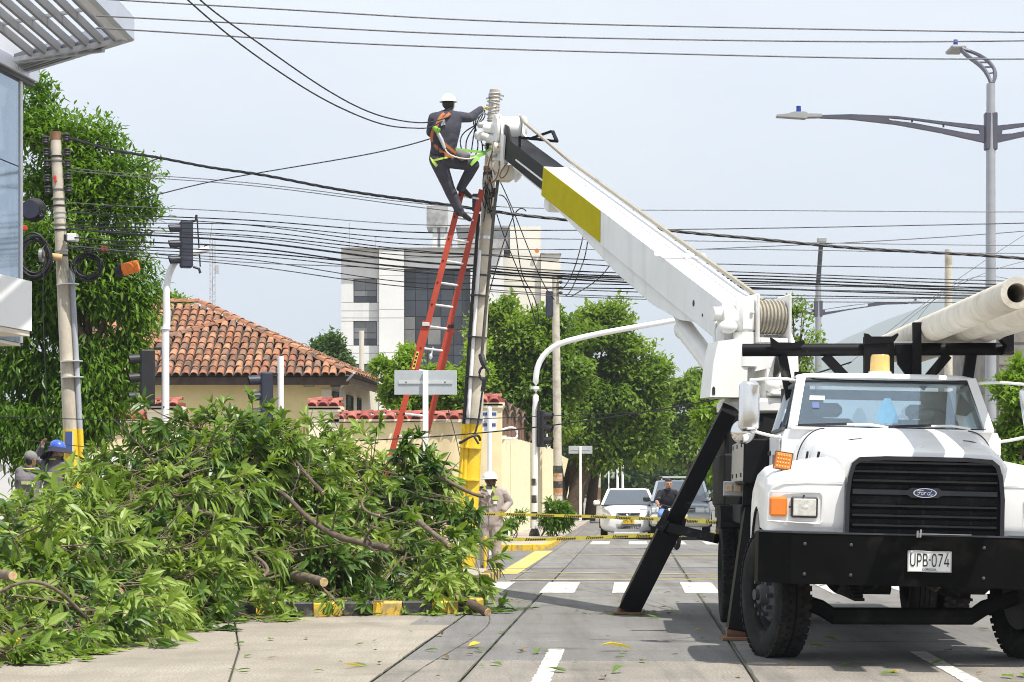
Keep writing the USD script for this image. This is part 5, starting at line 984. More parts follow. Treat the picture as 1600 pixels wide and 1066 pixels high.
# --- overhead wires
def wire(name, label, pts, d0, d1, r=.011, mt='cable_black', group=None, n=60, cat='cable', twist=0):
    x = np.array([p[0] for p in pts], float); u = (x - x[0]) / (x[-1] - x[0] + 1e-9)
    P = smooth_path([at(p[0], p[1], d0 + (d1 - d0) * q_) for p, q_ in zip(pts, u)], n)
    if twist:
        k = np.linspace(0, twist * 2 * PI, n); ms = [tube(P + np.c_[k * 0, .013 * np.cos(k + o), .013 * np.sin(k + o)], r, 6) for o in (0, 2.1, 4.2)]
        t = thing(name, label, cat, P[0], group)
        for m in ms: part(t, 'strand', m, mt, 40)
        return t
    return top(name, tube(P, r, 6), mt, label, cat, group, smooth=40, base=P[0])
G3 = 'three high wires across the sky'
wire('overhead_wire', 'topmost of the three thin wires crossing the whole sky', [(150, -2), (230, 3), (460, 16), (700, 30), (1000, 40), (1300, 46), (1640, 51)], 27, 27, .0105, 'cable_grey', G3)
wire('overhead_wire', 'middle one of the three thin wires crossing the whole sky', [(150, 25), (230, 29), (460, 41), (700, 53), (1000, 61), (1300, 65), (1640, 63)], 27, 27, .0105, 'cable_grey', G3)
wire('overhead_wire', 'lowest of the three thin wires crossing the whole sky', [(150, 44), (230, 48.5), (460, 63), (700, 74), (1000, 83), (1300, 90), (1640, 92)], 27, 27, .0105, 'cable_grey', G3)
G2 = 'two slack wires ending at the worker'
wire('slack_wire', 'left of the two slack wires curving down from the top edge to the worker', [(278, -14), (300, 6), (365, 61), (430, 108), (500, 152), (560, 181), (610, 197), (650, 200.5), (672, 199), (690, 190), (708, 182)], 24, 32.3, .0105, 'cable_black', G2)
wire('slack_wire', 'right of the two slack wires curving down from the top edge to the worker', [(300, -12), (322, 8), (392, 59), (460, 107), (530, 152), (585, 178), (635, 190), (672, 191), (698, 184), (714, 178)], 24, 32.3, .0105, 'cable_black', G2)
wire('overhead_wire', 'thin wire rising from the left pole to the worker on the ladder', [(105, 332), (160, 325), (240, 306), (330, 284), (400, 271), (520, 251), (600, 236), (672, 217)], 38, 32.6, .010)
wire('twisted_cable', 'thick black twisted cable running from the left pole top past the worked pole', [(98, 214), (130, 222), (175, 234), (245, 246), (330, 262), (400, 272), (500, 291), (600, 307), (690, 319), (752, 328)], 38, 33.1, .0155, twist=11, n=160)
wire('twisted_cable', 'thick black twisted cable leaving the worked pole behind the crane boom', [(762, 329), (830, 338), (900, 345), (1000, 355), (1080, 364), (1180, 373), (1290, 384), (1480, 396), (1640, 408)], 33.1, 34, .0155, twist=11, n=160)
wire('overhead_wire', 'thin branch wire leaving the twisted cable towards the left tree', [(247, 248), (225, 257), (205, 266), (190, 272)], 37, 38, .010)
def lin(p0, p1, sag=0): return [(p0[0] + (p1[0] - p0[0]) * u, p0[1] + (p1[1] - p0[1]) * u + sag * 4 * u * (1 - u)) for u in np.linspace(0, 1, 7)]
ORD = 'first second third fourth fifth sixth seventh eighth ninth tenth eleventh twelfth thirteenth fourteenth fifteenth sixteenth'.split()
GL, GR = 'bundle of cables between the two old poles', 'bundle of cables right of the worked pole'
for k, (y0, y4, y5, y7, r) in enumerate(sorted(((262, 287, 299, 325, .008), (266, 291, 303, 334, .008), (316, 333, 341, 352, .008), (331, 345, 353, 363, .011), (331, 353, 366, 381, .009), (345, 352, 361, 372, .009), (350, 362, 373, 397, .010), (352, 369, 379, 398, .010), (356, 372, 384, 400, .009), (357, 379, 391, 415, .019), (370, 388, 401, 420, .015), (378, 395, 404, 424, .013), (383, 400, 410, 431, .009), (386, 407, 422, 442, .009), (388, 417, 431, 452, .009), (384, 411, 415, 436, .008)), key=lambda q: q[2])):
    wire('overhead_wire', f'{ORD[k]} cable from the top in the bundle between the left pole and the worked pole', [(104, y0), (250, y0 * .5 + y4 * .5 + .5), (400, y4), (500, y5), (742, y7)], 38 - .02 * k, 33.05 + .03 * k, r, 'cable_black' if r > .0085 else 'cable_grey', GL)
for k, (y0, y9, y11, y16, r) in enumerate(sorted(((322, 327, 329, 331, .008), (360, 360, 357, 348, .009), (372, 374, 378, 384, .008), (390, 390, 390, 396, .008), (397, 405, 414, 420, .009), (398, 412, 426, 441, .010), (415, 424, 431, 446, .012), (418, 429, 436, 452, .013), (422, 434, 443, 450, .010), (434, 443, 446, 452, .009), (445, 450, 452, 459, .010), (446, 453, 461, 467, .009), (452, 461, 466, 466, .008), (455, 464, 471, 473, .008), (424, 432, 440, 458, .016), (427, 437, 450, 466, .016)), key=lambda q: q[1])):
    wire('overhead_wire', f'{ORD[k]} cable from the top in the bundle right of the worked pole, behind the boom', [(758, y0), (900, y9), (1180, y11), (1400, (y11 + y16) / 2 + .5), (1640, y16)], 33.05 + .03 * k, 35 + .05 * k, r, 'cable_black' if r > .0085 else 'cable_grey', GR)
wire('overhead_wire', 'thin wire slanting up to the right edge behind the street lamp', [(1000, 393), (1180, 386), (1290, 381), (1420, 374), (1640, 358)], 45, 45, .009)
GD = 'service drops to the pole by the ribbed wall'
for lab, pts in (('service drop wire slanting down from the worked pole, leftmost of the set', [(775, 330), (800, 400), (822, 455), (838, 510)]), ('service drop wire curving down from the worked pole, second of the set', [(780, 305), (796, 322), (808, 380), (815, 425), (832, 460), (842, 505)]), ('service drop wire slanting from the worked pole top to the pole by the ribbed wall', [(782, 285), (800, 325), (830, 400), (856, 455), (866, 468)]), ('service drop wire slanting the other way, down and left beside the hanging rope', [(822, 330), (806, 332), (790, 370), (772, 430), (757, 485)]),
    ('left one of two service drop wires hanging from under the boom', [(915, 350), (905, 395), (893, 430), (878, 452)]), ('right one of two service drop wires hanging from under the boom', [(921, 355), (914, 400), (905, 425), (893, 452), (884, 462)]), ('service drop wire fanning out right towards the boom', [(963, 398), (945, 425), (920, 447), (893, 463)])):
    wire('service_wire', lab, pts, 34, 36 if '(9' not in str(pts[0]) else 40, .010, group=GD)
GS = 'low wires crossing the street'
wire('low_wire', 'low wire crossing the whole street at wall height behind the sign post', [(-20, 651), (120, 655), (300, 659), (480, 660), (700, 658)], 36, 34, .009, group=GS)
wire('low_wire', 'low wire rising from the heap past the yellow pole foot to the truck', [(480, 690), (620, 686), (735, 678), (860, 665), (1000, 645), (1130, 622), (1240, 594), (1330, 566)], 31.5, 24, .010, group=GS)
wire('low_wire', 'low wire from the wall corner running right in front of the street trees', [(745, 655), (860, 650), (980, 645), (1120, 636)], 42, 40, .009, group=GS)
wire('low_wire', 'low wire crossing in front of the left pole and the two men', [(-20, 683), (60, 690), (130, 698), (190, 705)], 35, 35, .008, group=GS)
wire('thin_wire', 'thin wire hanging down straight left of the left pole', [(82, 320), (75, 370), (69, 420), (70, 560), (71, 660)], 37.5, 37.5, .008)
for k in range(3): wire('guy_wire', f'thin grey guy wire slanting up to the right behind the rack, {("left","middle","right")[k]} one', [(1325 + 45 * k, 570 - 20 * k), (1440 + 40 * k, 478 - 22 * k), (1620, 355 + 50 * k)], 60, 62, .010, 'cable_grey')
wire('guy_wire', 'guy wire dropping from the boom foot region to the wall behind the sign post', [(700, 640), (708, 668), (716, 700), (722, 760)], 40, 40, .009)
# ================================================================ BUILDINGS AND WALLS
def ppx(x0, x1, y0, y1, d, dp=.1, bev=0):     # box whose front face spans photo pixels at distance d and goes back by dp
    a, b = at(x0, y1, d), at(x1, y0, d); return bx(a[0], b[0], d, d + dp, a[2], b[2], bev)
# --- glass-fronted building at the left edge with its slatted canopy
W0 = at(33, 112, 32.3); wd = nrm([-.15, -.99, 0]); wn_ = np.array([-wd[1], wd[0], 0]) * -1; wn_ = np.array([.99, -.15, 0])
lbg = thing('glass_building', 'grey glass-fronted building at the left edge with slatted metal canopy and white balcony', 'building', gz(W0, 0))
def wb(s0, s1, o0, o1, z0, z1, bev=0):       # along the wall towards the camera, outwards, up
    v, f = bx(s0, s1, o0, o1, z0, z1, bev); return gz(W0, 0) + v[:, :1] * wd + v[:, 1:2] * wn_ + v[:, 2:] * np.array([0, 0, 1.0]), f
def Zp(py, d): return EYE + (HZ - py) * d / FOC
zg0, zg1 = 3.2, Zp(121, 32.3)
for k, s0 in enumerate(np.arange(0.07, 6, 1.2)):
    for j, (z0, z1) in enumerate(((3.75, 4.55), (4.57, 6.55), (6.57, zg1))): part(lbg, 'glass_panel', wb(s0 + .008, s0 + 1.192, -.04, 0, z0, z1), 'facade_glass')
part(lbg, 'corner_mullion', wb(-.03, .068, -.12, .02, 3.75, zg1), 'cladding_pale'); part(lbg, 'side_wall', wb(-.02, .0, -8, -.12, 3.75, zg1 + .9), 'cladding'); part(lbg, 'lower_wall', wb(0, 7, -4.2, -4.0, 0, 3.75), 'cladding_pale')
part(lbg, 'inner_wall', wb(.07, 7, -.5, -.4, 3.75, zg1), 'cab_dark'); part(lbg, 'underside', wb(0, 7, -4, -.02, 3.70, 3.745), 'soffit_cream')
part(lbg, 'eave_beam', wb(-.45, 7, -.02, .12, zg1 + .0, zg1 + .22, .01), 'cladding'); part(lbg, 'eave_shadow_gap', wb(-.4, 7, -.06, .06, zg1 - .07, zg1 - .002), 'frame_dark')
part(lbg, 'fascia', wb(-.35, 7, .02, .08, zg1 + .222, zg1 + .95), 'cladding_pale')
# canopy: outer corner, edge A towards the camera, edge B back to the wall corner
CC = at(205, 60, 30.0); cz = CC[2]; WC = np.array([W0[0] + .06, 32.35, 0]); WC[2] = cz
A_dir = nrm([-.03, -1, 0]); B_in = at(41, 112, 32.3); B_in[2] = cz
cn = thing('slatted_canopy', 'slatted grey metal canopy jutting from the glass building at the top left corner', 'canopy', gz(CC, 0))
innerC = np.array([at(44, 52, 31.0)[0], 31.0, cz])
def cbar(p, q, w, h, mt, name, parent=None): return part(parent or cn, name, bar(p, q, w, h), mt)
zo = np.array([0, 0, .14])
cbar(CC + zo, CC + A_dir * 9 + zo, .10, .34, 'cladding', 'outer_beam'); cbar(CC + zo, B_in + zo, .10, .34, 'cladding', 'outer_beam')
cbar(CC + [-.12, .02, -.02], CC + A_dir * 9 + [-.12, 0, -.02], .14, .03, 'cladding_pale', 'lower_flange'); cbar(CC + [-.12, -.02, -.02], B_in + [-.05, -.15, -.02], .14, .03, 'cladding_pale', 'lower_flange')
I0 = np.array([W0[0] + .15, 31.3, cz])
for k in range(1, 8):
    u = k / 8.2; m_ = CC + (I0 - CC) * u; e_ = B_in + (np.array([W0[0] + .1, 31.4, cz]) - B_in) * u
    lv = cbar(m_ + [0, 0, .03], m_ + A_dir * 9 + [0, 0, .03], .05, .13, 'louvre_grey', 'louvre'); cbar(m_ + [0, 0, .03], e_ + [0, 0, .03], .05, .13, 'louvre_grey', 'louvre')
cbar(CC + [-.1, -.05, -.04], I0 + [0, 0, -.04], .07, .07, 'galvanised', 'diagonal_rib'); cbar(CC + (B_in - CC) * .25 + [0, 0, -.04], I0 + [0, .1, -.04], .07, .07, 'galvanised', 'diagonal_rib')
for s in (1.6, 3.2, 4.8): cbar(CC + A_dir * s + [0, 0, .10], I0 + A_dir * s + [0, 0, .10], .04, .05, 'galvanised', 'cross_rod')
# white balcony box
d = 30.0; bz0, bz1 = Zp(526, d), Zp(440, d); x1 = at(50, 0, d)[0]
part(lbg, 'balcony', hull([(x1, d, bz0 + .08), (x1, d, bz1), (x1 - .55, d - 2.6, bz0 + .08), (x1 - .55, d - 2.6, bz1 + .0), (x1 - 2, d, bz0 + .08), (x1 - 2, d, bz1), (x1 - 2.5, d - 2.6, bz0 + .08), (x1 - 2.5, d - 2.6, bz1)]), 'balcony_white')
part(lbg, 'balcony_soffit', hull([(x1 - .03, d - .03, bz0), (x1 - .55, d - 2.6, bz0), (x1 - 2, d, bz0), (x1 - 2.5, d - 2.6, bz0), (x1 - .03, d - .03, bz0 + .07), (x1 - .55, d - 2.6, bz0 + .07), (x1 - 2, d, bz0 + .07), (x1 - 2.5, d - 2.6, bz0 + .07)]), 'soffit_cream')
# --- tiled house
DH = 66.0; E0, E1, E2 = at(120, 585, DH), at(549, 585, DH), at(613, 605, 74); E2[2] = E1[2]; R0, R1 = at(120, 474, 70.2), at(312, 474, 70.2)
hs = thing('tiled_house', 'cream house with hipped clay barrel tile roof behind the garden wall', 'house', gz((E0 + E1) / 2, 0))
zc = E1[2]; XW, YW = E1[0] - .75, DH + .85
rdv = nrm(E2 - E1); side = np.array([-rdv[1], rdv[0], 0])
wl = part(hs, 'wall', bx(E0[0], XW - .02, YW, YW + .3, 0, zc - .02), 'house_wall'); part(hs, 'wall_corner', bx(XW - .30, XW, YW - .03, YW + .25, 0, zc - .45), 'house_wall_white')
wp0, wp1 = np.array([XW, YW, 0]), np.array([XW, YW, 0]) + rdv * 9
part(hs, 'wall', hull([p + np.array([0, 0, z]) + o for p in (wp0, wp1) for z in (0, zc - .1) for o in (0, side * .3)]), 'house_wall_white')
for y0, y1 in ((2.05, 3.1), (4.9, 6.1), (7.4, 8.0)) if False else ((.25, 1.45), (2.7, 3.75), (4.75, 5.3)):
    p, q_ = wp0 + rdv * y0, wp0 + rdv * y1; zz0, zz1 = 4.05, 4.72
    w_ = part(hs, 'window', hull([r + np.array([0, 0, z]) - side * o for r in (p, q_) for z in (zz0, zz1) for o in (-.05, .02)]), 'window_dark')
    part(w_, 'frame', [bar(a_, b_, .06, .06) for a_, b_ in ((p + [0, 0, zz0] - side * .03, q_ + [0, 0, zz0] - side * .03), (p + [0, 0, zz1] - side * .03, q_ + [0, 0, zz1] - side * .03), (p + [0, 0, zz0] - side * .03, p + [0, 0, zz1] - side * .03), (q_ + [0, 0, zz0] - side * .03, q_ + [0, 0, zz1] - side * .03))], 'frame_dark')
rfp = part(hs, 'roof', hull([E0 + [0, 0, -.06], E1 + [0, 0, -.06], E2 + [0, 0, -.06], R0 + [0, 0, -.1], R1 + [0, 0, -.1], E0 + [0, 8, -.06]]), 'under_tile')
part(hs, 'fascia_board', bx(E0[0], E1[0] - .12, DH + .12, DH + .18, zc - .34, zc - .085), 'dark_wood'); part(hs, 'fascia_board', bar(E1 + rdv * .15 + [-.1, 0, -.21], E2 + [-.1, 0, -.21], .05, .25), 'bark_pale')
part(hs, 'eave_soffit', bx(E0[0], E1[0] - .3, DH + .2, YW, zc - .12, zc - .075), 'dark_wood')
for x in np.arange(E0[0] + .3, E1[0] - .3, .85): part(hs, 'rafter_end', bx(x, x + .09, DH + .18, YW, zc - .24, zc - .122), 'dark_wood')
c = at(482, 599.5, YW); part(hs, 'floodlight', ppx(474, 491, 595, 604, YW - .12, .09, .02), 'frame_dark'); part(hs, 'floodlight_glass', ppx(475.5, 489.5, 596.5, 602.5, YW - .128, .006), 'plate_white')
part(hs, 'meter_box', ppx(516, 531, 592, 605, YW - .2, .12, .02), 'cab_dark')
part(hs, 'downpipe', tube([at(553, 583, 65.6), at(533, 605, 66.6), at(531, 622, 66.6)], .035, 8), 'pvc_grey', 40)
def barrel(o, dn, up, ln, r0, r1, n=5):
    """one barrel tile: half tube from o down the slope; 20 triangles."""
    dn, up = nrm(dn), nrm(up); s = np.cross(dn, up); an = np.linspace(0, PI, n); rings = []
    for t, r, lift in ((0, r0, 0), (1, r1, .03)):
        rings.append([o + dn * ln * t + s * r * math.cos(a) + up * (r * .75 * math.sin(a) + lift) for a in an])
    inn = [o + dn * ln + s * (r1 - .025) * math.cos(a) + up * ((r1 - .025) * .75 * math.sin(a) + .03) for a in an]
    v = np.array(rings[0] + rings[1] + inn); i = np.arange(n - 1); f = np.vstack([np.c_[i, i + 1, n + i + 1, n + i], np.c_[n + i, n + i + 1, 2 * n + i + 1, 2 * n + i]]); return arr((v, f))
ROOFM = [f'roof_tile_look_{c}' for c in 'abcd']; tg = np.random.default_rng(21); tiles = []
def tile_face(P, eave_a, eave_b, apex_pts, col=.285, row=.40, ext=.05):
    e = nrm(eave_b - eave_a); nn = nrm(np.cross(e, apex_pts[0] - eave_a)); nn = nn if nn[2] > 0 else -nn; dn = nrm(np.cross(e, nn)); dn = dn if dn[2] < 0 else -dn
    to = lambda p: ((p - eave_a) @ e, -((p - eave_a) @ dn)); poly = Polygon([to(p) for p in P]).buffer(-.02)
    L_ = np.linalg.norm(eave_b - eave_a)
    for i, x in enumerate(np.arange(col / 2, L_, col)):
        for j, y in enumerate(np.arange(row, 7, row)):
            jit = tg.normal(0, .012, 2)
            if not poly.contains(Point(x, y - row * .5)): continue
            o = eave_a + e * (x + jit[0]) - dn * (y + jit[1]) + nn * .03; dn2 = nrm(dn + e * tg.normal(0, .02))
            tiles.append((np.linalg.norm(o), y, barrel(o, dn2, nn, row + .07 + (ext if j == 0 else 0), .105, .128)))
tile_face([E0, E1, R1, R0], E0, E1, [R0]); tile_face([E1, E2, R1], E1, E2, [R1])
vis = [t for t in tiles if t[2][0][:, 0].max() > at(215, 0, 68)[0]]; tiles_hidden = [t for t in tiles if t[2][0][:, 0].max() <= at(215, 0, 68)[0]]
vis.sort(key=lambda t: t[1])
for t in vis[:298]: part(rfp, 'roof_tile', t[2], ROOFM[tg.choice(4, p=[.36, .28, .22, .14])], 40)
rest = vis[298:] + tiles_hidden; g4 = [[], [], [], []]
for t in rest: g4[tg.choice(4, p=[.36, .28, .22, .14])].append(t[2])
for k in range(4):
    if g4[k]: part(rfp, 'roof_tiles', join(g4[k]), ROOFM[k], 40, kind='stuff')
def caps(p, q_, name='ridge_tile', r=.17, ln=.42):
    n = int(np.linalg.norm(q_ - p) / ln); d_ = nrm(q_ - p); s_ = nrm(np.cross(d_, [0, 0, 1])); up = np.cross(s_, d_)
    for k in range(n): part(rfp, name, barrel(p + d_ * ln * k + np.array([0, 0, .015]), d_, up, ln + .06, r * .92, r * 1.06), ROOFM[tg.choice(4, p=[.4, .2, .3, .1])], 40)
caps(R1, E1 + [0, 0, .0]); caps(R0, R1)
nf = nrm(np.cross(E1 - E0, R0 - E0))
def onplane(px, py): r = at(px, py, 1.0) - [0, 0, EYE]; k = ((E0 - [0, 0, EYE]) @ nf) / (r @ nf); return np.array([0, 0, EYE]) + r * k
caps(onplane(372, 498) , onplane(228, 539))
top('flue_pipe', cyl(gz(at(565, 0, 80), 3), at(565, 517, 80), .10, n=14), 'soffit_cream', 'thin upright pale pipe rising behind the right eave of the tiled house', 'pipe', base=gz(at(565, 0, 80), 3), smooth=40)
# --- garden wall facing the camera
DW = 56.0; zt = Zp(660, DW)
gw = thing('garden_wall', 'cream garden wall with red tile coping in front of the tiled house', 'wall', gz(at(480, 0, DW), .1))
def coping(x0, x1, py, d0=DW, step=20.0, dp=.75):
    z = Zp(py, d0); xs = np.arange(x0 + step / 2, x1 - step * .3, step)
    part(gw, 'coping_bed', ppx(x0, x1, py + 3, py + 8, d0 - .12, .7), 'wall_cream_trim'); part(gw, 'coping_base', ppx(x0, x1, py - 3, py + 2.9, d0 - .06, .6), 'tile_red')
    for x in xs:
        o = at(x, 0, d0); o[2] = z + .07; o[1] = d0 + .22
        part(gw, 'coping_tile', barrel(o, (tg.normal(0, .03), -1, -.35), (0, 0, 1), .50, .13, .165, 6), tg.choice(['tile_red', 'tile_red_pale']), 40)
        part(gw, 'cap_tile', barrel(o + [-.18, .12, .03], (1, 0, tg.normal(0, .03)), (0, 0, 1), .40, .11, .12, 5), tg.choice(['tile_red', 'tile_red_pale']), 40)
for x0, x1 in ((520, 760), (150, 228)):
    part(gw, 'wall_panel', bx(at(x0, 0, DW)[0], at(x1, 0, DW)[0], DW, DW + .25, 0, zt - .02), 'wall_cream'); coping(x0, x1, 652)
part(gw, 'wall_panel', bx(at(282, 0, DW)[0], at(483, 0, DW)[0], DW, DW + .25, 0, 2.2), 'wall_cream')
for x in np.arange(300, 482, 7): part(gw, 'railing_bar', cyl(at(x, 735, DW + .1), at(x, 655, DW + .1), .02, n=6), 'rust_steel')
part(gw, 'railing_rail', [bar(at(284, y, DW + .1), at(482, y, DW + .1), .04, .03) for y in (662, 690)], 'rust_steel')
for x0, x1, py in ((231, 281, 632), (483, 531, 632), (749, 784.6, 626)):
    part(gw, 'pillar', bx(at(x0, 0, DW)[0], at(x1, 0, DW)[0], DW - .12, DW + .5, 0, Zp(py + 9, DW), .015), 'wall_cream_trim' if x0 < 700 else 'wall_cream'); part(gw, 'pillar_cap', ppx(x0 - 2, x1 + 2, py + 4, py + 12, DW - .18, .75, .02), 'wall_cream_trim')
    coping(x0 - 2, x1 + 4, py, DW - .06, 16.5)
# --- ribbed wall along the street
V0 = -3.66; rw = thing('ribbed_wall', 'peeling pale yellow wall with white vertical ribs running down the street', 'wall', rd(56.3, V0))
zu = lambda u: 2.88 + (u - 56) * .011
us = np.arange(56.4, 97, 1.85)
def wseg(u0, u1, v0, v1, z0, z1, z2=None, bev=0): return hull([rd(u, v, z) for u, zz in ((u0, z1), (u1, z2 or z1)) for v in (v0, v1) for z in (z0, zz)])
for k in range(len(us) - 1):
    u0, u1 = us[k], us[k + 1]; j = float(tg.uniform(-.05, .06))
    part(rw, 'wall_panel', wseg(u0 + .16, u1 - .14, V0 - .2, V0, 0, zu(u0) + j, zu(u1) + j * .3), 'wall_ribbed')
    part(rw, 'rib', wseg(u0 - .14, u0 + .16, V0 - .22, V0 + .10, 0, zu(u0) + .08), 'wall_cream_trim')
    pts = [(u0 + .17, .12), (u1 - .15, .12)] + [(u1 - .15 - x * (u1 - u0 - .32), .55 + .5 * meshkit.noise(np.array([u0 * 3 + x * 5, .2, k]))) for x in np.linspace(0, 1, 8)]
    v, f = prism(pts, .012, (0, 0, 0), (1, 0, 0), (0, 1, 0)); part(rw, 'flaked_plinth', (rd(0, V0 + .002) + v[:, :1] * ru + v[:, 1:2] * np.array([0, 0, 1.0]) + v[:, 2:] * rv, f), 'wall_base_flaked')
    for x in tg.uniform(u0, u1, 2): part(rw, 'broken_top', ball(rd(x, V0 - .1, zu(x) + .03), (.12, .10, tg.uniform(.05, .12)), 1), tg.choice(['wall_cream_trim', 'rust_steel']), 30)
part(rw, 'wall_end', wseg(97, 120, V0 - .2, V0, 0, 3.3), 'wall_ribbed')
part(rw, 'bent_railing', [tube(smooth_path([at(780, 669, 56.1), at(798, 668, 56.6), at(807, 673, 56.8), at(808, 681, 56.8), at(801, 685, 56.7)], 20), .03, 6), tube(smooth_path([at(760, 686, 55.9), at(790, 685.5, 56.4), at(800, 685, 56.6)], 8), .025, 6)], 'mast_white', 40)
fs = thing('rusty_fence', 'tall rusty sheet metal fence with scalloped trim behind the ribbed wall', 'fence', rd(57, -4.0))
for k, u0 in enumerate(np.arange(56.8, 92, 1.0)):
    part(fs, 'metal_sheet', [wseg(u0, u0 + .985, -4.06 - .02 * (k % 2), -4.03 - .02 * (k % 2), 2.2, 4.22 + .008 * k + float(tg.normal(0, .01)))][0], 'rusty_sheet' if k % 4 else 'rust_steel')
for lift in (0, .22):
    P = [rd(u, -3.99, 3.72 + lift + .28 * abs(math.sin((u - 56.8) / 3.8 * PI)) + .006 * (u - 57)) for u in np.linspace(56.9, 80, 130)]; part(fs, 'scalloped_trim', tube(P, .035, 5), 'bark_pale', 40)
# --- white office tower far behind
DT = 150.0; tw_ = thing('office_tower', 'white four-storey office block with dark glass front behind the ladder', 'building', gz(at(700, 0, DT), 0))
def courses(x0, x1, ys, d, mt, holes=(), dp=.4):
    for a_, b_ in zip(ys[:-1], ys[1:]):
        cuts = sorted([(h0, h1) for h0, h1, hy0, hy1 in holes if hy0 < (a_ + b_) / 2 < hy1]); x = x0
        for h0, h1 in cuts + [(x1, x1)]:
            if h0 > x + .5: part(tw_, 'facade_panel', ppx(x, h0, a_ + .35, b_ - .35, d, dp), mt)
            x = h1
ys = [388, 404, 435.5, 473, 486, 497, 502, 540, 552, 569, 606, 640, 772]
win = [(552, 589, 435.5, 473), (552, 589, 502, 540), (552, 589, 569, 606)]
part(tw_, 'core_wall', ppx(534, 731, 389, 772, DT + .42, 14), 'groove'); courses(533, 592, ys, DT, 'tower_white', win); courses(592.3, 631, [388, 431, 484, 497, 551, 563, 620, 772], DT - .9, 'tower_white')
for x0, x1, y0, y1 in win:
    wv = part(tw_, 'window', ppx(x0 + .5, x1 - .5, y0 + .4, y1 - .4, DT + .25, .1), 'window_dark')
    part(wv, 'pane', [ppx(x, x + 17, y, y + h, DT + .2, .04) for x in (x0 + 1.5, x0 + 19) for y, h in ((y0 + 1.2, 16.5), (y0 + 18.8, 8.5))], 'window_blind'); part(wv, 'pane', ppx(x0 + 1.5, x1 - 1.5, y1 - 9, y1 - 1, DT + .2, .04), 'tower_glass')
courses(631.3, 735, [388, 403, 420], DT - .4, 'tower_white'); courses(735, 787, [388, 425, 480, 540, 600, 772], DT - .4, 'tower_white')
gx, gyy = [631.5, 649, 668, 689, 709, 722, 735], [420, 436, 453, 470, 495, 515, 539, 556, 573, 590, 620, 660]
part(tw_, 'glass_wall_frame', ppx(631.3, 735, 420.4, 660, DT + .15, .2), 'frame_dark')
for i in range(6):
    for j in range(11):
        lit = j in (4, 5) and i in (0, 2) ; part(tw_, 'glass_pane', ppx(gx[i] + .5, gx[i + 1] - .5, gyy[j] + .5, gyy[j + 1] - .5, DT + .08, .05), 'tower_glass_lit' if lit else ('tower_glass' if (j // 2 + i) % 3 else 'window_dark'))
part(tw_, 'rear_block', ppx(797, 845, 354, 772, DT + 2.2, 12), 'tower_cream'); courses(787.3, 845, [401, 440, 500, 560, 620, 772], DT + 1, 'tower_cream'); courses(845.3, 876, [397.5, 425, 455, 492, 560, 772], DT + .5, 'tower_cream', [(853, 866, 455, 492)]); part(tw_, 'window', ppx(853, 866, 455.5, 491.5, DT + .8, .1), 'window_dark'); part(tw_, 'side_block', ppx(846, 875.5, 399, 772, DT + .95, 12), 'groove')
part(tw_, 'coping', [ppx(532.5, 787, 386.5, 387.9, DT - 1, 14), ppx(844, 877, 395.5, 397.3, DT + .3, 12)], 'tower_grey')
part(tw_, 'penthouse', ppx(715, 800, 356, 388, DT + 6, 6), 'tower_grey'); part(tw_, 'penthouse_roof', ppx(712, 802, 352.5, 355.8, DT + 5.7, 6.6), 'tower_grey')
tk = part(tw_, 'water_tank', ppx(666.5, 699, 322, 355, DT + 7, 3.4), 'tower_grey'); part(tk, 'tank_support', [ppx(676, 683, 355.2, 388, DT + 7.3, .5), ppx(688, 696, 355.2, 388, DT + 7.3, .5)], 'tower_white'); part(tk, 'tank_panel', [ppx(684, 706, 329, 386, DT + 8, 1)], 'tower_white')
part(tw_, 'round_emblem', cyl(at(839, 392, DT + .9), at(839, 392, DT + .6), .17, n=20), 'orange_plastic')
for px, y0 in ((546, 348), (587, 370), (560, 380)): part(tw_, 'roof_antenna', cyl(at(px, 388, DT + 3), at(px, y0, DT + 3), .04, n=6), 'galvanised')
# --- grey rendered house at the right edge, and the low white wall behind the two men
gh = thing('grey_building', 'bare grey rendered building at the right edge behind the carried poles', 'building', gz(at(1620, 0, 70), 0))
part(gh, 'wall', bx(at(1561, 0, 70)[0], at(1561, 0, 70)[0] + 12, 70, 80, 0, 7.7), 'grey_render')
part(gh, 'board_mark', [ppx(1561.2, 1780, y, y + 1.0, 69.97, .02) for y in (500, 535, 570, 605, 660)], 'joint_look')
lw = thing('low_wall', 'low dusty white wall with pale cap behind the two men on the heap', 'wall', gz(at(60, 0, 50), .1))
for k in range(5):
    x0 = -90 + k * 62; part(lw, 'wall_panel', ppx(x0, x0 + 61.6, 727, 860, 50, .25), 'dusty_white_wall'); part(lw, 'wall_cap', ppx(x0, x0 + (61.6 if k != 1 else 38), 712, 726.6, 49.94, .4, .02), 'mast_white')
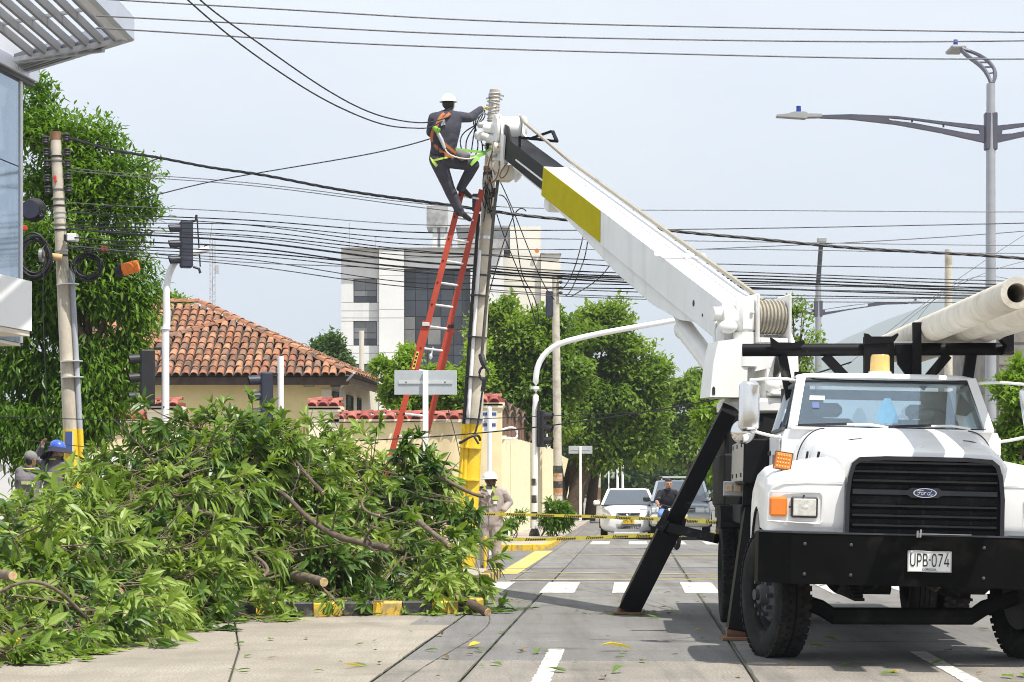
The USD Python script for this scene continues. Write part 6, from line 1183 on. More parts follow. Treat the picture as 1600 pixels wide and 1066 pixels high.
# ================================================================ CARS, MOTORCYCLE, PEOPLE
def sup(n, e=3.2):
    return [(math.copysign(abs(math.cos(t)) ** (2 / e), math.cos(t)), math.copysign(abs(math.sin(t)) ** (2 / e), math.sin(t))) for t in np.linspace(0, 2 * PI, n, endpoint=False)]
def car(name, label, loc, yaw, S, group=None):
    """front at y = 0, back along +y. S: the car's measures."""
    t = thing(name, label, 'car', loc, group, rot=yaw); P = lambda *a, **k: part(t, *a, **k)
    W, body = S['w'] / 2, S['paint']
    secs = []
    for y, hw, z0, z1, e in S['body']:
        secs.append([(cx_ * hw * W, y, (z0 + z1) / 2 + cz_ * (z1 - z0) / 2) for cx_, cz_ in sup(32, e)])
    bd = P('body', loft(secs), body, 45)
    gh = S['cabin']; yb0, yt0, yt1, yb1 = gh['y']; zb, zr = gh['z']; hb, ht = gh['hw'][0] * W, gh['hw'][1] * W
    rf = P('roof', loft([[(x * ht * s_, y, z) for x, y in [(a * (1.0), yy) for a, yy in ((-1, yt0 + .12), (-1, yt1), (1, yt1), (1, yt0 + .12), (.6, yt0), (-.6, yt0))]] for z, s_ in ((zr - .07, 1.03), (zr - .02, 1.0), (zr, .86))]), body, 50)
    B = [(-hb, yb0, zb), (hb, yb0, zb), (hb, yb1, zb), (-hb, yb1, zb)]; T_ = [(-ht, yt0, zr - .05), (ht, yt0, zr - .05), (ht, yt1, zr - .05), (-ht, yt1, zr - .05)]
    P('glasshouse', hull(np.array(B + T_) * [1 - .012, 1, 1]), 'car_glass')
    for i in range(4): P('pillar', bar(B[i], T_[i], .075, .06, up=(0, 1, 0)), body)
    for s in (-1, 1):
        P('belt_trim', bar((s * hb * 1.005, yb0, zb), (s * hb * 1.005, yb1, zb), .03, .03), 'ink'); P('door_pillar', bar((s * hb * .998, (yb0 + yb1) / 2, zb), (s * ht * 1.0, (yt0 + yt1) / 2, zr - .05), .06, .09, up=(0, 1, 0)), 'ink')
    P('windscreen_base', bar((-hb, yb0 - .01, zb), (hb, yb0 - .01, zb), .05, .04), 'ink')
    for s in (-1, 1):
        mi = P('mirror', bx(s * (hb + .06), s * (hb + .26), yb0 + .12, yb0 + .24, zb + .0, zb + .15, .04), S.get('mirror', body)); P('mirror_stalk', bar((s * hb * .98, yb0 + .2, zb), (s * (hb + .08), yb0 + .2, zb + .05), .04, .04), 'ink')
        for y in S['axles']:
            w_ = P('wheel', xf(tyre(S['tyre'], .2, S['tyre'] * .64), None, (s * (W - .13), y, S['tyre'])), 'rubber', 40); part(w_, 'rim', cyl((s * (W - .05), y, S['tyre']), (s * (W - .02), y, S['tyre']), S['tyre'] * .62, n=20), 'steel')
        P('wheel_arch', [tube([(s * (W - .012), y + (S['tyre'] + .06) * math.cos(a), S['tyre'] + (S['tyre'] + .06) * math.sin(a)) for a in np.linspace(0.05, PI - .05, 16)], .03, 6) for y in S['axles']], 'ink')
    S['front'](t, P, W); return t
def poly_front(P, name, pts, y, th, mt, **k): return P(name, prism(pts, th, (0, y + th, 0), X, Z), mt, **k)
def oval(cx_, cz_, rx, rz_, n=24): return [(cx_ + rx * math.cos(a), cz_ + rz_ * math.sin(a)) for a in np.linspace(0, 2 * PI, n, endpoint=False)]
def sedan_front(t, P, W):
    for s in (-1, 1):
        q = [(s * x, z) for x, z in ((.50, .70), (.62, .66), (.79, .80), (.80, .93), (.70, .90), (.56, .80))]; v, f = prism(q if s > 0 else q[::-1], .20, (0, .20, 0), X, Z); v[:, 1] += np.abs(v[:, 0]) ** 3 * .42 - .16; h = P('headlight', (v, f), 'headlamp'); part(h, 'lamp_bulb', ball((s * .66, .09, .80), (.06, .04, .05), 2), 'chrome', True)
        q = [(s * x, z) for x, z in ((.56, .36), (.78, .30), (.74, .48), (.70, .52))]; v, f = prism(q if s > 0 else q[::-1], .06, (0, .10, 0), X, Z); v[:, 1] += np.abs(v[:, 0]) ** 3 * .3 - .02; P('fog_lamp_recess', (v, f), 'steel')
    g = poly_front(P, 'grille', [(-.36, .77), (.36, .77), (.34, .725), (.2, .68), (-.2, .68), (-.34, .725)], -.05, .14, 'chrome'); part(g, 'grille_mesh', prism([(-.33, .76), (.33, .76), (.31, .73), (.19, .692), (-.19, .692), (-.31, .73)], .03, (0, -.049, 0), X, Z), 'ink')
    part(g, 'emblem', [tube([(.07 * math.cos(a), -.09, .733 + .032 * math.sin(a)) for a in np.linspace(0, 2 * PI, 22)], .006, 5), bar((-.035, -.09, .71), (-.02, -.09, .756), .012, .012), bar((.02, -.09, .71), (.035, -.09, .756), .012, .012), bar((-.03, -.09, .728), (.03, -.09, .738), .010, .010)], 'chrome')
    poly_front(P, 'lower_intake', [(-.38, .45), (.38, .45), (.35, .32), (.28, .30), (-.28, .30), (-.35, .32)], -.03, .06, 'ink'); poly_front(P, 'skid_plate', [(-.42, .215), (.42, .215), (.42, .165), (-.42, .165)], .0, .1, 'car_white')
    np_ = P('number_plate', bx(-.17, .17, -.075, -.06, .455, .60), 'plate_yellow'); part(np_, 'plate_lettering', text('UYU-787', .085, (0, -.0755, .49), X, Z, .003, True, width=.29), 'ink')
SED = dict(w=1.70, paint='car_white', tyre=.30, axles=(.83, 3.4), front=sedan_front,
    body=[(-.03, .60, .30, .64, 3), (.02, .80, .22, .70, 3.4), (.14, .93, .19, .80, 3.6), (.35, .985, .17, .90, 3.8), (.8, 1.0, .2, .98, 4), (1.35, 1.0, .2, 1.04, 4), (2.4, 1.0, .2, 1.02, 4), (3.6, .99, .2, 1.02, 4), (4.15, .93, .26, .98, 3.5), (4.33, .8, .36, .9, 3)],
    cabin=dict(y=(1.02, 1.75, 3.0, 3.85), z=(.99, 1.50), hw=(.93, .70)))
c = at(982, 0, 59.5); car('sedan', 'white compact sedan with yellow plate waiting behind the far crossing', gz(c, 0), -AR + .01, SED, 'cars waiting behind the far crossing')
def suv_front(t, P, W):
    for s in (-1, 1):
        h = P('headlight', bx(s * .44, s * .70, -.02, .06, .80, .94, .02), 'headlamp'); P('indicator', bx(s * .705, s * .83, .0, .1, .79, .93, .02), 'headlamp')
        P('corner_lamp', bx(s * .50, s * .66, -.14, -.11, .50, .575, .01), 'red_lens'); P('bumper_over_rider', bx(s * .2, s * .5, -.13, -.1, .5, .58, .01), 'ink')
    P('grille', bx(-.42, .42, -.02, .04, .80, .93, .015), 'ink'); P('grille_bar', [bx(-.41, .41, -.03, -.021, z, z + .018) for z in (.83, .875)], 'chrome')
    P('bumper', bx(-.88, .88, -.12, .3, .40, .74, .07), 'car_beige', 40); P('lower_guard', bx(-.6, .6, -.05, .25, .28, .395, .03), 'galvanised'); np_ = P('number_plate', bx(-.17, .17, -.14, -.125, .56, .70), 'plate_yellow'); part(np_, 'plate_lettering', text('BLJ-452', .08, (0, -.1405, .59), X, Z, .003, True, width=.28), 'ink')
    for s in (-1, 1): P('rack_rail', bar((s * .55, 2.0, 1.77), (s * .55, 3.7, 1.77), .04, .04), 'aluminium')
    rr = P('roof_rack', [bar((-.62, y, 1.84), (.62, y, 1.84), .06, .05) for y in (2.15, 3.3)], 'aluminium'); P('rack_foot', [bx(s * .52, s * .64, 2.1, 2.2, 1.72, 1.86, .02) for s in (-1, 1)], 'ink')
SUV = dict(w=1.80, paint='car_grey', tyre=.36, axles=(.85, 3.5), front=suv_front, mirror='ink',
    body=[(.0, .86, .42, .92, 4), (.06, .94, .36, 1.0, 4.5), (.25, .98, .34, 1.06, 5), (.8, 1.0, .36, 1.10, 5), (1.3, 1.0, .36, 1.14, 5), (2.6, 1.0, .36, 1.14, 5), (4.3, .99, .38, 1.14, 5), (4.6, .94, .42, 1.1, 4)],
    cabin=dict(y=(1.22, 1.85, 4.3, 4.55), z=(1.10, 1.74), hw=(.93, .76)))
c = at(1063, 0, 58.2); car('suv', 'grey blue off-roader with roof rack behind the motorcyclist and outrigger', gz(c, 0), -AR - .02, SUV, 'cars waiting behind the far crossing')
# --- motorcycle (front wheel towards the camera)
BY = gy(860); bk = at(1062, 860, BY); bk[2] = 0; BYAW = .16
mc = thing('motorcycle', 'small motorcycle ridden towards the camera, half hidden by the slanting outrigger', 'motorcycle', bk, rot=BYAW)
P = lambda *a, **k: part(mc, *a, **k); mw = lambda y: xf(lathe([(.24 + .055 * math.cos(a), .05 * math.sin(a)) for a in np.linspace(0, 2 * PI, 12, endpoint=False)], 36, True), RY(PI / 2), (0, y, .295))
for y in (.295, 1.55):
    w_ = P('wheel', mw(y), 'rubber', 40); part(w_, 'rim', xf(lathe([(.195, -.03), (.205, -.025), (.205, .025), (.195, .03)], 30, True), RY(PI / 2), (0, y, .295)), 'chrome', 40)
    part(w_, 'spoke', [bar((0, y, .295), (.0, y + .2 * math.cos(a), .295 + .2 * math.sin(a)), .012, .012) for a in np.linspace(0, 2 * PI, 12, endpoint=False)], 'chrome'); part(w_, 'hub', cyl((-.06, y, .295), (.06, y, .295), .05, n=14), 'steel', 40)
P('fork', [bar((s * .085, .30, .29), (s * .10, .62, .98), .045, .045) for s in (-1, 1)], 'steel'); P('front_mudguard', xf(tube([(0, .295 + .33 * math.cos(a), .295 + .33 * math.sin(a)) for a in np.linspace(.5, 2.4, 12)], .05, 8), None), 'ink', 40)
P('fuel_tank', ball((0, .95, .86), (.15, .28, .14), 3), 'car_dark', True); P('seat', bx(-.13, .13, 1.15, 1.75, .76, .84, .04), 'ink'); P('engine', bx(-.16, .16, .75, 1.2, .3, .62, .06), 'dark_steel'); P('frame_tube', [bar((0, .6, .85), (0, 1.5, .7), .06, .06), bar((0, .62, .8), (0, .9, .3), .05, .05), bar((0, .9, .32), (0, 1.5, .32), .08, .05)], 'dark_steel')
P('handlebar', tube(smooth_path([(-.36, .82, 1.04), (-.2, .72, 1.06), (0, .66, 1.0), (.2, .72, 1.06), (.36, .82, 1.04)], 20), .014, 7), 'ink'); hl = P('headlight', ball((0, .54, .90), (.10, .08, .10), 2), 'ink', True); part(hl, 'headlight_lens', ball((0, .49, .90), (.085, .05, .085), 2), 'lamp_lens', True); P('mirror', [ball((s * .33, .72, 1.22), (.06, .02, .045), 2) for s in (-1, 1)], 'ink'); P('mirror_stalk', [bar((s * .28, .76, 1.05), (s * .33, .73, 1.19), .012, .012) for s in (-1, 1)], 'ink'); P('exhaust', cyl((.2, 1.0, .32), (.22, 1.7, .42), .045, n=12), 'chrome')
# ---------------------------------------------------------------- people
def sph(c, r, n=1): return np.array(ICO[n].vertices) * np.broadcast_to(r, 3) + np.asarray(c, float)
def bone(a, ra, b, rb): return m3.Manifold.hull_points(np.vstack([sph(a, ra), sph(b, rb)]))
def hullb(*bs): return m3.Manifold.hull_points(np.vstack([sph(c, r) for c, r in bs]))
def skin(ms, ln=.028, it=6, taub=True):
    m = m3.Manifold.batch_boolean(ms, m3.OpType.Add).refine_to_length(ln); v, f = arr(m); t = trimesh.Trimesh(v, f, process=True)
    trimesh.smoothing.filter_taubin(t, iterations=it); return np.array(t.vertices), np.array(t.faces)
def hand(wr, d, n, thumb, curl=.6, ln=.19):
    """palm, four fingers and a thumb: d = towards the fingertips, n = palm normal, thumb = side of the thumb (unit vectors)."""
    d, n = nrm(d), nrm(n); s = nrm(np.cross(d, n)); s = s if s @ np.asarray(thumb, float) > 0 else -s; k = ln / .19
    pc = wr + d * .05 * k; out = [hullb((wr, .026 * k), (wr + d * .09 * k + s * .032 * k, .015 * k), (wr + d * .085 * k - s * .034 * k, .014 * k))]
    for i, (o, l) in enumerate(((.031, .072), (.011, .080), (-.010, .075), (-.030, .058))):
        p = wr + d * .088 * k + s * o * k; dd = d
        for j, (fr, r0) in enumerate(((.46, .0105), (.30, .0095), (.24, .0085))):
            ang = curl * (.55, 1.15, 1.7)[j]; dd = d * math.cos(ang) + n * math.sin(ang); q_ = p + dd * l * fr * k; out.append(bone(p, r0 * k, q_, r0 * .92 * k)); p = q_
    p = wr + d * .025 * k + s * .028 * k; q_ = p + nrm(s * .8 + d * .55 + n * .25) * .042 * k; r_ = q_ + nrm(s * .35 + d * .8 + n * .45) * .035 * k
    return out + [bone(p, .014 * k, q_, .012 * k), bone(q_, .0115 * k, r_, .0095 * k)]
def head(c, fwd, up, k=1.0):
    """head of about 0.23 m; c = centre, with jaw, nose, ears, brow."""
    f, u = nrm(fwd), nrm(up); s = np.cross(f, u); q = lambda x, y, z: c + (s * x + f * y + u * z) * k
    ms = [hullb((q(0, -.012, .035), .094 * k), (q(0, .02, .03), .080 * k), (q(0, .045, -.055), .045 * k), (q(.03, .02, -.045), .045 * k), (q(-.03, .02, -.045), .045 * k)), hullb((q(0, .065, -.085), .022 * k), (q(.025, .045, -.08), .022 * k), (q(-.025, .045, -.08), .022 * k)),
        hullb((q(0, .098, .018), .010 * k), (q(0, .118, -.022), .011 * k), (q(.014, .098, -.028), .009 * k), (q(-.014, .098, -.028), .009 * k)), hullb((q(.035, .082, .030), .014 * k), (q(-.035, .082, .030), .014 * k)), hullb((q(.018, .090, -.058), .008 * k), (q(-.018, .090, -.058), .008 * k))]
    for e in (-1, 1): ms.append(hullb((q(e * .088, -.012, .02), .012 * k), (q(e * .094, -.02, .0), .012 * k), (q(e * .086, -.008, -.025), .009 * k)))
    eyes = [ball(q(e * .032, .086, .008), .0105 * k, 1) for e in (-1, 1)]; mouth = [tube([q(x * .024, .0985 - .006 * x * x, -.060) for x in (-1, -.4, .4, 1)], .0035 * k, 5)]
    return ms, eyes, mouth, q
def person(label, loc, J, mats, fwd, up=(0, 0, 1), group=None, k=1.0, fit=1.0, handspec=None, bare_arm=False):
    """J: joint positions in world metres. hip L/R, knee, ankle, toe, chest, neck, head, shoulder, elbow, wrist."""
    t = thing('person', label, 'person', loc, group); g = lambda n: np.array(J[n], float); w = 1.0 * fit
    hm, eyes, mouth, q = head(g('head'), fwd, up, k)
    hp = (g('hipL') + g('hipR')) / 2; ch = g('chest'); sh = (g('shL') + g('shR')) / 2; sd_ = nrm(g('shR') - g('shL'))
    torso = lambda e: [hullb((g('hipL'), .098 * w + e), (g('hipR'), .098 * w + e), (hp + (ch - hp) * .45 + sd_ * .07, .095 * w + e), (hp + (ch - hp) * .45 - sd_ * .07, .095 * w + e)), hullb((hp + (ch - hp) * .40 + sd_ * .07, .095 * w + e), (hp + (ch - hp) * .40 - sd_ * .07, .095 * w + e), (ch + sd_ * .085, .108 * w + e), (ch - sd_ * .085, .108 * w + e)),
        hullb((ch + sd_ * .085, .108 * w + e), (ch - sd_ * .085, .108 * w + e), (g('shL') + sd_ * .035, .065 * w + e), (g('shR') - sd_ * .035, .065 * w + e)), hullb((g('shL') + sd_ * .06, .058 * w + e), (g('shR') - sd_ * .06, .058 * w + e), (g('neck'), .050 * k + e * .6))]
    arm = lambda s, e, full=True: [bone(g('sh' + s), .060 * w + e, g('el' + s), .046 * w + e)] + ([bone(g('el' + s), .046 * w + e, g('wr' + s), .032 * w + e * .8)] if full else [])
    leg = lambda s, e: [bone(g('hip' + s), .095 * w + e, g('kn' + s), .062 * w + e), bone(g('kn' + s), .060 * w + e, g('kn' + s) + (g('an' + s) - g('kn' + s)) * .35, .058 * w + e), bone(g('kn' + s) + (g('an' + s) - g('kn' + s)) * .35, .058 * w + e, g('an' + s), .042 * w + e)]
    foot = lambda s, e: [hullb((g('an' + s), .045 + e), (g('an' + s) * .55 + g('to' + s) * .45 + [0, 0, .01], .040 + e), (g('an' + s) + (g('an' + s) - g('to' + s)) * .22 + [0, 0, -.035], .036 + e)), bone(g('an' + s) * .5 + g('to' + s) * .5, .040 + e, g('to' + s), .032 + e)]
    hands = []
    for s in 'LR': h = handspec[s]; hands.append(hand(g('wr' + s), h[0], h[1], h[2], h[3] if len(h) > 3 else .6))
    body = hm + [bone(g('neck') - nrm(g('head') - g('neck')) * .03, .054 * k, g('head') + (-np.array(fwd)) * .02, .052 * k)] + torso(0) + arm('L', 0) + arm('R', 0) + leg('L', 0) + leg('R', 0) + foot('L', -.008) + foot('R', -.008) + sum(hands, [])
    part(t, 'body', skin(body, .022, 4), mats['skin'], True)
    part(t, 'eye', eyes, 'ink'); part(t, 'mouth', mouth, 'skin_dark' if mats['skin'] != 'skin_dark' else 'ink')
    sl = mats.get('sleeve', True); hem = g('hipL') * 0
    shirt = torso(.016) + arm('L', .016, sl) + arm('R', .016, sl)
    if mats.get('long'): shirt.append(hullb((g('hipL') - [0, 0, .10], .112 * w), (g('hipR') - [0, 0, .10], .112 * w), (hp + (ch - hp) * .4, .125 * w)))
    st = part(t, mats.get('shirt_name', 'shirt'), skin(shirt, .026, 5), mats['shirt'], True)
    part(t, 'trousers', skin([hullb((g('hipL'), .112 * w), (g('hipR'), .112 * w), (hp + (ch - hp) * .2, .105 * w))] + leg('L', .018) + leg('R', .018), .028, 5), mats['trousers'], True)
    for s in 'LR': part(t, 'boot', skin(foot(s, .006) + [bone(g('an' + s), .052, g('an' + s) + nrm(g('kn' + s) - g('an' + s)) * .13, .056)], .022, 4), mats['boot'], True)
    return t, q, hands, g, st
def helmet(t, q, mt, brim='front', name='helmet', k=1.0, lift=0):
    an = np.linspace(0, 2 * PI, 32, endpoint=False); R = []
    for ph in (-.06, .12, .4, .7, 1.0, 1.25, 1.45): R.append([q(.118 * math.cos(a) * math.cos(ph), -.008 + .140 * math.sin(a) * math.cos(ph), .052 + lift + .118 * math.sin(ph)) for a in an])
    br_ = [[q((.118 + o) * math.cos(a), -.008 + (.140 + o + (.05 * max(0, math.sin(a)) ** 2 if brim == 'front' else .0) * (o > 0)) * math.sin(a), .046 + lift - h) for a in an] for o, h in ((0, 0), (.022, .008), (.020, .014), (-.004, .012))]
    h = part(t, name, loft(R), mt, 50); part(h, 'helmet_brim', loft(br_, False), mt, 40); part(h, 'helmet_ridge', loft([[q(.012 * x, -.008 + .135 * math.cos(b), .054 + lift + .121 * math.sin(b)) for x, b in ((-1, b0), (1, b0), (1, b0 + .02), (-1, b0 + .02))] for b0 in np.linspace(.3, 2.8, 14)]), mt, 40); return h
# --- the man on the ladder, seen from behind
A = at
J = dict(head=A(701, 163, 32.22), neck=A(700, 175, 32.20), chest=A(697, 202, 32.16), shL=A(678, 185, 32.12), shR=A(716, 183, 32.24), elL=A(673, 207, 32.18), wrL=A(692, 221, 32.42), elR=A(735, 184, 32.42), wrR=A(751, 171, 32.66),
    hipL=A(684, 249, 32.12), hipR=A(698, 249, 32.20), knL=A(701, 293, 32.34), anL=A(719, 332, 32.50), toL=A(734, 343, 32.64), knR=A(740, 258, 32.44), anR=A(720, 294, 32.50), toR=A(735, 307, 32.66))
hs_ = dict(L=(nrm([.8, .5, -.2]), nrm([0, -.3, 1]), (0, -1, 0), .9), R=(nrm([.75, .5, .4]), nrm([.3, .2, -1]), (-.2, -1, .2), .8))
t, q, hands, g, st = person('lineman in dark navy clothes and white helmet on the red ladder at the pole top', gz(g0 := J['anL'], J['anL'][2] - .1), J, dict(skin='skin_dark', shirt='cloth_navy', trousers='cloth_navy_trousers', boot='boot_black', shirt_name='jacket'), fwd=(.45, .88, .05), handspec=hs_, fit=1.30)
helmet(t, q, 'helmet_white', 'none')
part(t, 'neck_hair', skin([hullb((q(0, -.05, .03), .075), (q(0, -.055, -.03), .06), (q(.06, -.02, .0), .045), (q(-.06, -.02, .0), .045))], .02, 3), 'hair_black', True)
part(t, 'chin_strap', [tube([q(.098, -.01, .045), q(.100, .01, -.03), q(.05, .055, -.10)], .006, 5)], 'cloth_white')
for s in 'LR': part(t, 'glove', skin([x for x in hands['LR'.index(s)]] + [bone(g('wr' + s), .040, g('wr' + s) + (g('el' + s) - g('wr' + s)) * .25, .046)], .012, 2), 'glove_yellow', True)
off = np.array([0, -.135, 0]); sho = np.array([0, -.115, 0])
def strap(pts, w=.045, mt='strap_orange', name='harness_strap', th=.012): P = smooth_path(pts, 16); return [part(t, name, join([bar(P[i], P[i + 1] + (P[i + 1] - P[i]) * .12, w, th, up=(0, 1, 0)) for i in range(len(P) - 1)]), mt)]
def strapb(pts, w=.045, mt='strap_orange', name='harness_strap', th=.012):
    P = smooth_path(pts, 18); tt_ = np.gradient(P, axis=0); n_ = np.cross(tt_, [0, -1, 0]); n_ /= np.linalg.norm(n_, axis=1, keepdims=True)
    rings = [[p + m_ * w / 2, p + m_ * w / 2 + [0, -th, 0], p - m_ * w / 2 + [0, -th, 0], p - m_ * w / 2] for p, m_ in zip(P, n_)]; return part(t, name, loft(rings), mt)
dd = 32.0
strapb([A(694, 177, dd + .06), A(686, 187, dd - .0), A(682, 203, dd - .02), A(697, 227, dd - .01), A(713, 240, dd + .06)]); strapb([A(703, 177, dd + .08), A(690, 188, dd + .01), A(678, 202, dd - .0), A(675, 222, dd + .02)])
strapb([A(679, 226, dd + .03), A(692, 239, dd + .0), A(710, 245, dd + .04)], .05); strapb([A(678, 251, dd + .0), A(690, 248, dd - .02), A(704, 245, dd + .06)], .03, 'hi_vis', 'reflective_tab')
part(t, 'back_pad', hull([A(x, y, dd - z) for x, y in ((688, 189), (695, 187), (696, 195), (689, 197)) for z in (.0, .03)]), 'pvc_grey'); part(t, 'green_buckle', skin([hullb((A(679, 200, dd - .03), .035), (A(686, 203, dd - .04), .03), (A(684, 208, dd - .04), .022))], .015, 3), 'hi_green', True)
part(t, 'lanyard_absorber', tube([A(685, 209, dd - .06), A(690, 219, dd - .07), A(695, 232, dd - .06)], [.03, .034, .024], 10), 'sign_back', 40)
part(t, 'lanyard', tube(smooth_path([A(695, 232, dd - .06), A(702, 241, dd - .07), A(718, 247, dd), A(742, 246, 32.4), A(752, 243, 32.7)], 20), .012, 6), 'soffit_cream', 40)
strapb([A(712, 233, 32.1), A(735, 236, 32.35), A(758, 238, 32.6)], .04, 'hi_green', 'pole_strap'); strapb([A(736, 246, 32.4), A(750, 243, 32.5), A(768, 232, 32.5)], .05, 'hi_green', 'pole_strap'); strapb([A(735, 258, 32.3), A(741, 252, 32.32), A(748, 246, 32.4)], .06, 'hi_green', 'pole_strap')
part(t, 'tool_pouch', skin([hullb((A(716, 240, 32.12), .07), (A(730, 243, 32.2), .055), (A(722, 247, 32.15), .05))], .025, 3), 'cloth_grey', True)
strapb([A(674.5, 245, 32.06), A(679, 255, 32.0), A(683, 260, 32.02)], .05, 'hi_vis', 'reflective_tab'); part(t, 'belt', tube(smooth_path([A(674, 238, 32.12), A(684, 241, 31.99), A(698, 241, 32.03), A(711, 239, 32.2)], 14), .025, 7), 'cloth_dark', 40)
# --- the worker with the white helmet behind the tapes
dW = 34.6; J = dict(head=A(766, 752, dW), neck=A(765, 762, dW + .02), chest=A(767, 784, dW + .02), shL=A(784, 769, dW - .02), shR=A(751, 769, dW + .05), elL=A(796, 785, dW + .12), wrL=A(787, 797, dW - .08), elR=A(743, 784, dW - .05), wrR=A(747, 771, dW - .30), hipL=A(774, 811, dW), hipR=A(758, 811, dW), knL=A(775, 851, dW - .02), knR=A(757, 851, dW), anL=A(776, 886, dW), anR=A(756, 886, dW + .02), toL=A(780, 890, dW - .18), toR=A(755, 890, dW - .2))
fwd = nrm([.75, -.62, .02]); hs_ = dict(L=(nrm([-.6, -.2, -.7]), nrm([-.3, .2, -.9]), (0, -1, 0), .9), R=(nrm([.3, .1, .9]), nrm([.6, -.3, -.2]), (0, -1, 0), .9))
t, q, hands, g, st = person('worker in beige overalls and white helmet, hand on hip, beside the yellow pole foot', gz(J['anL'], 0), J, dict(skin='skin_dark', shirt='cloth_khaki', trousers='cloth_khaki', boot='boot_black', long=True, shirt_name='jacket'), fwd=fwd, handspec=hs_, fit=1.2)
helmet(t, q, 'helmet_white', 'front'); part(t, 'chin_strap', [tube([q(x * .10, .0, .045), q(x * .085, .045, -.04), q(x * .02, .07, -.112)], .006, 5) for x in (-1, 1)], 'ink')
part(t, 'dark_glasses', [ball(q(x * .034, .098, .012), (.024, .012, .014), 1) for x in (-1, 1)], 'ink'); part(t, 'glove', skin(hands[0] + [bone(g('wrL'), .042, g('wrL') + (g('elL') - g('wrL')) * .25, .048)], .012, 2), 'glove_yellow', True)
part(t, 'undershirt', hull([A(x, y, dW - .165 + z) for x, y in ((760, 765), (770, 765), (766, 775)) for z in (0, .04)]), 'cloth_white'); part(t, 'collar', [hull([A(x, y, dW - .15 + z) for x, y in p for z in (0, .05)]) for p in (((752, 757), (758, 759), (761, 767), (754, 763)), ((769, 759), (774, 763), (773, 772), (769, 767)))], 'hi_vis')
part(t, 'reflective_patch', [hull([A(x, y, dW - .155 + z) for x, y in ((769, 776), (780, 777), (779, 782), (769, 781)) for z in (0, .05)])], 'hi_vis'); part(t, 'chest_badge', hull([A(x, y, dW - .15 + z) for x, y in ((771, 783), (777, 783), (777, 788), (771, 788)) for z in (0, .05)]), 'cloth_white'); part(t, 'jacket_fly', bar(A(763, 776, dW - .155), A(764, 822, dW - .135), .012, .01), 'cloth_grey')
# --- two men behind the heap at left
dB = 34.0; J = dict(head=A(91, 703, dB), neck=A(85, 715, dB), chest=A(84, 736, dB), shL=A(70, 724, dB + .15), shR=A(98, 727, dB - .10), elL=A(56, 716, dB + .25), wrL=A(65, 699, dB + .15), elR=A(106, 748, dB - .05), wrR=A(110, 770, dB - .25), hipL=A(78, 770, dB + .08), hipR=A(90, 771, dB - .08), knL=A(80, 806, dB), knR=A(92, 806, dB - .1), anL=gz(A(78, 0, dB + .05), .71), anR=gz(A(92, 0, dB - .1), .71), toL=gz(A(92, 0, dB + .0), .66), toR=gz(A(106, 0, dB - .16), .66))
hs_ = dict(L=(nrm([.3, -.1, .95]), nrm([.8, -.4, -.2]), (.3, -1, 0), .5), R=(nrm([.3, -.6, -.7]), nrm([-.5, .3, -.4]), (0, -1, 0), .5))
t, q, hands, g, st = person('man in grey shirt and blue helmet with dark neck flap, raising one hand', gz(J['anL'], .62), J, dict(skin='skin_mid', shirt='cloth_grey', trousers='cloth_navy_trousers', boot='boot_black', shirt_name='shirt'), fwd=nrm([.93, -.22, -.12]), handspec=hs_, fit=1.12)
helmet(t, q, 'helmet_blue', 'none')
an = np.linspace(0, 2 * PI, 30, endpoint=False)
part(t, 'sun_flap', loft([[q((.122 + o) * math.cos(a), -.008 + (.144 + o * 1.25) * math.sin(a), .052 - h - (.16 * max(0, -math.sin(a)) ** 1.5 * (o > .03))) for a in an] for o, h in ((0, 0), (.06, .035), (.13, .075), (.128, .085), (.05, .05), (-.002, .015))], False), 'cloth_navyhat', 40)
part(t, 'neck_flap', hull([q(x, y, z) for x, y, z in ((-.13, -.10, -.02), (.13, -.10, -.02), (-.15, -.16, -.30), (.15, -.16, -.30), (-.09, -.13, -.02), (.09, -.13, -.02), (-.12, -.20, -.30), (.12, -.20, -.30))]), 'cloth_navyhat')
part(t, 'dark_glasses', [ball(q(x * .034, .098, .012), (.024, .012, .014), 1) for x in (-1, 1)], 'ink'); part(t, 'collar', tube([g('neck') + [.085 * math.cos(a), .085 * math.sin(a), -.03] for a in np.linspace(0, 2 * PI, 20)], .018, 6), 'hi_vis', 40); part(t, 'reflective_band', [hull([A(x, y, dB - .20 + z) for x, y in ((65, 737), (83, 738), (83, 746), (65, 746)) for z in (0, .05)])], 'hi_vis_faded')
dC = 33.3; J = dict(head=A(48, 719, dC), neck=A(45, 730, dC), chest=A(43, 749, dC), shL=A(31, 737, dC + .0), shR=A(57, 737, dC + .08), elL=A(28, 758, dC + .1), wrL=A(36, 768, dC + .3), elR=A(60, 758, dC + .2), wrR=A(52, 768, dC + .38), hipL=A(37, 780, dC), hipR=A(50, 780, dC + .03), knL=A(34, 800, dC + .33), knR=A(54, 800, dC + .33), anL=gz(A(35, 0, dC + .05), .71), anR=gz(A(53, 0, dC + .05), .71), toL=gz(A(34, 0, dC + .25), .66), toR=gz(A(54, 0, dC + .25), .66))
hs_ = dict(L=(nrm([.6, .7, 0]), (0, 0, -1), (0, 1, .5), .6), R=(nrm([-.6, .7, 0]), (0, 0, -1), (0, 1, .5), .6))
t, q, hands, g, st = person('man in grey shirt and grey cap, seen from behind at far left', gz(J['anL'], .62), J, dict(skin='skin_mid', shirt='cloth_grey', trousers='cloth_navy_trousers', boot='boot_black', shirt_name='shirt'), fwd=nrm([.35, .92, -.15]), handspec=hs_, fit=1.05)
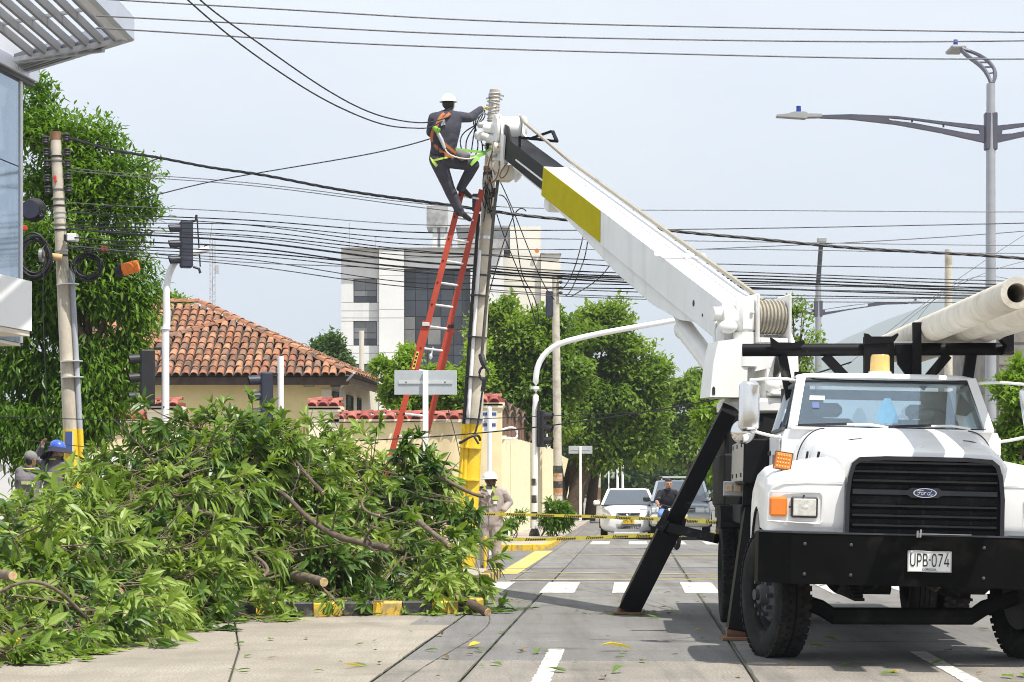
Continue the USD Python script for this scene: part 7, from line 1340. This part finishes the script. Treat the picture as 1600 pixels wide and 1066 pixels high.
part(t, 'cap', skin([hullb((q(0, -.01, .055), .106), (q(0, .03, .05), .10)), hullb((q(-.06, .13, .03), .012), (q(.06, .13, .03), .012), (q(-.05, .19, .02), .010), (q(.05, .19, .02), .010))], .02, 4), 'cap_grey', True); part(t, 'neck_hair', skin([hullb((q(0, -.045, .0), .07), (q(0, -.045, -.04), .055))], .02, 3), 'hair_black', True); part(t, 'collar', tube([g('neck') + [.085 * math.cos(a), .085 * math.sin(a), -.03] for a in np.linspace(0, 2 * PI, 20)], .016, 6), 'hi_vis', 40); part(t, 'reflective_band', hull([A(x, y, dC - .155 + z) for x, y in ((33, 752), (54, 752), (54, 757), (33, 757)) for z in (0, .05)]), 'hi_vis_faded')
# --- the motorcyclist
Rb = RZ(BYAW); B_ = lambda x, y, z: bk + Rb @ np.array([x, y, z])
J = dict(head=B_(.0, 1.12, 1.56), neck=B_(0, 1.19, 1.42), chest=B_(0, 1.24, 1.20), shL=B_(.19, 1.19, 1.36), shR=B_(-.19, 1.19, 1.36), elL=B_(.31, 1.08, 1.16), wrL=B_(.31, .87, 1.08), elR=B_(-.31, 1.08, 1.16), wrR=B_(-.31, .87, 1.08), hipL=B_(.09, 1.34, .90), hipR=B_(-.09, 1.34, .90), knL=B_(.24, .92, .82), knR=B_(-.24, .92, .82), anL=B_(.20, 1.10, .42), anR=B_(-.20, 1.10, .42), toL=B_(.22, .93, .36), toR=B_(-.22, .93, .36))
fb = Rb @ np.array([0, -1, 0]); hs_ = {s: (nrm(fb * .9 + [0, 0, -.2]), (0, 0, -1), Rb @ np.array([x, 0, 0]), .9) for s, x in (('L', -1), ('R', 1))}
t, q, hands, g, st = person('young man in black t-shirt and jeans riding a motorcycle without helmet', bk + Rb @ np.array([0, 1.3, 0]), J, dict(skin='skin_mid', shirt='cloth_dark', trousers='denim', boot='boot_black', sleeve=False, shirt_name='t_shirt'), fwd=fb, handspec=hs_, fit=1.0)
part(t, 'hair', skin([hullb((q(0, -.025, .065), .092), (q(0, .03, .085), .066)), hullb((q(0, -.055, .0), .07), (q(0, -.03, .05), .09))], .02, 3), 'hair_black', True); part(t, 'beard', skin([hullb((q(0, .072, -.092), .018), (q(.04, .035, -.085), .016), (q(-.04, .035, -.085), .016))], .012, 2), 'hair_black', True); part(t, 'eyebrow', [tube([q(s * .015, .097, .032), q(s * .048, .088, .034)], .005, 5) for s in (-1, 1)], 'hair_black')
# ================================================================ TREES, SHRUBS, BRANCH HEAP
def leaves(P, Dv, Nv, L, Wd, droop, fold=.18):
    """N folded lance-shaped leaves, 8 triangles each. P base, Dv direction, Nv upper side."""
    Dv = Dv / (np.linalg.norm(Dv, axis=1, keepdims=True) + 1e-9); S = np.cross(Dv, Nv); S /= np.linalg.norm(S, axis=1, keepdims=True) + 1e-9; Nn = np.cross(S, Dv)
    L, Wd, droop = [np.asarray(x, float).reshape(-1, 1) for x in (L, Wd, droop)]; g = np.array([0, 0, -1.0])
    mid = lambda t: P + Dv * L * t + g * droop * L * t * t
    rows = [P]
    for t, w in ((.32, .5), (.66, .40)): m_ = mid(t); up = Nn * Wd * fold; rows += [m_ - S * Wd * w + up, m_, m_ + S * Wd * w + up]
    rows.append(mid(1.0)); v = np.stack(rows, 1); n = len(P)
    f = np.array([[0, 2, 1], [0, 3, 2], [1, 2, 5], [1, 5, 4], [2, 3, 6], [2, 6, 5], [4, 5, 7], [5, 6, 7]])
    return v.reshape(-1, 3), (f[None] + (np.arange(n) * 8)[:, None, None]).reshape(-1, 3)
def small_leaves(P, Dv, Nv, L, Wd):
    """N simple leaves of two triangles, folded along the midrib."""
    Dv = Dv / (np.linalg.norm(Dv, axis=1, keepdims=True) + 1e-9); S = np.cross(Dv, Nv); S /= np.linalg.norm(S, axis=1, keepdims=True) + 1e-9; Nn = np.cross(S, Dv)
    L, Wd = [np.asarray(x, float).reshape(-1, 1) for x in (L, Wd)]
    v = np.stack([P, P + Dv * L * .45 - S * Wd * .5 + Nn * Wd * .18, P + Dv * L * .45 + S * Wd * .5 + Nn * Wd * .18, P + Dv * L], 1)
    f = np.array([[0, 3, 1], [0, 2, 3]]); n = len(P); return v.reshape(-1, 3), (f[None] + (np.arange(n) * 4)[:, None, None]).reshape(-1, 3)
def unit(g, n): x = g.normal(size=(n, 3)); return x / np.linalg.norm(x, axis=1, keepdims=True)
def tree(name, label, base, blobs, n_tw, per, L, Wd, mt, seed, lance=False, trunk_r=.2, limbs=10, droop=.5, cat='tree', group=None, shell=.72, bark='bark', twig=.32, flat=.8, trunk=True):
    """blobs: (centre, radii); n_tw twigs spread through them, each with `per` leaves round its end."""
    g = np.random.default_rng(seed); base = np.array(base, float); t = thing(name, label, cat, base, group)
    C = np.array([b[0] for b in blobs]); R = np.array([np.broadcast_to(b[1], 3) for b in blobs], float); C0, R0_ = C, R; sub = [], []
    for c_, r_ in zip(C0, R0_):                     # every mass of the crown breaks up into uneven clumps
        for _ in range(9): v_ = unit(g, 1)[0]; sub[0].append(c_ + v_ * r_ * g.uniform(.35, .88)); sub[1].append(r_ * g.uniform(.20, .46))
    C, R = np.array(sub[0]), np.array(sub[1]); wts = R.prod(1) ** .72; wts /= wts.sum()
    k = g.choice(len(C), n_tw, p=wts); u = unit(g, n_tw); rad = shell + (1 - shell) * g.random(n_tw) ** .6; rad = np.where(g.random(n_tw) < .22, g.random(n_tw) * .8, rad)
    bump_ = .70 + .62 * meshkit.noise(C[k] * 1.7 + u * 2.6, seed); tips = C[k] + u * R[k] * (rad * bump_)[:, None]
    cen = C.mean(0); out = tips - (C[k] * .7 + cen * .3) + np.array([0, 0, .25]) * R[k].mean(1, keepdims=True); out /= np.linalg.norm(out, axis=1, keepdims=True) + 1e-9
    idx = np.repeat(np.arange(n_tw), per); N = len(idx); tips = tips + out * ((g.random(n_tw) < .10) * g.uniform(.1, 1.0, n_tw) * R[k].mean(1) * .9)[:, None]; off = unit(g, N) * (twig * g.random((N, 1)) ** .5) * np.array([1, 1, flat])
    P = tips[idx] + off; Dv = out[idx] * .55 + unit(g, N) * .8 + np.array([0, 0, -droop]); Nv = np.array([0, 0, 1.0]) + unit(g, N) * .55 + out[idx] * .4
    ls = L * g.uniform(.65, 1.25, N); m = leaves(P, Dv, Nv, ls, Wd * g.uniform(.7, 1.2, N), g.uniform(.0, .35, N)) if lance else small_leaves(P, Dv, Nv, ls, Wd * g.uniform(.7, 1.2, N))
    part(t, 'crown', m, mt)
    if trunk:
        top_ = np.array([cen[0], cen[1], base[2] + (cen[2] - base[2]) * .72]); tr = smooth_path([base, base + (top_ - base) * .4 + g.normal(0, .12, 3) * [1, 1, 0], top_], 14); part(t, 'trunk', tube(tr, np.linspace(trunk_r, trunk_r * .6, 14), 12), bark, 40)
        for j in range(limbs):
            i = g.integers(n_tw); e = tips[i]; s0 = tr[g.integers(6, 14)]; mid_ = s0 * .5 + e * .5 + g.normal(0, .15, 3) + [0, 0, .15 * np.linalg.norm(e - s0)]
            part(t, 'limb', tube(smooth_path([s0, mid_, e], 10), np.linspace(trunk_r * .42, .012, 10), 7), bark, 40)
    return t
def B(d, *bl, sy=1.0): return [(at(px, py, d + dd), (r * d / FOC, r * d / FOC * sy, r * d / FOC * (sz if sz else 1))) for px, py, r, dd, sz in [(b + (0, 0))[:5] if len(b) == 3 else (b + (0,))[:5] for b in bl]]
d = 43.5
tree('leafy_tree', 'tall dense bright green tree behind the left pole and the glass building', gz(at(70, 0, d), 0), B(d, (70, 190, 66), (125, 215, 50), (150, 270, 62), (190, 320, 58), (205, 275, 36), (95, 300, 80), (150, 380, 76), (205, 375, 45), (60, 400, 95), (180, 455, 48), (120, 480, 80), (30, 520, 95), (150, 560, 62), (190, 540, 28), (80, 610, 88), (10, 640, 90), (170, 640, 30), (120, 660, 50), (50, 690, 60), (62, 150, 34), (235, 335, 22), (205, 440, 42), (214, 495, 32), (200, 545, 34), (188, 590, 34), (228, 270, 18), (165, 215, 28)), 2500, 20, .19, .058, 'mango_tree_leaf', 5, lance=True, trunk_r=.28, limbs=26, droop=.35, twig=.38)
d = 76
tree('street_tree', 'broad green street tree behind the striped signal mast, just right of the old pole', gz(at(800, 0, d), .1), B(d, (790, 560, 62), (770, 520, 38), (800, 505, 34), (845, 540, 55), (860, 500, 30), (760, 600, 45), (830, 610, 65), (880, 590, 48), (800, 640, 60), (868, 650, 50), (765, 560, 34)), 1500, 20, .24, .14, 'street_tree_leaf', 12, trunk_r=.25, limbs=18, droop=.2, twig=.42)
d = 92
tree('street_tree', 'broad green street tree over the small sign, right of the pole by the ribbed wall', gz(at(893, 0, d), .1), B(d, (905, 520, 46), (935, 500, 30), (965, 505, 26), (955, 550, 52), (1005, 580, 48), (925, 590, 62), (985, 630, 62), (900, 640, 52), (950, 670, 58), (1020, 640, 40), (1030, 600, 26), (985, 540, 26), (1012, 690, 34), (890, 590, 50), (905, 690, 36), (935, 700, 40), (1040, 575, 16), (965, 480, 14)), 1900, 20, .27, .16, 'street_tree_leaf', 13, trunk_r=.42, limbs=22, droop=.2, twig=.48)
for k, (px, rr, hh) in enumerate(((880, .32, 3.6), (900, .38, 3.8), (921, .28, 3.6), (870, .2, 3.2))):
    a = gz(at(px, 0, d + .6 * k), .1); tg_ = [a, a + [.2 * (k - 1), 0, hh * .5], a + [.5 * (k - 1), 0, hh + 1.2]]
    part('/World/street_tree_001', 'trunk', tube(smooth_path(tg_, 12), np.linspace(rr, rr * .6, 12), 10), 'bark', 40)
d = 118
tree('street_tree', 'rounded green tree further down the street left of the outrigger', gz(at(1075, 0, d), .1), B(d, (1075, 640, 42), (1050, 670, 40), (1100, 620, 44), (1120, 660, 44), (1060, 620, 30), (1085, 690, 40), (1115, 590, 28), (1130, 620, 34), (1040, 700, 28)), 1300, 18, .32, .19, 'street_tree_leaf', 14, trunk_r=.3, limbs=10, droop=.2, twig=.55)
d = 58
tree('street_tree', 'yellow green young tree beside the crane pedestal and outrigger', gz(at(1122, 0, d), .1), B(d, (1112, 655, 26), (1130, 640, 26), (1120, 690, 28), (1135, 700, 26), (1108, 625, 14), (1128, 735, 28)), 420, 18, .20, .12, 'pale_tree_leaf', 15, trunk_r=.1, limbs=8, droop=.2, twig=.3)
for k, (px, pys, d, s_, lab) in enumerate(((960, (715, 690), 170, 20, 'dark tree at the far end of the street above the white sedan'), (1010, (700, 670), 190, 22, 'dark tree at the far end of the street above the off-roader'), (1075, (720, 690), 180, 24, 'dark tree at the far end of the street beside the outrigger'), (905, (720, 700), 210, 25, 'dark tree at the far end of the street behind the trunks'), (1140, (700, 650), 160, 26, 'dark tree at the far end of the street behind the truck body'))):
    tree('background_tree', lab, gz(at(px, 0, d), 0), B(d, (px, pys[0], 34), (px - 25, pys[1] + 12, 30), (px + 28, pys[1] + 5, 32), (px, pys[1] - 5, 30), (px - 10, 745, 30), (px + 20, 748, 30)), 700, 16, .55, .34, 'far_tree_leaf', s_, trunk_r=.35, limbs=3, droop=.15, twig=.9, group='dark trees closing the street')
d = 108
tree('background_tree', 'dark tree top showing between the tiled roof and the office block', gz(at(512, 0, d), 0), B(d, (515, 548, 22), (500, 565, 22), (530, 570, 24), (522, 535, 12)), 420, 16, .30, .18, 'far_tree_leaf', 31, trunk_r=.2, limbs=3, twig=.5)
d = 110
tree('background_tree', 'small tree top peeping over the tiled roof ridge by the lattice mast', gz(at(270, 0, d), 0), B(d, (255, 472, 16), (285, 470, 12), (270, 480, 18)), 220, 14, .28, .16, 'street_tree_leaf', 32, trunk_r=.2, limbs=2, twig=.4)
d = 62
tree('pale_tree', 'pale yellow green tree behind the garden wall and the red ladder', gz(at(660, 0, d), 0), B(d, (618, 600, 30), (600, 580, 18), (640, 575, 26), (635, 625, 30), (690, 610, 34), (720, 600, 26), (665, 630, 34), (712, 640, 28), (735, 560, 14), (745, 540, 16), (748, 590, 20), (640, 560, 16)), 800, 18, .18, .11, 'pale_tree_leaf', 33, trunk_r=.12, limbs=10, droop=.2, twig=.28)
d = 64
tree('sparse_tree', 'thin airy tree showing sky through it behind the winch and rack', gz(at(1238, 0, d), 0), B(d, (1225, 500, 26), (1250, 480, 18), (1258, 530, 26), (1240, 570, 30), (1215, 540, 22), (1112, 480, 0.1)) [:5], 120, 16, .16, .09, 'street_tree_leaf', 34, trunk_r=.10, limbs=18, droop=.3, twig=.30, shell=.4)
d = 36
tree('street_tree', 'bright green leafy tree at the right edge behind the truck mirror', gz(at(1600, 0, d), .1), B(d, (1585, 620, 36), (1600, 590, 34), (1610, 650, 40), (1580, 670, 26), (1590, 700, 34), (1620, 700, 50), (1640, 620, 50), (1600, 740, 40)), 560, 20, .15, .07, 'pale_tree_leaf', 35, trunk_r=.14, limbs=8, droop=.2, twig=.24)
d = 57.2
tree('roadside_shrub', 'low leafy green shrub growing at the kerb by the pole with orange bands', gz(at(872, 0, d), .12), B(d, (870, 806, 18), (858, 812, 14), (884, 810, 15), (872, 795, 12)), 110, 16, .22, .07, 'shrub_leaf', 36, lance=True, trunk_r=.03, limbs=5, droop=.1, twig=.16, cat='shrub')
d = 55.4
tree('weed_clump', 'scraggly weeds at the foot of the ribbed wall beside the standing worker', gz(at(805, 0, d), .12), B(d, (800, 820, 12), (812, 808, 9), (790, 830, 10)), 45, 10, .2, .05, 'shrub_leaf', 37, lance=True, trunk_r=.02, limbs=4, droop=.0, twig=.14, cat='weeds')
# ---------------------------------------------------------------- the heap of cut branches
hg = np.random.default_rng(77)
CP = np.array([  # column: photo x, front distance, ridge distance, ridge height
    (-60, 15.6, 21.5, .85), (0, 16.4, 22, .80), (60, 17.1, 22.8, .88), (120, 17.9, 23.5, .98), (175, 18.9, 24, 1.10), (205, 19.4, 24.4, 1.35), (265, 20.4, 24.8, 1.68), (335, 21.6, 25, 1.92), (400, 22.2, 25.2, 1.80), (470, 22.4, 25.4, 1.52), (560, 22.5, 25.8, 1.55), (640, 22.5, 26, 1.45), (660, 22.6, 26.2, 1.28), (675, 22.7, 26.2, .85), (690, 22.9, 26.0, .40), (708, 23.2, 25.6, .16), (735, 24, 25.4, .06), (760, 25, 25.8, .05)])
def heap(c, t):
    """point of the heap's skin: column c (photo x at its own distance), t = 0 front foot, 1 ridge, 2 back foot."""
    f, r, h = [np.interp(c, CP[:, 0], CP[:, k]) for k in (1, 2, 3)]; y = f + (r - f) * t if np.ndim(t) == 0 and t <= 1 else np.where(t <= 1, f + (r - f) * t, r + (t - 1) * 2.2)
    z = h * np.where(t <= 1, 1 - (1 - np.clip(t, 0, 1)) ** 1.7, np.clip(1 - (t - 1) ** 1.5, 0, 1)); cs = c + np.where(t < 1, 0, 0); return np.stack([(cs - 800) * y / FOC, y, z + 0 * y], -1)
def spray(o, d0, n0, g, size=1.0, twigs=4):
    """one leafy cut branchlet: a bent stem with side twigs that end in whorls of leaves. Returns leaf arrays and stem tubes."""
    d0 = nrm(d0); s = nrm(np.cross(d0, n0)); ln = g.uniform(.6, 1.05) * size; bend = n0 * g.normal(.05, .12) + s * g.normal(0, .18) + np.array([0, 0, -.10])
    pt = lambda t: o + d0 * ln * t + bend * ln * t * t; st = [tube([pt(t) for t in (0, .33, .66, 1)], [.011, .009, .007, .004], 5)]; ends = [(pt(1.0), nrm(d0 + bend * 1.6))]
    for _ in range(twigs):
        t = g.uniform(.15, .95); a = nrm(d0 * g.uniform(.3, .9) + s * g.normal(0, .8) + n0 * g.uniform(-.3, .9)); l2 = g.uniform(.18, .38) * size; e = pt(t) + a * l2 + [0, 0, -.03]; st.append(tube([pt(t), pt(t) + a * l2 * .5, e], [.006, .005, .004], 4)); ends.append((e, a))
    Ps, Ds, Ns = [], [], []
    for e, a in ends:
        n = g.integers(8, 14); r = unit(g, n); r -= (r @ a)[:, None] * a; r /= np.linalg.norm(r, axis=1, keepdims=True) + 1e-9; th = g.uniform(.20, 1.10, n)[:, None]; D_ = np.cos(th) * a + np.sin(th) * r + np.array([0, -.10, -.32]) * g.uniform(.2, 1.5, (n, 1)); D_ /= np.linalg.norm(D_, axis=1, keepdims=True)
        Ps.append(e - a * g.uniform(0, .16, n)[:, None] * size); Ds.append(D_); Ns.append(np.sin(th) * a - np.cos(th) * r * .6 + np.array([0, -.15, .55]))
    P_ = np.vstack(Ps); n = len(P_); L_ = g.uniform(.13, .25, n) * size; return (P_, np.vstack(Ds), np.vstack(Ns), L_, L_ * g.uniform(.22, .34, n), g.uniform(.05, .55, n)), st
acc, accd, accp, stems = [], [], [], []
def put(o, d0, n0, size=1.0, twigs=4, dark=False):
    lf, st = spray(np.asarray(o, float), d0, nrm(n0), hg, size, twigs); (accp if dark == 2 else accd if dark else acc).append(lf); stems.extend(st)
for i in range(120):                                          # boughs: sprays lying side by side, lifted off the heap, with hollows between
    c = hg.uniform(-55, 690); t = hg.random() ** .85 * 1.08; n0 = nrm([hg.normal(0, .3), -.75, .65]); dd = nrm([hg.normal(0, 1.0), hg.normal(-.3, .4), hg.normal(-.05, .3)]); dd = nrm(dd - n0 * (dd @ n0) * .8)
    if c > 625 and t > .25: dd[0] = -abs(dd[0])
    sd0 = nrm(np.cross(dd, n0)); tone = 1 if (625 < c < 725 and t > .45) else hg.choice([0, 1, 2], p=[.42, .20, .38]); lift = hg.uniform(-.05, .16)
    for q_ in range(hg.integers(4, 8)):
        p = heap(c, np.array(t)) + n0 * (lift - .12) + sd0 * hg.normal(0, .22) + dd * hg.uniform(-.5, .25); put(p, nrm(dd + unit(hg, 1)[0] * .28), n0, hg.uniform(.85, 1.15), hg.integers(3, 6), tone)
for i in range(230):                                          # lower layer
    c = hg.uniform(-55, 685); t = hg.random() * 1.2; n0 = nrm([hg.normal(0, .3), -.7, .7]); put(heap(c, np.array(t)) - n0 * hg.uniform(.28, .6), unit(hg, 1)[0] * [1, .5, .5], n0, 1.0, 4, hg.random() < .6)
for i in range(150):                                          # fill behind the skin
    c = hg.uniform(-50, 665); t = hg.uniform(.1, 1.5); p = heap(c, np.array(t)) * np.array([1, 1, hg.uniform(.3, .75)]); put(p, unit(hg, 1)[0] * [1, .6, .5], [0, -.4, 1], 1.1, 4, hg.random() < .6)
for c, t, dx, dz in ((345, 1.0, .0, .8), (325, .98, -.5, .6), (365, 1.0, .5, .7), (300, 1.0, -.7, .4), (395, 1.0, .6, .5), (410, 1.02, .3, .9), (450, 1.0, .4, .6), (555, 1.0, -.2, .8), (585, 1.0, .4, .6), (215, 1.0, -.6, .5), (640, .98, -.2, .9), (660, .95, .1, .8), (672, .9, .15, .5), (150, 1.0, .3, .5), (10, .55, .4, .5), (35, .45, .2, .5), (680, .3, .6, .05), (690, .3, .6, .02), (690, .15, .6, .02), (680, .1, .6, .0)):
    for _ in range(2): put(heap(c, np.array(t)) - [dx * .3, 0, .25], [dx + hg.normal(0, .15), hg.normal(-.25, .2), dz], [0, -.6, .6], hg.uniform(.9, 1.15), 4, 630 < c < 700)
for c in np.r_[np.arange(-40, 350, 15), np.arange(350, 690, 34), np.arange(-30, 260, 12), np.arange(-30, 260, 17)]:                              # leaves lying out on the kerb and road along the front
    p = heap(c + hg.normal(0, 8), np.array(.01)); put(p + [0, .12 - .25 * hg.random(), .10 + .08 * hg.random()], [hg.normal(0, .8), -.75, -.12], [0, -.25, 1], hg.uniform(.65, .9), 3)
hp_ = thing('branch_heap', 'great tangled heap of freshly cut leafy branches covering the pavement corner', 'branch heap', heap(380, np.array(.5)) * [1, 1, 0], kind='stuff')
for a_, mt in ((acc, 'mango_leaf'), (accd, 'mango_leaf_dark'), (accp, 'mango_leaf_pale')):
    Pq, Dq, Nq, Lq, Wq, Gq = [np.concatenate(x) for x in zip(*a_)]; m_ = leaves(Pq, Dq, Nq, Lq, Wq, Gq); m_[0][:, 2] = np.maximum(m_[0][:, 2], .012 + .02 * hg.random(len(m_[0]))); part(hp_, 'foliage', m_, mt, kind='stuff')
part(hp_, 'twigs', join(stems), 'bark_pale', 40, kind='stuff')
core = [heap(c, np.array(t)) * [1, 1, .72] + [0, .25, -.12] for c in np.linspace(-60, 770, 46) for t in np.linspace(.1, 1.7, 14)]
# ---- sawn limbs and long branches that show in the heap: each a thing of its own
def limb(name, label, pts, r0, r1, d0=None, cut0=True, cut1=False, mt='bark_pale', twigs=0, leaf=0):
    P = smooth_path([at(*p) for p in pts], 18); t = thing(name, label, 'branch', P[0], 'sawn limbs lying in the heap'); rr = np.linspace(r0, r1, 18) * (1 + .06 * np.sin(np.arange(18) * 1.9)); part(t, 'bark', tube(P, rr, 12), mt, 40)
    for on, i, j in ((cut0, 0, 1), (cut1, -1, -2)):
        if on: dr = nrm(P[i] - P[j]); sf_ = part(t, 'sawn_face', cyl(P[i] - dr * .002, P[i] + dr * .006, rr[i] * .93, n=14), 'cut_wood'); d1, s1, u1 = frame(dr); part(sf_, 'growth_ring', join([tube([P[i] + dr * .007 + rr[i] * q_ * (math.cos(a_) * s1 + math.sin(a_) * u1) for a_ in np.linspace(0, 2 * PI, 16)], rr[i] * .035, 4, False) for q_ in (.25, .5, .74)]), 'cut_rings')
    for k in range(twigs):
        i = hg.integers(4, 16); a = nrm(P[i + 1] - P[i] + unit(hg, 1)[0] * .8); part(t, 'twig', tube(smooth_path([P[i], P[i] + a * .2, P[i] + a * .42 + [0, 0, -.04]], 6), np.linspace(rr[i] * .45, .004, 6), 5), mt, 40)
    return t
limb('cut_branch', 'thin upright bare branch rising through the top of the heap', [(505, 770, 23.0), (470, 730, 23.6), (445, 690, 24.2), (425, 655, 24.6)], .024, .012, mt='bark_dark', twigs=5)
limb('cut_branch', 'long curved bare branch sloping down across the middle of the heap', [(436, 768, 22.9), (462, 790, 22.6), (492, 818, 22.4), (528, 838, 22.3), (565, 848, 22.2), (608, 858, 22.1)], .022, .040, mt='bark_dark', twigs=6)
limb('cut_branch', 'branch with round pale sawn end pointing right, low in the heap centre', [(506, 910, 22.0), (488, 905, 22.3), (460, 900, 22.8)], .052, .055)
limb('cut_branch', 'thin bare stick leaning on the yellow and black kerb', [(535, 953, 21.9), (520, 935, 22.0), (500, 918, 22.2)], .016, .02, cut0=True)
limb('cut_branch', 'sawn stub pointing right near the top right of the heap', [(702, 852, 22.5), (680, 836, 22.8), (655, 815, 23.3)], .028, .032)
limb('cut_branch', 'bare branch reaching out in front of the worker in beige', [(757, 776, 25.2), (735, 770, 25.3), (700, 752, 25.4), (660, 738, 25.6), (610, 715, 25.8)], .022, .034, twigs=4)
limb('cut_branch', 'thick log lying at the right foot of the heap on the road', [(762, 957, 22.0), (730, 942, 22.3), (700, 928, 22.8)], .05, .055, mt='bark')
limb('cut_branch', 'long limb sticking out of the heap front at left, above the kerb', [(238, 975, 18.9), (222, 952, 19.0), (160, 942, 19.0), (100, 930, 18.9), (40, 920, 18.6)], .045, .03, twigs=3)
limb('cut_branch', 'short thick sawn log seen end-on left of the heap middle', [(187, 927, 19.2), (165, 925, 19.6), (140, 925, 20.0)], .05, .055)
limb('cut_branch', 'second short sawn log beside the end-on log in the heap', [(250, 925, 19.75), (236, 925, 20.0), (215, 922, 20.4)], .045, .05)
limb('cut_branch', 'sawn branch end at the left edge of the photo', [(20, 900, 16.8), (5, 898, 17.0), (-30, 896, 17.4)], .04, .045)
limb('cut_branch', 'dark limb lying along the ground at the bottom left corner', [(78, 1008, 16.9), (40, 1003, 16.7), (-25, 1000, 16.5)], .045, .05, mt='bark', twigs=3)
limb('cut_branch', 'pale peeled stick poking down to the road at bottom left', [(55, 1036, 16.1), (45, 1022, 16.4), (33, 1008, 16.8)], .02, .022, mt='cut_wood')
limb('cut_branch', 'thin brown branch crossing the heap above the bottom left corner', [(0, 925, 17.2), (60, 910, 17.3), (120, 950, 17.6), (200, 1000, 18.0)], .014, .02, twigs=5)
limb('cut_branch', 'forked grey branch in the shaded hollow near the heap centre', [(592, 806, 23.2), (578, 802, 23.2), (566, 790, 23.3), (572, 775, 23.4)], .018, .013, twigs=2)
limb('cut_branch', 'bundle stick lying crosswise at the middle right of the heap', [(378, 812, 22.0), (330, 803, 22.2), (285, 795, 22.5)], .03, .02, twigs=3)
limb('cut_branch', 'short hook-shaped pale twig at the centre of the heap front', [(412, 900, 21.9), (418, 890, 22.0), (410, 878, 22.1), (398, 872, 22.3)], .022, .018)
for k in range(26):                                            # long thin shoots that stand out of the heap
    c = hg.uniform(-30, 660); t = hg.uniform(.2, 1.0); p = heap(c, np.array(t)); a = nrm([hg.normal(0, .8), hg.normal(-.3, .3), hg.uniform(-.1, .8)]); e = p + a * hg.uniform(.5, 1.1); stems_ = tube(smooth_path([p - a * .3, (p + e) / 2 + unit(hg, 1)[0] * .06, e], 8), np.linspace(.016, .005, 8), 5)
    P0 = p - a * .3; P0[2] = max(P0[2], .05); tt = top('bare_shoot', stems_, 'bark_pale', 'thin bare shoot sticking out of the leafy heap', 'branch', 'thin shoots in the heap', smooth=40, base=P0)
# ---- loose leaves on the road
def loose(label, px, py, ln, mt, wid=.28, group=None, yaw=None):
    d = gy(py); c = at(px, py, d); c[2] = .008; a = hg.uniform(0, 2 * PI) if yaw is None else yaw; D_ = np.array([[math.cos(a), math.sin(a), hg.uniform(.0, .22)]])
    v, f = leaves(c[None] - D_ * ln / 2, D_, np.array([[hg.normal(0, .12), hg.normal(0, .12), 1.0]]), [ln], [ln * wid], [hg.uniform(-.1, .3)], .22); v[:, 2] += .008 - min(0, v[:, 2].min()); top('fallen_leaf', (v, f), mt, label, 'leaf', group, base=c)
loose('large yellow fallen leaf on the road left of the truck', 965, 1018, .30, 'fallen_yellow', .30, yaw=.15)
loose('yellow leaf stuck in the crack under the truck front wheel', 1157, 1008, .10, 'fallen_yellow', .4)
loose('pale green leaf lying under the truck bumper near the lane dash', 1390, 1055, .17, 'fallen_green', .35, yaw=0)
for (px, py) in ((1575, 1060), (1598, 1058), (1275, 1012)): loose('dark green leaf lying on the road at the truck front, right of centre', px, py, .19, 'mango_leaf', .33, 'dark leaves by the truck front')
for k in range(64):
    px, py = (hg.uniform(830, 1560), hg.uniform(905, 1062)) if k < 40 else (hg.uniform(330, 860), hg.uniform(985, 1062))
    mt = hg.choice(['fallen_green', 'fallen_green', 'fallen_brown', 'fallen_yellow'], p=[.5, .2, .25, .05]); loose({'fallen_green': 'small green leaf scattered on the concrete road', 'fallen_brown': 'small withered brown leaf scattered on the concrete road', 'fallen_yellow': 'small yellow leaf scattered on the concrete road'}[str(mt)], px, py, hg.uniform(.08, .19), mt, hg.uniform(.25, .4), f'{str(mt)[7:]} leaves scattered on the road')
# litter too fine to count: chips and leaf scraps along the heap foot and round the outrigger foot
n = 1500; pts = []
for k in range(n):
    if k < 1150: c = hg.uniform(-60, 815); p = heap(c, np.array(0.0)); p = p + [hg.normal(0, .05), -abs(hg.normal(0, .28)) + .05, 0]
    elif k < 1350: p = at(985, 958, 22.3) + [hg.normal(.05, .28), hg.normal(0, .25), 0]
    else: p = np.array([hg.uniform(-1.5, 4), hg.uniform(14.5, 30), 0])
    p[2] = .012 + .012 * hg.random(); pts.append(p)
P_ = np.array(pts); a = hg.uniform(0, 2 * PI, n); D_ = np.c_[np.cos(a), np.sin(a), hg.normal(0, .12, n)]; l_ = hg.uniform(.02, .085, n)
lit = thing('leaf_litter', 'fine scraps of leaf and bark littering the road along the heap', 'leaf litter', kind='stuff'); h_ = hg.random(n)
for lo, hi, mt in ((0, .5, 'fallen_green'), (.5, .85, 'fallen_brown'), (.85, 1.01, 'mango_leaf')): m_ = (h_ >= lo) & (h_ < hi); part(lit, 'scraps', small_leaves(P_[m_], D_[m_], np.c_[hg.normal(0, .3, (m_.sum(), 2)), np.ones(m_.sum())], l_[m_], l_[m_] * .35), mt, kind='stuff')
# ================================================================ AIR
M['haze_look'] = usdkit.material(stage, '/World/Looks/haze_look', {'v': ('principled_volume', {'color': (.86, .93, 1.0), 'density': .00027, 'anisotropy': .2})}, [], volume='v.volume')
top('haze', bx(-2600, 2600, -45, 4900, -1.1, 640), 'haze_look', kind='stuff')
